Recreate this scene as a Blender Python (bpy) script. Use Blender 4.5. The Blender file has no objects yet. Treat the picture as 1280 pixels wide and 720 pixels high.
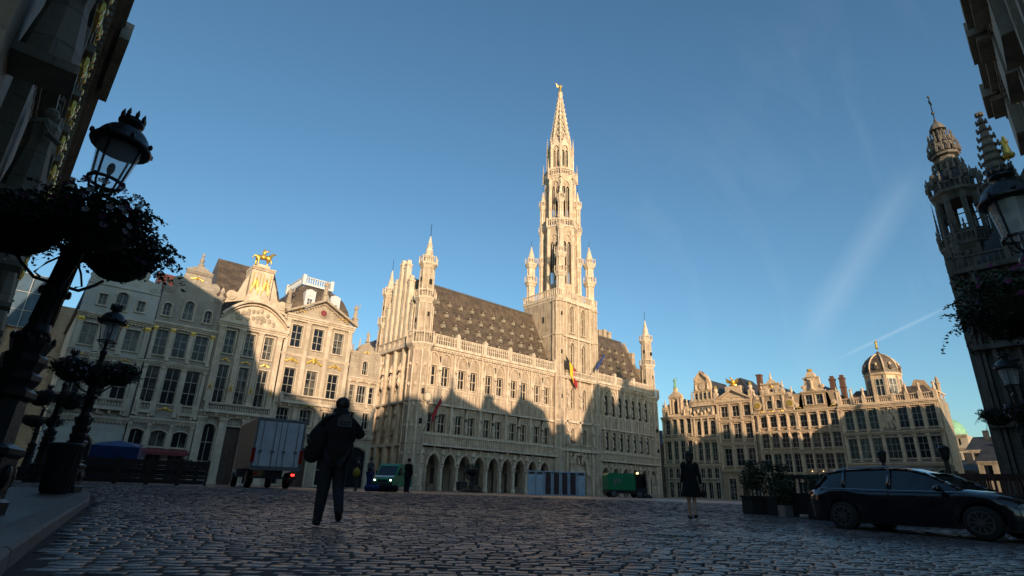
import bpy, math, random
from mathutils import Matrix, Vector
random.seed(7)
PI = math.pi
sc = bpy.context.scene
COL = sc.collection
rad = math.radians

# ------------------------------------------------------------------ materials
def _mat(name):
    m = bpy.data.materials.new(name); m.use_nodes = True
    nt = m.node_tree
    return m, nt, nt.nodes['Principled BSDF']

def mat_simple(name, col, rough=.6, metal=0., var=.25, scale=3., bump=.0, bscale=30., coat=0., spec=.5):
    m, nt, b = _mat(name)
    N, L = nt.nodes, nt.links
    b.inputs['Roughness'].default_value = rough
    b.inputs['Metallic'].default_value = metal
    b.inputs['Coat Weight'].default_value = coat
    b.inputs['Specular IOR Level'].default_value = spec
    geo = N.new('ShaderNodeNewGeometry')
    n = N.new('ShaderNodeTexNoise'); n.inputs['Scale'].default_value = scale; n.inputs['Detail'].default_value = 6
    L.new(geo.outputs['Position'], n.inputs['Vector'])
    r = N.new('ShaderNodeMapRange'); r.inputs['From Min'].default_value = .3; r.inputs['From Max'].default_value = .7
    r.inputs['To Min'].default_value = 1-var; r.inputs['To Max'].default_value = 1+var*.6
    L.new(n.outputs['Fac'], r.inputs['Value'])
    mx = N.new('ShaderNodeVectorMath'); mx.operation = 'SCALE'; mx.inputs[0].default_value = col[:3]
    L.new(r.outputs['Result'], mx.inputs['Scale'])
    L.new(mx.outputs['Vector'], b.inputs['Base Color'])
    if bump > 0:
        n2 = N.new('ShaderNodeTexNoise'); n2.inputs['Scale'].default_value = bscale; n2.inputs['Detail'].default_value = 4
        L.new(geo.outputs['Position'], n2.inputs['Vector'])
        bp = N.new('ShaderNodeBump'); bp.inputs['Strength'].default_value = bump; bp.inputs['Distance'].default_value = .05
        L.new(n2.outputs['Fac'], bp.inputs['Height']); L.new(bp.outputs['Normal'], b.inputs['Normal'])
    return m

def mat_stone(name, col, dirt=(.16,.14,.12), dirt_amt=.55, bw=.9, bh=.38, rough=.85, joint=.75, bump=.5, streak=1.):
    """ashlar: blocks with slightly different tones, joints, weathering streaks"""
    m, nt, b = _mat(name)
    N, L = nt.nodes, nt.links
    b.inputs['Roughness'].default_value = rough
    b.inputs['Specular IOR Level'].default_value = .25
    geo = N.new('ShaderNodeNewGeometry')
    sx = N.new('ShaderNodeSeparateXYZ'); L.new(geo.outputs['Position'], sx.inputs[0])
    ad = N.new('ShaderNodeMath'); ad.operation = 'ADD'; L.new(sx.outputs['X'], ad.inputs[0]); L.new(sx.outputs['Y'], ad.inputs[1])
    cb = N.new('ShaderNodeCombineXYZ'); L.new(ad.outputs[0], cb.inputs['X']); L.new(sx.outputs['Z'], cb.inputs['Y'])
    br = N.new('ShaderNodeTexBrick'); br.inputs['Scale'].default_value = 1
    br.inputs['Brick Width'].default_value = bw; br.inputs['Row Height'].default_value = bh
    br.inputs['Mortar Size'].default_value = .018; br.inputs['Mortar Smooth'].default_value = .3
    br.inputs['Color1'].default_value = (*col, 1)
    br.inputs['Color2'].default_value = (col[0]*.84, col[1]*.83, col[2]*.80, 1)
    br.inputs['Mortar'].default_value = (col[0]*joint, col[1]*joint, col[2]*joint, 1)
    L.new(cb.outputs[0], br.inputs['Vector'])
    # vertical streaky weathering
    mp = N.new('ShaderNodeMapping'); mp.inputs['Scale'].default_value = (1, 1, .22)
    L.new(geo.outputs['Position'], mp.inputs['Vector'])
    n = N.new('ShaderNodeTexNoise'); n.inputs['Scale'].default_value = 1.1*streak; n.inputs['Detail'].default_value = 9; n.inputs['Roughness'].default_value = .65
    L.new(mp.outputs[0], n.inputs['Vector'])
    r = N.new('ShaderNodeMapRange'); r.inputs['From Min'].default_value = .45; r.inputs['From Max'].default_value = .70
    r.inputs['To Min'].default_value = 0; r.inputs['To Max'].default_value = dirt_amt
    L.new(n.outputs['Fac'], r.inputs['Value'])
    mx = N.new('ShaderNodeMix'); mx.data_type = 'RGBA'
    L.new(r.outputs['Result'], mx.inputs['Factor']); L.new(br.outputs['Color'], mx.inputs['A']); mx.inputs['B'].default_value = (*dirt, 1)
    L.new(mx.outputs['Result'], b.inputs['Base Color'])
    n2 = N.new('ShaderNodeTexNoise'); n2.inputs['Scale'].default_value = 6; n2.inputs['Detail'].default_value = 6
    L.new(geo.outputs['Position'], n2.inputs['Vector'])
    sm = N.new('ShaderNodeMath'); sm.operation = 'MULTIPLY_ADD'; sm.inputs[1].default_value = -1.2
    L.new(br.outputs['Fac'], sm.inputs[0]); L.new(n2.outputs['Fac'], sm.inputs[2])
    bp = N.new('ShaderNodeBump'); bp.inputs['Strength'].default_value = bump; bp.inputs['Distance'].default_value = .04
    L.new(sm.outputs[0], bp.inputs['Height']); L.new(bp.outputs['Normal'], b.inputs['Normal'])
    return m

def mat_roof(name, c1, c2, bw=.35, bh=.22, rough=.55):
    m, nt, b = _mat(name)
    N, L = nt.nodes, nt.links
    b.inputs['Roughness'].default_value = rough
    geo = N.new('ShaderNodeNewGeometry')
    sx = N.new('ShaderNodeSeparateXYZ'); L.new(geo.outputs['Position'], sx.inputs[0])
    ad = N.new('ShaderNodeMath'); ad.operation = 'ADD'; L.new(sx.outputs['X'], ad.inputs[0]); L.new(sx.outputs['Y'], ad.inputs[1])
    cb = N.new('ShaderNodeCombineXYZ'); L.new(ad.outputs[0], cb.inputs['X']); L.new(sx.outputs['Z'], cb.inputs['Y'])
    br = N.new('ShaderNodeTexBrick'); br.inputs['Scale'].default_value = 1
    br.inputs['Brick Width'].default_value = bw; br.inputs['Row Height'].default_value = bh
    br.inputs['Mortar Size'].default_value = .02
    br.inputs['Color1'].default_value = (*c1, 1); br.inputs['Color2'].default_value = (*c2, 1)
    br.inputs['Mortar'].default_value = (c1[0]*.45, c1[1]*.45, c1[2]*.45, 1)
    L.new(cb.outputs[0], br.inputs['Vector'])
    n = N.new('ShaderNodeTexNoise'); n.inputs['Scale'].default_value = .8; n.inputs['Detail'].default_value = 7
    L.new(geo.outputs['Position'], n.inputs['Vector'])
    r = N.new('ShaderNodeMapRange'); r.inputs['From Min'].default_value = .35; r.inputs['From Max'].default_value = .7
    r.inputs['To Min'].default_value = .65; r.inputs['To Max'].default_value = 1.3
    L.new(n.outputs['Fac'], r.inputs['Value'])
    mx = N.new('ShaderNodeVectorMath'); mx.operation = 'SCALE'
    L.new(br.outputs['Color'], mx.inputs[0]); L.new(r.outputs['Result'], mx.inputs['Scale'])
    L.new(mx.outputs['Vector'], b.inputs['Base Color'])
    bp = N.new('ShaderNodeBump'); bp.inputs['Strength'].default_value = .5; bp.inputs['Distance'].default_value = .03; bp.invert = True
    L.new(br.outputs['Fac'], bp.inputs['Height']); L.new(bp.outputs['Normal'], b.inputs['Normal'])
    return m

def mat_window(name, dark=(.012,.014,.018), pale=(.30,.26,.20), amt=.35):
    """glazing with rooms behind it: dark, some with pale curtains (per window)"""
    m, nt, b = _mat(name)
    N, L = nt.nodes, nt.links
    b.inputs['Roughness'].default_value = .14
    b.inputs['Specular IOR Level'].default_value = .3
    oi = N.new('ShaderNodeObjectInfo'); geo = N.new('ShaderNodeNewGeometry')
    n = N.new('ShaderNodeTexNoise'); n.inputs['Scale'].default_value = 1.3; n.inputs['Detail'].default_value = 2
    L.new(geo.outputs['Position'], n.inputs['Vector'])
    a = N.new('ShaderNodeMath'); a.operation = 'MULTIPLY'; L.new(oi.outputs['Random'], a.inputs[0]); L.new(n.outputs['Fac'], a.inputs[1])
    r = N.new('ShaderNodeMapRange'); r.inputs['From Min'].default_value = .32; r.inputs['From Max'].default_value = .5
    r.inputs['To Min'].default_value = 0; r.inputs['To Max'].default_value = amt
    L.new(a.outputs[0], r.inputs['Value'])
    mx = N.new('ShaderNodeMix'); mx.data_type = 'RGBA'
    mx.inputs['A'].default_value = (*dark, 1); mx.inputs['B'].default_value = (*pale, 1)
    L.new(r.outputs['Result'], mx.inputs['Factor']); L.new(mx.outputs['Result'], b.inputs['Base Color'])
    bp = N.new('ShaderNodeBump'); bp.inputs['Strength'].default_value = .06
    n3 = N.new('ShaderNodeTexNoise'); n3.inputs['Scale'].default_value = 2.2; L.new(geo.outputs['Position'], n3.inputs['Vector'])
    L.new(n3.outputs['Fac'], bp.inputs['Height']); L.new(bp.outputs['Normal'], b.inputs['Normal'])
    return m

def mat_leaf(name, c1, c2, scale=9.):
    m, nt, b = _mat(name)
    N, L = nt.nodes, nt.links
    b.inputs['Roughness'].default_value = .5
    geo = N.new('ShaderNodeNewGeometry')
    n = N.new('ShaderNodeTexNoise'); n.inputs['Scale'].default_value = scale; n.inputs['Detail'].default_value = 3
    L.new(geo.outputs['Position'], n.inputs['Vector'])
    mx = N.new('ShaderNodeMix'); mx.data_type = 'RGBA'
    r = N.new('ShaderNodeMapRange'); r.inputs['From Min'].default_value = .35; r.inputs['From Max'].default_value = .65
    L.new(n.outputs['Fac'], r.inputs['Value'])
    L.new(r.outputs['Result'], mx.inputs['Factor']); mx.inputs['A'].default_value = (*c1, 1); mx.inputs['B'].default_value = (*c2, 1)
    L.new(mx.outputs['Result'], b.inputs['Base Color'])
    return m

def mat_glass(name, col=(.75,.82,.85), alpha=.25):
    m, nt, b = _mat(name)
    b.inputs['Base Color'].default_value = (*col, 1); b.inputs['Roughness'].default_value = .08
    b.inputs['Alpha'].default_value = alpha
    return m

def mat_emit(name, col, s):
    m, nt, b = _mat(name)
    b.inputs['Base Color'].default_value = (*col, 1)
    b.inputs['Emission Color'].default_value = (*col, 1); b.inputs['Emission Strength'].default_value = s
    return m

M = dict(
 hall = mat_stone('hall_stone', (.53,.415,.30), dirt=(.19,.125,.085), dirt_amt=.8, bw=.8, bh=.36, streak=1.8),  # darker than the trim: shadow contrast of the relief put into the colour
 hall_trim = mat_stone('hall_trim_stone', (.75,.605,.455), dirt=(.29,.20,.14), dirt_amt=.7, bw=.7, bh=.5, joint=.9, streak=2.),
 hall_dark = mat_stone('hall_shade_stone', (.42,.355,.265), dirt=(.15,.12,.09), dirt_amt=.6, bw=.6, bh=.3, streak=2.),  # darker copy of the hall stone, shade of recesses put into the colour
 cream = mat_stone('cream_stone', (.49,.395,.295), dirt=(.2,.15,.1), dirt_amt=.6, bw=.9, bh=.4),
 cream_trim = mat_stone('cream_trim_stone', (.71,.575,.435), dirt=(.26,.2,.14), dirt_amt=.5, bw=.9, bh=.5, joint=.9),
 grey_cream = mat_stone('grey_cream_stone', (.42,.36,.295), dirt=(.17,.14,.11), dirt_amt=.6, bw=.9, bh=.4),
 cornice_grey = mat_stone('grey_cornice_stone', (.42,.35,.27), dirt=(.12,.1,.08), dirt_amt=.6, bw=1.1, bh=.45),
 pale = mat_stone('pale_plaster', (.56,.52,.45), dirt=(.26,.23,.2), dirt_amt=.3, bw=1.2, bh=.5, joint=.95, bump=.25),
 ochre = mat_stone('ochre_stone', (.47,.325,.205), dirt=(.19,.14,.09), dirt_amt=.5, bw=.8, bh=.36),
 ochre_trim = mat_stone('ochre_trim_stone', (.73,.54,.36), dirt=(.2,.15,.1), dirt_amt=.4, bw=.8, bh=.5, joint=.9),
 grey = mat_stone('grey_stone', (.38,.31,.23), dirt=(.1,.085,.07), dirt_amt=.7, bw=.8, bh=.36),
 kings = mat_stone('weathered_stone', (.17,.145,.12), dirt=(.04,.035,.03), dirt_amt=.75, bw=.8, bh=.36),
 duke = mat_stone('duke_stone', (.36,.305,.235), dirt=(.08,.07,.06), dirt_amt=.6, bw=1.1, bh=.45, rough=.7),
 brick = mat_stone('red_brick', (.15,.078,.052), dirt=(.12,.05,.04), dirt_amt=.4, bw=.22, bh=.075, joint=1.2),
 slate = mat_roof('slate_roof', (.17,.118,.078), (.095,.068,.048)),
 slate_dark = mat_roof('dark_slate_roof', (.055,.052,.05), (.04,.038,.036)),
 tile = mat_roof('red_tile_roof', (.20,.065,.04), (.15,.05,.035)),
 glass = mat_window('window_glazing'),
 glass_hall = mat_window('leaded_glazing', dark=(.02,.018,.016), pale=(.12,.09,.06), amt=.3),
 frame = mat_simple('window_frame_paint', (.42,.38,.31), .5, var=.15),
 frame_dark = mat_simple('dark_window_frame_paint', (.06,.05,.045), .5, var=.15),
 lead = mat_simple('leaded_frame', (.10,.085,.07), .6),
 gold = mat_simple('gilding', (.80,.50,.10), .36, metal=.75, var=.3, scale=8, bump=.4, bscale=12),
 copper = mat_simple('green_copper', (.22,.42,.27), .6, var=.3, scale=1.5),
 iron = mat_simple('painted_iron', (.012,.014,.016), .38, var=.3, scale=8, bump=.15, bscale=25),
 door = mat_simple('door_wood', (.07,.04,.025), .5, var=.3),
 dark = mat_simple('opening_shade', (.02,.018,.016), .9),  # near black, shade inside openings put into the colour
 leaf = mat_leaf('leaves', (.008,.022,.008), (.025,.055,.018)),
 leaf2 = mat_leaf('bush_leaves', (.015,.028,.012), (.04,.065,.028)),
 petal_w = mat_simple('white_petals', (.4,.39,.42), .6, var=.1),
 petal_p = mat_simple('purple_petals', (.14,.02,.10), .6, var=.2),
 soil_bowl = mat_simple('basket_moss', (.02,.022,.012), .9, var=.4, scale=20, bump=.6, bscale=40),
 lglass = mat_glass('lantern_glass', (.7,.78,.8), .32),
 skin = mat_simple('skin', (.45,.27,.2), .5, var=.08),
 hair = mat_simple('dark_hair', (.02,.015,.012), .6, var=.3, scale=60),
 cloth_black = mat_simple('black_cloth', (.006,.006,.008), .95, var=.3, scale=10, bump=.3, bscale=14),
 cloth_navy = mat_simple('dark_blue_denim', (.014,.017,.028), .9, var=.3, scale=14, bump=.3, bscale=18),
 cloth_grey = mat_simple('grey_cloth', (.07,.07,.08), .9, var=.2, scale=14),
 cloth_yellow = mat_simple('yellow_cloth', (.45,.30,.03), .8, var=.2, scale=8),
 cloth_red = mat_simple('red_cloth', (.35,.02,.025), .8, var=.15, scale=4),
 cloth_blue = mat_simple('blue_cloth', (.015,.035,.16), .8, var=.2, scale=4),
 sheet = mat_simple('scaffold_sheeting', (.012,.06,.11), .5, var=.3, scale=1, bump=.4, bscale=2),
 tarp = mat_simple('blue_tarpaulin', (.008,.045,.17), .5, var=.3, scale=2, bump=.5, bscale=3),
 flag_y = mat_simple('flag_yellow', (.75,.5,.03), .8, var=.1),
 flag_k = mat_simple('flag_black', (.02,.02,.02), .8, var=.1),
 shoe = mat_simple('shoe_leather', (.015,.013,.012), .4, var=.2),
 wood = mat_simple('barrier_wood', (.045,.028,.02), .7, var=.35, scale=5),
 wood_red = mat_simple('terrace_red_wood', (.07,.022,.018), .7, var=.3, scale=5),
 awning = mat_simple('awning_red', (.22,.04,.04), .8, var=.2),
 canvas = mat_simple('dark_canvas', (.02,.018,.018), .9, var=.3, scale=6),
 rubber = mat_simple('rubber', (.012,.012,.012), .8, var=.2),
 chrome = mat_simple('bright_metal', (.5,.5,.52), .25, metal=1., var=.1),
 alloy = mat_simple('alloy_rim', (.22,.22,.24), .35, metal=.9, var=.1),
 paint_car = mat_simple('navy_car_paint', (.003,.004,.009), .2, var=.05, coat=1.),
 carglass = mat_simple('tinted_glass', (.006,.008,.01), .05, var=.05, spec=.9),
 plastic = mat_simple('black_plastic', (.02,.02,.02), .5, var=.1),
 truck_body = mat_simple('truck_box_paint', (.7,.7,.72), .45, var=.12, scale=1.5),
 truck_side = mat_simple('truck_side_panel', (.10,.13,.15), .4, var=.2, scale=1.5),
 green_paint = mat_simple('green_paint', (.015,.22,.085), .4, var=.12, scale=2, coat=.3),
 white_paint = mat_simple('white_paint', (.6,.6,.6), .4, var=.08),
 cabin_blue = mat_simple('pale_blue_plastic', (.42,.53,.63), .45, var=.15, scale=2),
 cabin_red = mat_simple('dark_red_door', (.045,.016,.025), .5, var=.2),
 metal_grey = mat_simple('galvanised_metal', (.25,.26,.27), .45, metal=.6, var=.2, scale=6),
 tail = mat_simple('tail_lamp_red', (.35,.01,.01), .25, var=.05),
 tail_on = mat_emit('lit_tail_lamp', (1., .04, .03), 2.5),
 head_on = mat_emit('lit_head_lamp', (1., .93, .8), 6.),
 amber_on = mat_emit('lit_amber_beacon', (1., .62, .2), 6.),
 amber_dim = mat_emit('lit_window_glow', (1., .72, .35), 1.6),
 concrete = mat_simple('concrete', (.15,.145,.14), .8, var=.2, scale=8, bump=.3),
)

# ------------------------------------------------------------------ mesh builder
SPLIT = {'gilded_relief','golden_bird','gilded_frieze','posts','door_gap'}
class MB:
    def __init__(s):
        s.v = []; s.f = []; s.m = []; s.mats = []; s.T = Matrix.Identity(4); s.cur = 0; s.sm = []; s.smooth = False
    def use(s, mat):
        if mat not in s.mats: s.mats.append(mat)
        s.cur = s.mats.index(mat); return s
    def add(s, vs, fs):
        o = len(s.v)
        if s.T == Matrix.Identity(4): s.v += [tuple(p) for p in vs]
        else: s.v += [tuple(s.T @ Vector(p)) for p in vs]
        for f in fs:
            s.f.append(tuple(o+i for i in f)); s.m.append(s.cur); s.sm.append(s.smooth)
        return s
    def quad(s, a, b, c, d): return s.add([a, b, c, d], [(0,1,2,3)])
    def box(s, x0, x1, y0, y1, z0, z1):
        return s.add([(x0,y0,z0),(x1,y0,z0),(x1,y1,z0),(x0,y1,z0),(x0,y0,z1),(x1,y0,z1),(x1,y1,z1),(x0,y1,z1)],
                     [(0,3,2,1),(4,5,6,7),(0,1,5,4),(1,2,6,5),(2,3,7,6),(3,0,4,7)])
    def bar(s, p, q, w, h=None):
        """square bar between two points"""
        h = h or w; p = Vector(p); q = Vector(q); d = (q-p).normalized()
        a = d.cross(Vector((0,0,1)))
        if a.length < .01: a = Vector((1,0,0))
        a.normalize(); b = a.cross(d).normalized(); vs = []
        for c in (p, q):
            for i, j in ((-1,-1),(1,-1),(1,1),(-1,1)): vs.append(tuple(c + a*(i*w/2) + b*(j*h/2)))
        return s.add(vs, [(0,3,2,1),(4,5,6,7),(0,1,5,4),(1,2,6,5),(2,3,7,6),(3,0,4,7)])
    def tube(s, pts, rs, n=8):
        vs = []; fs = []; k = len(pts)
        if not hasattr(rs, '__len__'): rs = [rs]*k
        up = Vector((0,0,1))
        for i, p in enumerate(pts):
            a = Vector(pts[max(0,i-1)]); b = Vector(pts[min(k-1,i+1)]); d = (b-a).normalized()
            u = d.cross(up)
            if u.length < .05: u = d.cross(Vector((1,0,0)))
            u.normalize(); w = u.cross(d).normalized()
            for j in range(n):
                t = 2*PI*j/n; vs.append(tuple(Vector(p) + (u*math.cos(t)+w*math.sin(t))*rs[i]))
        for i in range(k-1):
            for j in range(n):
                j2 = (j+1) % n; fs.append((i*n+j, i*n+j2, (i+1)*n+j2, (i+1)*n+j))
        fs.append(tuple(range(n-1,-1,-1))); fs.append(tuple((k-1)*n+j for j in range(n)))
        return s.add(vs, fs)
    def lathe(s, cx, cy, prof, n=16, ph=0., sx=1., sy=1.):
        """prof: [(r,z)...] bottom to top"""
        vs = []; fs = []; k = len(prof)
        for r, z in prof:
            r = max(r, .0005)
            for j in range(n):
                t = 2*PI*j/n+ph; vs.append((cx+r*sx*math.cos(t), cy+r*sy*math.sin(t), z))
        for i in range(k-1):
            for j in range(n):
                j2 = (j+1) % n; fs.append((i*n+j, i*n+j2, (i+1)*n+j2, (i+1)*n+j))
        fs.append(tuple(range(n-1,-1,-1))); fs.append(tuple((k-1)*n+j for j in range(n)))
        return s.add(vs, fs)
    def prism(s, pts, y0, y1):
        """polygon in xz extruded along y"""
        n = len(pts)
        vs = [(x,y0,z) for x,z in pts] + [(x,y1,z) for x,z in pts]
        fs = [tuple(range(n)), tuple(range(2*n-1,n-1,-1))]
        for i in range(n):
            j = (i+1) % n; fs.append((j, i, n+i, n+j))
        return s.add(vs, fs)
    def disc(s, x, z, r, y0, y1, n=12, r2=None):
        return s.prism([(x+r*math.cos(2*PI*i/n), z+(r2 or r)*math.sin(2*PI*i/n)) for i in range(n)], y0, y1)
    def blob(s, x, y, z, rx, ry=None, rz=None, n=6):
        ry = ry or rx; rz = rz or rx
        prof = []; k = max(3, n//2+1)
        vs = []; fs = []
        for i in range(1, k):
            t = PI*i/k
            for j in range(n): vs.append((x+rx*math.sin(t)*math.cos(2*PI*j/n), y+ry*math.sin(t)*math.sin(2*PI*j/n), z-rz*math.cos(t)))
        b = len(vs); vs += [(x,y,z-rz),(x,y,z+rz)]
        for i in range(k-2):
            for j in range(n):
                j2=(j+1)%n; fs.append((i*n+j,i*n+j2,(i+1)*n+j2,(i+1)*n+j))
        for j in range(n):
            j2=(j+1)%n; fs.append((b,j2,j)); fs.append((b+1,(k-2)*n+j,(k-2)*n+j2))
        return s.add(vs, fs)
    def clusters(s, gap=.3):
        n = len(s.v); par = list(range(n))
        def find(a):
            while par[a] != a: par[a] = par[par[a]]; a = par[a]
            return a
        for f in s.f:
            for q in f[1:]: par[find(q)] = find(f[0])
        comp = {}
        for i in range(n): comp.setdefault(find(i), []).append(i)
        boxes = [(ids, [min(s.v[i][k] for i in ids)-gap/2 for k in range(3)], [max(s.v[i][k] for i in ids)+gap/2 for k in range(3)]) for ids in comp.values()]
        for i in range(len(boxes)):
            for j in range(i):
                a, b = boxes[i], boxes[j]
                if all(a[1][k] < b[2][k] and b[1][k] < a[2][k] for k in range(3)): par[find(a[0][0])] = find(b[0][0])
        res = {}
        for f, m in zip(s.f, s.m): res.setdefault(find(f[0]), []).append((f, m))
        out = []
        for fl in res.values():
            mb = MB(); mb.mats = list(s.mats); idx = {}
            for f, m in fl:
                g = []
                for q in f:
                    if q not in idx: idx[q] = len(mb.v); mb.v.append(s.v[q])
                    g.append(idx[q])
                mb.f.append(tuple(g)); mb.m.append(m); mb.sm.append(False)
            out.append(mb)
        return out
    def mesh(s, name):
        me = bpy.data.meshes.new(name)
        me.from_pydata(s.v, [], s.f)
        for m in s.mats: me.materials.append(m)
        me.polygons.foreach_set('material_index', s.m)
        me.polygons.foreach_set('use_smooth', s.sm)
        me.update()
        return me
    def build(s, name, parent=None, loc=None, rz=0):
        if not s.v: return None
        if name in SPLIT:
            out = None
            for mb in s.clusters(): out = link(name, mb.mesh(name), parent, loc, rz)
            return out
        return link(name, s.mesh(name), parent, loc, rz)

def link(name, me, parent=None, loc=None, rz=0):
    o = bpy.data.objects.new(name, me); COL.objects.link(o)
    if parent: o.parent = parent
    if loc: o.location = loc
    if rz: o.rotation_euler = (0,0,rz)
    return o
def tag(o, label, cat, group=None, kind=None):
    if kind: o['kind'] = kind
    if label: o['label'] = label
    if cat: o['category'] = cat
    if group: o['group'] = group
    return o
def thing(name, label, cat, loc=(0,0,0), rz=0, group=None):
    o = link(name, None, None, loc, rz); o.empty_display_size = .3
    return tag(o, label, cat, group)
def structure(o): o['kind'] = 'structure'; return o
KIDS = {}
def copy_tree(o, parent=None):
    c = o.copy(); COL.objects.link(c); c.parent = parent
    for ch in [k for k in o.children]: copy_tree(ch, c)
    return c
def dup(o, loc, rz, label, group=None, scale=None):
    c = copy_tree(o); c.location = loc; c.rotation_euler = (0,0,rz); c['label'] = label
    if group: c['group'] = group
    if scale: c.scale = (scale,)*3
    return c
def gz(x, y):
    r = math.hypot(x, y)
    t = min(1, max(0, (r-16)/14)); return .3*t*t*(3-2*t)-.11*math.exp(-((x-14)**2+(y-1)**2)/32)

# ------------------------------------------------------------------ architecture helpers
def arch_pts(xc, w, zt, kind, n=5):
    """left spring -> apex -> right spring, and spring height"""
    h = w/2
    if kind == 'r': return [(xc-h, zt), (xc+h, zt)], zt
    rise = {'a': h, 'p': w*.8, 's': w*.18}[kind]; zs = zt-rise; pts = []
    if kind == 'a':
        for i in range(2*n+1):
            t = PI - PI*i/(2*n); pts.append((xc+h*math.cos(t), zs+h*math.sin(t)))
    elif kind == 's':
        for i in range(2*n+1):
            u = -1+i/n; pts.append((xc+h*u, zs+rise*(1-u*u)))
    else:
        for i in range(n+1):
            u = i/n; pts.append((xc-h+h*(1-math.cos(u*PI/2))*1.0, zs+rise*math.sin(u*PI/2)*.88+rise*.12*u))
        pts += [(2*xc-x, z) for x, z in reversed(pts[:-1])]
    return pts, zs
def wall(mb, x0, x1, z0, z1, ops, y=0., rev=.35):
    """wall sheet facing -y with openings (xc,w,zb,zt,kind) and their reveals"""
    for i, o in enumerate(sorted(ops, key=lambda q: q[2])):      # stacked openings: split the band between them
        low = [q for q in ops if q[3] <= o[2]+1e-4]; hi = [q for q in ops if q[2] >= o[2]-1e-4]
        if low and hi and len(low)+len(hi) == len(ops) and o in hi:
            zm = (max(q[3] for q in low)+min(q[2] for q in hi))/2
            wall(mb, x0, x1, z0, zm, low, y, rev); wall(mb, x0, x1, zm, z1, hi, y, rev); return
    x = x0
    for xc, w, zb, zt, kind in sorted(ops):
        a, b = xc-w/2, xc+w/2
        if a > x+1e-4: mb.quad((x,y,z0),(a,y,z0),(a,y,z1),(x,y,z1))
        if zb > z0+1e-4: mb.quad((a,y,z0),(b,y,z0),(b,y,zb),(a,y,zb))
        pts, zs = arch_pts(xc, w, zt, kind)
        if z1 > zt+1e-4 or kind != 'r':
            for (p, q) in zip(pts[:-1], pts[1:]): mb.quad((p[0],y,p[1]),(q[0],y,q[1]),(q[0],y,z1),(p[0],y,z1))
        ring = [(a,zb)] + pts + [(b,zb)]
        if kind != 'r': pass
        for (p, q) in zip(ring[:-1], ring[1:]): mb.quad((p[0],y,p[1]),(p[0],y+rev,p[1]),(q[0],y+rev,q[1]),(q[0],y,q[1]))
        mb.quad((a,y,zb),(b,y,zb),(b,y+rev,zb),(a,y+rev,zb))
        x = b
    if x < x1-1e-4: mb.quad((x,y,z0),(x1,y,z0),(x1,y,z1),(x,y,z1))
WM = {}
def window_obj(parent, x, zb, w, zt, kind, y, gl, fr, nx=2, nz=3, bar=.07, thick=.1, name='window'):
    """glazing with its frame as a child"""
    h = zt-zb; key = (round(w,2), round(h,2), kind, gl.name, fr.name, nx, nz, bar)
    if key not in WM:
        g = MB().use(gl); pts, zs = arch_pts(0, w, h, kind)
        g.prism([(-w/2,0),(w/2,0)] + [p for p in reversed(pts)], 0, .03)
        f = MB().use(fr)
        zz = zs if kind != 'r' else h
        f.box(-w/2, -w/2+bar, -thick, -.003, 0, zz); f.box(w/2-bar, w/2, -thick, -.003, 0, zz)
        f.box(-w/2+bar, w/2-bar, -thick, -.003, 0, bar)
        if kind == 'r': f.box(-w/2+bar, w/2-bar, -thick, -.003, h-bar, h)
        else:
            for p, q in zip(pts[:-1], pts[1:]):
                f.bar((p[0]*.93,-thick/2-.004,p[1]-.03*h*.2), (q[0]*.93,-thick/2-.004,q[1]-.03*h*.2), thick*.95, bar)
        for i in range(1, nx):
            x_ = -w/2+w*i/nx; f.box(x_-bar*.45, x_+bar*.45, -thick*.9, -.003, bar, zz if kind=='r' else (zs+h)/2)
        for i in range(1, nz):
            z_ = (h if kind=='r' else zs)*i/nz
            if nz == 3: z_ = h*(.36 if i == 1 else .68)
            f.box(-w/2+bar, w/2-bar, -thick*.8, -.003, z_-bar*.45, z_+bar*.45)
        WM[key] = (g.mesh('glazing'), f.mesh('frame'))
    gm, fm = WM[key]
    o = link(name, gm, parent, (x, y-.03, zb)); link('window_frame', fm, o)
    return o
def balustrade(mb, x0, x1, y, z0, z1, step=.32, t=.12, post=0, posts_at=(), slat=.1):
    mb.box(x0, x1, y-t, y+t, z0, z0+.12); mb.box(x0, x1, y-t*1.2, y+t*1.2, z1-.14, z1)
    n = max(2, int((x1-x0)/step))
    for i in range(n):
        x = x0+(i+.5)*(x1-x0)/n
        mb.lathe(x, y, [(slat*.45, z0+.12),(slat*.75, z0+.12+(z1-z0)*.3),(slat*.35, z0+(z1-z0)*.62),(slat*.5, z1-.14)], 5)
    for p in posts_at: mb.box(p-.18, p+.18, y-t*1.6, y+t*1.6, z0, z1+.12)
def pilaster(mb, x, w, z0, z1, proj=.16, cap=None, mat=None, y=0., flutes=0, base=True):
    mb.box(x-w/2, x+w/2, y-proj, y+.02, z0, z1)
    if base: mb.box(x-w*.62, x+w*.62, y-proj*1.4, y+.02, z0, z0+.28)
    if flutes:
        for i in range(flutes):
            xx = x-w/2+w*(i+.5)/flutes; mb.box(xx-w*.12/flutes*2, xx+w*.12/flutes*2, y-proj-.04, y-proj+.01, z0+.35, z1-.5)
    if cap: mb.use(cap)
    mb.box(x-w*.55, x+w*.55, y-proj*1.35, y+.015, z1-.42, z1-.3)
    mb.box(x-w*.66, x+w*.66, y-proj*1.7, y+.012, z1-.2, z1)
    for d in (-.33, 0, .33): mb.blob(x+d*w, y-proj*1.2, z1-.25, w*.22, .1, .14)
    if mat: mb.use(mat)
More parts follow.
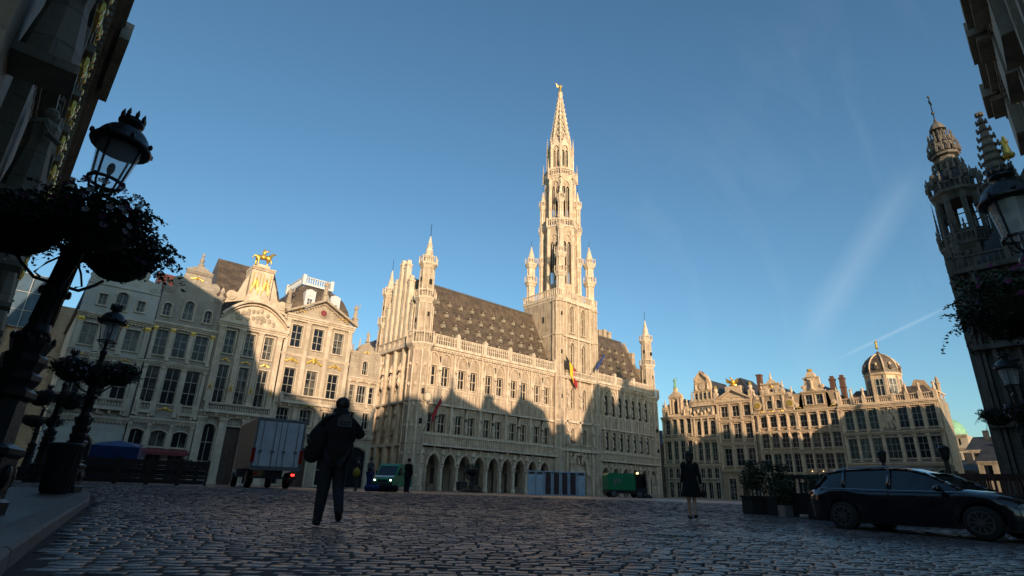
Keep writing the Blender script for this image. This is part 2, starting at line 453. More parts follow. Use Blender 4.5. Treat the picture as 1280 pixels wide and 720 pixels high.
def cornice(mb, x0, x1, z, h=.5, proj=.45, y=0., dent=True):
    """projecting moulded band, top at z"""
    for a, b, p in ((0,.3,.45),(.3,.62,.72),(.62,1.,1.)):
        mb.box(x0-proj*p*.2, x1+proj*p*.2, y-proj*p, y+.03, z-h+h*a, z-h+h*b)
    if dent:
        n = int((x1-x0)/.35)
        for i in range(n):
            x = x0+(i+.5)*(x1-x0)/n; mb.box(x-.07, x+.07, y-proj*.68, y+.02, z-h-.1, z-h+.01)
def surround(mb, xc, w, zb, zt, kind='r', t=.14, proj=.09, y=0., sill=True, hood=False):
    a, b = xc-w/2, xc+w/2; pts, zs = arch_pts(xc, w, zt, kind)
    e = .004
    mb.box(a-t, a-e, y-proj, y+.02, zb, zs); mb.box(b+e, b+t, y-proj, y+.02, zb, zs)
    if kind == 'r': mb.box(a-t, b+t, y-proj, y+.02, zt+e, zt+t)
    else:
        for p, q in zip(pts[:-1], pts[1:]):
            k = 1+t/w; mb.bar((xc+(p[0]-xc)*k, y-proj/2+.01, p[1]+t*.4), (xc+(q[0]-xc)*k, y-proj/2+.01, q[1]+t*.4), proj, t)
    if sill: mb.box(a-t*1.3, b+t*1.3, y-proj*1.9, y+.02, zb-.14, zb-e)
    if hood: mb.box(a-t*1.6, b+t*1.6, y-proj*2.4, y+.02, zt+t+e, zt+t+.14)
def volute(mb, x, z, r, y0, y1):
    mb.disc(x, z, r, y0, y1, 14); mb.disc(x, z, r*.55, y0-.07, y0+.01, 10); mb.disc(x, z, r*.22, y0-.13, y0-.06, 8)
def statue_mb(mb, x, y, z, h, arm=0):
    s = h/1.8
    mb.lathe(x, y, [(.30*s,z),(.27*s,z+.3*s),(.19*s,z+.95*s),(.2*s,z+1.1*s),(.24*s,z+1.35*s),(.2*s,z+1.46*s),(.07*s,z+1.52*s),(.06*s,z+1.56*s)], 8)
    mb.blob(x, y-.02*s, z+1.67*s, .105*s, .12*s, .14*s, 8)
    mb.tube([(x-.22*s,y,z+1.38*s),(x-.33*s,y-.08*s,z+1.12*s),(x-.2*s,y-.26*s,z+1.05*s)], [.075*s,.06*s,.045*s], 6)
    if arm: mb.tube([(x+.22*s,y,z+1.38*s),(x+.4*s,y-.05*s,z+1.55*s),(x+.42*s,y-.1*s,z+1.9*s)], [.075*s,.06*s,.04*s], 6)
    else: mb.tube([(x+.22*s,y,z+1.38*s),(x+.32*s,y-.05*s,z+1.1*s),(x+.28*s,y-.15*s,z+.85*s)], [.075*s,.06*s,.045*s], 6)
    mb.box(x-.3*s, x+.3*s, y-.3*s, y+.3*s, z-.12*s, z)
def pinnacle(mb, x, y, z, w, h, n=4, crock=True):
    hs = h*.35
    mb.lathe(x, y, [(w*.6,z),(w*.6,z+hs*.08),(w*.5,z+hs*.1),(w*.5,z+hs),(w*.72,z+hs),(w*.72,z+hs+w*.16),(w*.48,z+hs+w*.2),(w*.06,z+h)], n, PI/4 if n == 4 else PI/8)
    if crock:
        for k in range(4):
            zz = z+hs+w*.2+(h-hs)*(.12+.2*k); r = w*.5*(1-(.12+.2*k))*1.15
            for j in range(4):
                t = PI/4+j*PI/2; mb.blob(x+r*math.cos(t), y+r*math.sin(t), zz, w*.13, None, w*.16, 4)
    mb.blob(x, y, z+h, w*.16, None, w*.22, 6)
def ring_gallery(mb, cx, cy, r, z0, z1, n=8, ph=PI/8, bal=4, corbel=.5, slab=.25):
    """polygonal gallery: corbelled slab, balusters, rail, corner posts"""
    mb.lathe(cx, cy, [(r*.72,z0-corbel),(r*.86,z0-corbel*.45),(r,z0-.06),(r*1.03,z0),(r*1.03,z0+slab)], n, ph)
    P = [(cx+r*math.cos(2*PI*j/n+ph), cy+r*math.sin(2*PI*j/n+ph)) for j in range(n)]
    w = max(.07, r*.045)
    for j in range(n):
        a, b = P[j], P[(j+1) % n]
        mb.bar((*a,z1-w*.7), (*b,z1-w*.7), w*1.5)
        mb.lathe(a[0], a[1], [(w*1.2,z0+slab),(w*1.2,z1+w),(w*.2,z1+w*3)], 6)
        for k in range(1, bal+1):
            t = k/(bal+1); px, py = a[0]+(b[0]-a[0])*t, a[1]+(b[1]-a[1])*t
            mb.box(px-w*.4, px+w*.4, py-w*.4, py+w*.4, z0+slab, z1-w)
def gilt(mb, x, z, w, h, y=-.08, n=9, back=None):
    """gilded relief: scrolls, leaves and a boss"""
    rnd = random.Random(int(x*97+z*31))
    for i in range(n):
        t = -1+2*i/(n-1)
        mb.blob(x+t*w*.46, y, z+h*.3*math.cos(t*3.1)*(.6+.4*rnd.random())-h*.1, w*.09, .07, h*.2*(.6+.6*rnd.random()), 5)
    mb.blob(x, y-.03, z, w*.13, .1, h*.42, 6)
def roof_ridge_x(mb, x0, x1, y0, y1, ze, zr, hip=0.):
    ym = (y0+y1)/2
    mb.add([(x0,y0,ze),(x1,y0,ze),(x1,y1,ze),(x0,y1,ze),(x0+hip,ym,zr),(x1-hip,ym,zr)], [(0,1,5,4),(2,3,4,5),(1,2,5),(3,0,4),(0,3,2,1)])
def roof_ridge_y(mb, x0, x1, y0, y1, ze, zr, hip0=0., hip1=0.):
    xm = (x0+x1)/2
    mb.add([(x0,y0,ze),(x1,y0,ze),(x1,y1,ze),(x0,y1,ze),(xm,y0+hip0,zr),(xm,y1-hip1,zr)], [(0,1,4),(1,2,5,4),(2,3,5),(3,0,4,5),(0,3,2,1)])
SKY, SUN, EXPO = .15, 4.15, .42
CT1 = (.935,.2841,.2122); CT2 = (.9529,.149,.2642); CT3 = (.9143,.3025,.2695); CT4 = (.8919,.1649,.421); CLOUDC = (4.4,4.9,5.2,1)
# ------------------------------------------------------------------ guild houses
def house(name, label, P0, rz, W, D, H, mat, trim, bands, cor=(), pil=(), bal=(), doors=(), gl=None, fr=None, plinth=.6, z_top=None, side_z=None):
    """P0: world foot of the facade's left end; local x runs along the facade, y into the house.
    bands: (z0,z1,[(xc,w,zb,zt,kind,nx,nz)...]); returns root and helper to add parts"""
    gl = gl or M['glass']; fr = fr or M['frame']
    root = thing(name, label, 'house', (P0[0], P0[1], 0), rz)
    wl = MB().use(mat)
    for z0, z1, ops in bands: wall(wl, 0, W, z0, z1, [o[:5] for o in ops])
    # body behind the facade sheet
    hs = side_z or H
    wl.add([(0,0,0),(0,D,0),(0,D,hs),(0,0,hs),(W,0,0),(W,D,0),(W,D,hs),(W,0,hs)], [(0,1,2,3),(4,7,6,5),(1,5,6,2),(3,2,6,7)])
    wl.quad((0,.35,0),(W,.35,0),(W,.35,hs),(0,.35,hs))
    wl.build('wall', root)
    t = MB().use(trim)
    for z0, z1, ops in bands:
        for o in ops:
            if len(o) > 7 and o[7] == 'plain': continue
            surround(t, *o[:5], t=.13, proj=.1)
    for c in cor: cornice(t, 0, W, c[0], c[1], c[2], dent=len(c) < 4)
    for p in pil:
        x, w, z0, z1 = p[:4]; capm = M['gold'] if len(p) > 4 and p[4] else None
        pilaster(t, x, w, z0, z1, proj=p[5] if len(p) > 5 else .18, cap=capm, mat=trim, flutes=p[6] if len(p) > 6 else 0)
    t.build('stone_trim', root)
    for z0, z1, ops in bands:
        for o in ops:
            nx, nz = (o[5], o[6]) if len(o) > 6 else (2, 3)
            if nx == 0:
                d = MB().use(M['door']); pts, zs = arch_pts(0, o[1], o[3]-o[2], o[4])
                d.prism([(-o[1]/2,0),(o[1]/2,0)]+list(reversed(pts)), 0, .06)
                for sx in (-1,1): d.box(sx*o[1]*.25-o[1]*.17, sx*o[1]*.25+o[1]*.17, -.04, 0, .3, (o[3]-o[2])*.6)
                d.box(-o[1]/2+.02, o[1]/2-.02, -.06, -.001, zs-.12 if zs>0.5 else 1, zs)
                d.build('door', root, (o[0], .28, o[2]))
            else: window_obj(root, o[0], o[2], o[1], o[3], o[4], .33, gl, fr, nx, nz)
    for b in bal:
        m = MB().use(trim)
        m.box(b[0], b[1], -b[3], .02, b[2]-.22, b[2])
        for k in range(int((b[1]-b[0])/1.1)+1):
            x = b[0]+.2+k*(b[1]-b[0]-.4)/max(1, int((b[1]-b[0])/1.1)); m.box(x-.1, x+.1, -b[3]*.8, .02, b[2]-.6, b[2]-.2)
        balustrade(m, b[0], b[1], -b[3]+.12, b[2], b[2]+.95, step=.26, t=.09, posts_at=(b[0]+.12, b[1]-.12))
        m.build('balcony', root)
    return root

def row(xs, w, zb, zt, kind='r', nx=2, nz=3, *e): return [(x, w, zb, zt, kind, nx, nz)+e for x in xs]
def part(root, name, mat, fn, loc=None):
    m = MB().use(mat); fn(m); return m.build(name, root, loc)

# ---- left row, facade plane y = 71, facing the square
FY = 71.
def lx(X0): return lambda *a: [x-X0 for x in a]
# 1 pale plastered house with gilded capitals
L = lx(2.4)
hA = house('gabled_house', 'pale plastered house with gilded capitals at the left end of the left row', (2.4,FY), 0, 6.7, 15, 16.9, M['pale'], M['cream_trim'],
  [(0,6.6,row(L(3.5),1.3,.6,3.4,'r',2,2)+row(L(5.8),1.7,.5,4.6,'a',2,2)+row(L(8.1),1.2,.6,3.4,'r',2,2)),
   (6.6,12.9,row(L(3.7,5.65,7.6),1.35,8.3,12.1)), (12.9,16.9,row(L(3.7,5.65,7.5),1.35,13.5,15.8,'r',2,2)),
   (16.9,20.2,row(L(4.05,7.55),.75,17.9,19.1,'r',2,2)+row(L(5.75),1.15,17.7,19.7,'a',2,2))],
  cor=[(6.5,.5,.35),(12.8,.35,.25),(16.9,.55,.5)], pil=[(p,.42,6.7,12.3,0) for p in L(2.75,4.65,6.6,8.75)]+[(p,.42,12.9,16.3,1) for p in L(2.75,4.65,6.6,8.75)],
  bal=[(.6,6.1,7.4,.7)], side_z=17.)
def f(m):
    m.prism([(0,20.2),(6.7,20.2),(6.6,20.8),(6.0,20.9),(5.7,21.6),(5.0,21.7),(4.6,22.6),(4.0,23.2),(3.35,23.5),(2.7,23.2),(2.1,22.6),(1.7,21.7),(1.,21.6),(.7,20.9),(.1,20.8)], 0, .5)
    volute(m,.7,20.9,.55,-.1,.4); volute(m,6.,20.9,.55,-.1,.4); volute(m,1.9,22.1,.5,-.1,.4); volute(m,4.8,22.1,.5,-.1,.4)
    m.box(0,6.7,-.12,.02,20.1,20.3); m.lathe(3.35,.2,[(.25,23.4),(.3,23.8),(.1,23.9),(.22,24.2),(.05,24.7)],8)
    for x in (.25,6.45): m.lathe(x,.2,[(.2,20.8),(.28,21.1),(.1,21.4),(.16,21.7),(.02,22.1)],8)
part(hA,'gable',M['pale'],f)
part(hA,'roof',M['slate_dark'],lambda m: roof_ridge_x(m,-.3,6.8,.55,14.9,17.02,24.2,.8))
part(hA,'gilded_relief',M['gold'],lambda m: [gilt(m,x,16.15,.9,.35,-.2) for x in (.35,2.25,4.2,6.3)]+[gilt(m,x,12.45,1.2,.3,-.08) for x in (1.3,5.1)])
# 2 three bay house with columns
L = lx(9.2)
hB = house('gabled_house', 'three bay columned house with a red awning, second in the left row', (9.2,FY), 0, 6.35, 15, 17.3, M['grey_cream'], M['cream_trim'],
  [(0,6.9,row(L(10.1,12.2,14.3),1.5,3.9,5.6,'s',2,1)+row(L(10.1,12.2,14.3),1.45,.4,3.4,'r',2,1)),
   (6.9,12.8,row(L(10.15,12.2,14.2),1.4,8.4,12.3)), (12.8,17.3,row(L(10.15,12.2,14.25),1.4,13.6,16.4)),
   (17.3,20.8,row(L(10.05,14.3),.8,18.1,19.6,'a',2,2)+row(L(12.2),1.05,18.,20.3,'a',2,2))],
  cor=[(6.8,.5,.35),(12.9,.4,.3),(17.3,.6,.5)], pil=[(p,.36,a,b,g) for p in L(9.45,11.15,13.2,15.3) for a,b,g in ((7.0,12.4,0),(13.,16.7,1))]+[(p,.34,.3,6.2,0) for p in L(9.4,11.15,13.25,15.3)],
  bal=[(L(9.5)[0],L(11.)[0],7.5,.3),(L(13.4)[0],L(15.1)[0],7.5,.3)])
def f(m):
    m.prism([(0,20.8),(6.35,20.8),(6.3,21.3),(5.6,21.5),(5.2,22.6),(4.7,23.),(4.5,24.),(3.9,24.2),(3.2,24.7),(2.5,24.2),(1.9,24.),(1.65,23.),(1.15,22.6),(.8,21.5),(.05,21.3)],0,.5)
    volute(m,1.3,22.4,.62,-.12,.4); volute(m,5.1,22.4,.62,-.12,.4); volute(m,.6,21.2,.4,-.12,.4); volute(m,5.8,21.2,.4,-.12,.4)
    cornice(m,1.8,4.6,24.05,.35,.3,dent=False); m.prism([(1.7,24.1),(4.7,24.1),(3.2,24.9)],-.15,.4)
    m.lathe(3.2,.2,[(.32,24.7),(.35,25.1),(.12,25.2),(.3,25.6),(.08,26.),(.2,26.2),(.02,26.6)],8)
    for x in (.2,6.15): m.lathe(x,.1,[(.22,21.2),(.28,21.5),(.1,21.9),(.2,22.2),(.02,22.6)],8)
part(hB,'gable',M['grey_cream'],f)
part(hB,'roof',M['tile'],lambda m: roof_ridge_x(m,.0,6.3,.55,14.9,17.32,25.3,.0))
part(hB,'gilded_relief',M['gold'],lambda m: [gilt(m,x,16.95,1.0,.32,-.12) for x in (.95,3.,5.05)]+[gilt(m,3.1,23.2,1.4,.5,-.06), gilt(m,3.,7.9,1.3,.5,-.1)])
def f(m):
    m.add([(.3,-.05,3.75),(6.1,-.05,3.75),(6.1,-1.1,3.3),(.3,-1.1,3.3),(.3,-1.1,3.05),(6.1,-1.1,3.05)],[(0,1,2,3),(3,2,5,4)])
    m.bar((.3,-1.1,3.3),(6.1,-1.1,3.3),.05)
part(hB,'awning',M['awning'],f)
# 3 giant pilasters, curved pediment, golden rider
L = lx(15.6)
hC = house('guild_house', 'guild house with giant pilasters and a curved pediment below a golden rider', (15.6,FY), 0, 8.1, 16, 18.9, M['grey_cream'], M['cream_trim'],
  [(0,8.2,row(L(17.,22.3),1.5,.4,6.8,'a',2,3)+[(L(19.6)[0],1.6,.3,6.6,'r',0,0)]),
   (8.2,14.4,row(L(17.2,19.5,21.75),1.15,9.1,13.6)), (14.4,18.2,row(L(17.2,19.5,21.75),1.12,15.,17.8))],
  cor=[(8.2,.6,.6),(18.9,.7,.55)], pil=[(p,.62,9.2,18.2,0,.3,3) for p in L(16.1,18.35,20.6,22.95)]+[(p,.8,.3,7.5,0,.3) for p in L(16.,18.3,20.8,23.2)],
  bal=[(.3,7.8,8.2,.75)])
def f(m):
    n=16; arc=[(.1+7.9*i/n, 18.95+3.25*math.sin(PI*(.06+.88*i/n))**.75-.35) for i in range(n+1)]
    m.prism([(.1,18.9)]+arc+[(8.,18.9)],.02,.6)
    for p,q in zip(arc[:-1],arc[1:]): m.bar((p[0],-.25,p[1]+.1),(q[0],-.25,q[1]+.1),.75,.28); m.bar((p[0],-.15,p[1]-.3),(q[0],-.15,q[1]-.3),.35,.14)
    # attic pedestal with scroll wings
    m.box(2.3,5.5,.1,2.8,21.8,22.6); m.box(2.55,5.25,.2,2.6,22.6,26.3)
    cornice(m,2.5,5.3,26.7,.4,.35,.2,dent=False)
    m.box(2.5,5.3,.15,2.7,26.3,26.75); m.box(3.1,4.7,.6,2.2,26.7,27.3)
    for s,x0 in ((-1,2.4),(1,5.4)):
        m.prism([(x0,22.),(x0+s*2.2,21.2),(x0+s*1.9,22.3),(x0+s*.9,22.9),(x0+s*.5,24.3),(x0,25.6)],.35,.9); volute(m,x0+s*1.6,22.3,.6,.2,1.)
        m.lathe(x0+s*2.6,.5,[(.35,20.9),(.42,21.6),(.2,22.),(.3,22.4),(.05,23.)],8)
part(hC,'curved_pediment',M['cream_trim'],f)
part(hC,'gilded_relief',M['gold'],lambda m: [m.box(2.8,2.9,.14,.22,23.,25.9),m.box(3.62,3.7,.14,.22,23.,25.9),m.box(4.05,4.13,.14,.22,23.,25.9),m.box(4.9,5.,.14,.22,23.,25.9)]+[gilt(m,3.25,24.5,.9,2.2,.1),gilt(m,4.5,24.5,.9,2.2,.1)]+[gilt(m,x,14.3,1.0,.5,-.05) for x in (1.6,3.9,6.15)]+[gilt(m,x,11,.5,1.2,-.36,5) for x in (.5,2.75,5.,7.35)])
part(hC,'pediment_carving',M['cream'],lambda m: [m.blob(4+random.uniform(-2.4,2.4),-.02,19.4+random.uniform(0,1.6),.22,.12,.3,6) for _ in range(26)])
part(hC,'roof',M['slate'],lambda m: roof_ridge_x(m,-.6,8.2,.7,15.5,19.,29.3,.6))
# golden rider: horse and man as skinned figures (see figures)
# 4 domed mansard house
L = lx(23.4)
hD = house('guild_house', 'tall guild house with triangular pediment, oculus and domed slate roof with white dormers', (23.4,FY), 0, 9.3, 13, 21.4, M['cream'], M['cream_trim'],
  [(0,6.8,row(L(24.9,30.9),1.5,.5,5.,'a',2,2)+[(L(27.9)[0],1.7,.3,5.,'a',0,0)]),
   (6.8,10.2,row(L(24.9,27.8,30.7),1.5,7.6,9.5,'r',3,2)), (10.2,16.3,row(L(24.95,27.8,30.75),1.45,11.2,14.5)),
   (16.3,21.4,row(L(25.,27.9,30.75),1.4,17.3,20.2))],
  cor=[(6.8,.5,.4),(10.2,.4,.3,0),(16.4,.3,.2,0),(21.5,.7,.55)], pil=[(p,.5,6.9,20.8,0,.14,0) for p in L(23.75,26.4,29.3,32.3)],
  bal=[(.7,8.6,10.3,.6)])
def f(m):
    m.prism([(-.1,21.5),(9.4,21.5),(4.65,24.1)],.0,.7)
    m.bar((-.4,-.25,21.65),(4.65,-.25,24.3),.7,.28); m.bar((4.65,-.25,24.3),(9.7,-.25,21.65),.7,.28)
    for i in range(26):
        t=-1+2*(i+.5)/26; x=4.65+t*4.4; z=24.1-abs(t)*2.45-.25; m.box(x-.08,x+.08,-.3,.02,z-.12,z+.06)
    m.disc(4.65,22.5,.62,-.18,.02,16)
    for k,x in enumerate((-.1,4.65,9.4)):
        z=24.3 if k==1 else 22.; m.box(x-.35,x+.35,-.2,.5,z,z+.8); statue_mb(m,x,.15,z+.9,2.1,k!=1)
part(hD,'pediment',M['cream'],f)
part(hD,'oculus',M['awning'],lambda m: m.disc(4.65,22.5,.42,-.24,-.17,14))
part(hD,'gilded_relief',M['gold'],lambda m: [gilt(m,x,15.6,1.7,.75,-.1,9) for x in (1.55,7.35)]+[gilt(m,4.45,15.9,2.0,1.1,-.12,11),gilt(m,1.4,22.3,1.6,.4,-.05),gilt(m,7.8,22.3,1.6,.4,-.05),gilt(m,4.4,10.,1.4,.3,-.62)])
def f(m):
    y0,y1=1.0,12.5; xa,xb=.2,9.1; prof=[(0,21.4),(.0,22.6),(.35,24.),(.95,25.4),(1.8,26.5),(2.9,27.2)]
    for (i0,z0),(i1,z1) in zip(prof[:-1],prof[1:]):
        a=[(xa+i0,y0+i0,z0),(xb-i0,y0+i0,z0),(xb-i0,y1-i0,z0),(xa+i0,y1-i0,z0)]; b=[(xa+i1,y0+i1,z1),(xb-i1,y0+i1,z1),(xb-i1,y1-i1,z1),(xa+i1,y1-i1,z1)]
        m.add(a+b,[(0,1,5,4),(1,2,6,5),(2,3,7,6),(3,0,4,7)])
    m.quad((xa+2.9,y0+2.9,27.2),(xb-2.9,y0+2.9,27.2),(xb-2.9,y1-2.9,27.2),(xa+2.9,y1-2.9,27.2))
rD = part(hD,'roof',M['slate'],f)
def f(m):
    for (xa,ya,xb,yb) in ((2.6,3.6,6.7,3.6),(2.6,3.6,2.6,9.8),(6.7,3.6,6.7,9.8)):
        u=.25 if xa!=xb else 0; v=.25-u; m.bar((xa+u,ya+v,27.3),(xb-u,yb-v,27.3),.3,.3); m.bar((xa+u,ya+v,28.35),(xb-u,yb-v,28.35),.24,.16)
        n=int(math.hypot(xb-xa,yb-ya)/.32)
        for i in range(n): t=(i+.5)/n; m.box(xa+(xb-xa)*t-.07,xa+(xb-xa)*t+.07,ya+(yb-ya)*t-.07,ya+(yb-ya)*t+.07,27.4,28.3)
    for (x,y) in ((2.6,3.6),(6.7,3.6),(2.6,9.8),(6.7,9.8)): m.box(x-.24,x+.24,y-.24,y+.24,27.1,28.65)
m=MB().use(M['white_paint']); f(m); m.build('roof_balustrade',rD)
for x in (2.9,6.5):
    m=MB().use(M['white_paint']); wall(m,x-.7,x+.7,23.,25.6,[(x,.75,23.5,24.9,'a')],.9,.2)
    m.box(x-.7,x-.5,.92,2.6,23.,25.2); m.box(x+.5,x+.7,.92,2.6,23.,25.2); m.disc(x,25.1,.72,.95,2.8,14)
    d=m.build('dormer',hD); window_obj(d,x,23.5,.74,24.9,'a',1.12,M['glass'],M['white_paint'],2,2)
# 5 narrow star house over an arcade
L = lx(32.9)
hE = house('narrow_house', 'narrow house over a wide street arcade, between the domed guild house and the town hall', (32.85,FY), 0, 4.6, 14, 14.6, M['cream'], M['cream_trim'],
  [(0,7.,[(2.45,3.2,.3,5.5,'s',1,1,'plain')]), (7.,10.6,row((1.15,3.3),1.0,7.9,10.,'r',2,2)), (10.6,14.7,row((.75,),.75,11.3,13.6,'r',1,3)+row((2.2,),1.35,11.3,13.6,'r',3,2)+row((3.7,),.75,11.3,13.6,'r',1,3)),
   (14.7,17.6,row((2.3,),.8,15.2,17.1,'a',2,2))],
  cor=[(7.,.4,.3),(10.6,.3,.25,0),(14.7,.5,.4)], pil=[(p,.26,10.7,14.2,0) for p in (.2,1.3,3.1,4.35)])
def f(m):
    m.prism([(0,17.6),(4.6,17.6),(4.5,18.2),(3.6,18.4),(3.3,19.2),(2.3,19.9),(1.3,19.2),(1.,18.4),(.1,18.2)],0,.5)
    volute(m,.55,18.,.4,-.1,.4); volute(m,4.05,18.,.4,-.1,.4); statue_mb(m,2.3,.2,20.,1.5)
    for x in (.2,4.4): m.lathe(x,.15,[(.2,18.),(.25,18.4),(.08,18.7),(.14,19.),(.02,19.4)],6)
part(hE,'gable',M['cream'],f)
part(hE,'roof',M['slate'],lambda m: roof_ridge_y(m,-.1,4.7,.4,14,14.6,19.4,0,2))
part(hE,'gilded_relief',M['gold'],lambda m: [gilt(m,2.3,14.2,3.2,.25,-.1,13), gilt(m,2.3,18.4,.9,.4,-.06)])

# low building with blue glass scaffold sheeting behind the left row
t = thing('scaffolded_building','building wrapped in blue scaffold sheeting at the far left behind the lamps','building',(-6,86,0))
m=MB().use(M['grey']); m.box(-22,10.5,.1,12,0,20.5); [m.box(x,x+.9,-.03,.0,z,z+1.6) for x in (-4,-2,0,2,4,6) for z in ()]; m.build('wall',t)
m=MB().use(M['sheet']); m.box(-3.1,6.6,-.4,-.2,17.,23.5); m.build('sheeting',t)
m=MB().use(M['metal_grey'])
for i in range(8): m.bar((-3+i*1.35,-.5,0),(-3+i*1.35,-.5,23.6),.09)
for z in (17.,19.,21.2,23.5): m.bar((-3.1,-.5,z),(6.6,-.5,z),.08)
m.build('scaffold_frame',t)

# ---- right row, facade plane x = 112, facing -x; local x = Y0 - Y
RX = 112.
def ry(Y0): return lambda *a: [Y0-y for y in a]
R90 = -PI/2
def rh(Y0, W, H, label, bands, **k):
    return house(k.pop('name','guild_house'), label, (RX,Y0), R90, W, k.pop('D',14), H, k.pop('mat',M['ochre']), M['ochre_trim'], bands, fr=k.pop('fr',M['frame']), **k)
# R1
L = ry(74.0)
c4 = L(72.5,70.75,69.0,67.2)
h1 = rh(74.,7.9,17.6,'narrow four bay guild house with a statue on its gable, right of the town hall',
  [(0,7.3,row(c4,1.15,.4,3.6,'r',2,2)+row(c4,1.1,4.4,6.4,'r',2,2)), (7.3,13.,row(c4,1.15,8.2,12.2)), (13.,17.3,row(c4,1.15,13.7,16.9,'r',2,3)), (17.3,17.6,[])],
  cor=[(7.2,.45,.3),(12.9,.45,.3),(17.6,.55,.5)], pil=[(p,.34,a,b,0) for p in L(73.7,71.6,69.85,68.1,66.4) for a,b in ((7.4,12.4),(13.1,17.))], mat=M['grey'])
def f(m):
    m.prism([(.3,17.6),(7.6,17.6),(7.6,19.),(6.9,19.6),(6.3,20.3),(5.7,20.6),(5.6,22.3),(5.,22.8),(4.,23.5),(3.,22.8),(2.4,22.3),(2.3,20.6),(1.7,20.3),(1.1,19.6),(.3,19.)],0,.6)
    for x in (1.2,6.8): volute(m,x,19.1,.75,-.15,.5); m.lathe(x,-.1,[(.25,19.8),(.3,20.3),(.1,20.5),(.22,20.9),(.02,21.4)],8)
    for x in (2.6,3.35,4.65,5.4): m.box(x-.14,x+.14,-.3,.02,18.2,21.6)
    cornice(m,2.3,5.7,22.,.4,.4); m.prism([(2.2,22.),(5.8,22.),(4.,23.4)],-.35,.5); m.box(3.6,4.4,-.2,.5,23.3,24.)
    for x in (.5,7.5): m.lathe(x,.1,[(.25,17.6),(.3,19.),(.35,19.1),(.3,19.6),(.1,19.9),(.2,20.2),(.02,20.8)],8)
part(h1,'gable',M['ochre_trim'],f)
part(h1,'niche',M['dark'],lambda m: m.prism([(3.5,18.2),(4.5,18.2),(4.5,20.6),(4.,21.2),(3.5,20.6)],-.06,.0))  # flat dark plate on the gable, its colour standing for niche shade
part(h1,'statue',M['copper'],lambda m: statue_mb(m,4.,.15,24.1,2.3,1))
part(h1,'roof',M['slate_dark'],lambda m: roof_ridge_y(m,0,7.9,.5,14,17.5,22.,0,3))
part(h1,'carving',M['ochre_trim'],lambda m: [statue_mb(m,x,-.25,17.7,1.5,i%2) for i,x in enumerate((1.9,6.1))])
# R2 ship stern gable
L = ry(66.1)
c3 = L(64.75,63.2,61.55)
h2 = rh(66.1,5.7,17.3,'ornate narrow guild house with a ship stern gable and balcony rows',
  [(0,7.3,row(c3,1.1,.4,3.6,'r',2,2)+row(c3,1.1,4.4,6.4,'r',2,2)), (7.3,12.6,row(c3,1.25,7.9,11.7)), (12.6,17.3,row(c3,1.2,13.2,16.2,'a',2,3))],
  cor=[(7.2,.45,.3),(12.6,.45,.35),(17.3,.6,.55)], pil=[(p,.3,a,b,0,.25) for p in L(65.75,64.0,62.4,60.5) for a,b in ((7.4,12.),(12.8,16.8))], mat=M['grey'])
def f(m):
    m.box(.4,5.3,0,1.2,17.3,20.6)
    for i in range(6): m.blob(.7+i*.86,-.3,18.+.35*math.sin(i*2.1),.3,.25,.45,6)
    m.box(.1,5.6,-.5,.1,19.3,19.6); balustrade(m,.1,5.6,-.38,19.6,20.5,.3,.08)
    m.prism([(.55,20.6),(5.15,20.6),(5.0,22.6),(4.7,24.6),(4.2,25.8),(3.5,26.5),(2.85,26.9),(2.2,26.5),(1.5,25.8),(1.,24.6),(.7,22.6)],.1,.9)
    cornice(m,.6,5.1,22.7,.3,.3,.1,False); cornice(m,.9,4.8,24.5,.25,.25,.1,False)
    m.bar((1.2,-.1,25.2),(2.85,-.1,26.9),.5,.3); m.bar((4.5,-.1,25.2),(2.85,-.1,26.9),.5,.3)
    for i in range(5): m.box(.75+i*1.02,.93+i*1.02,-.12,.12,20.7,22.4)
    for x in (1.4,4.3): statue_mb(m,x,-.1,23.,1.4,1); volute(m,x,25.,.4,-.1,.3)
    for x in (.1,5.6): m.lathe(x,.2,[(.25,20.5),(.3,21.2),(.12,21.5),(.24,22.),(.02,22.7)],8)
    m.disc(2.85,23.6,.7,-.1,.12,12)
part(h2,'gable',M['ochre_trim'],f)
for i in range(4): window_obj(h2,1.35+i*1.02,20.85,.7,22.2,'r',.09,M['glass'],M['frame'],1,2)
for i in range(4): window_obj(h2,1.2+i*1.08,18.,.8,19.2,'r',-.01,M['glass'],M['frame'],2,1)
part(h2,'pediment_tiles',M['awning'],lambda m: m.prism([(1.9,26.2),(2.85,27.1),(3.8,26.2),(2.85,26.5)],-.3,.8))
part(h2,'roof',M['slate_dark'],lambda m: roof_ridge_y(m,.2,5.5,.8,14,17.3,25.6,0,3))
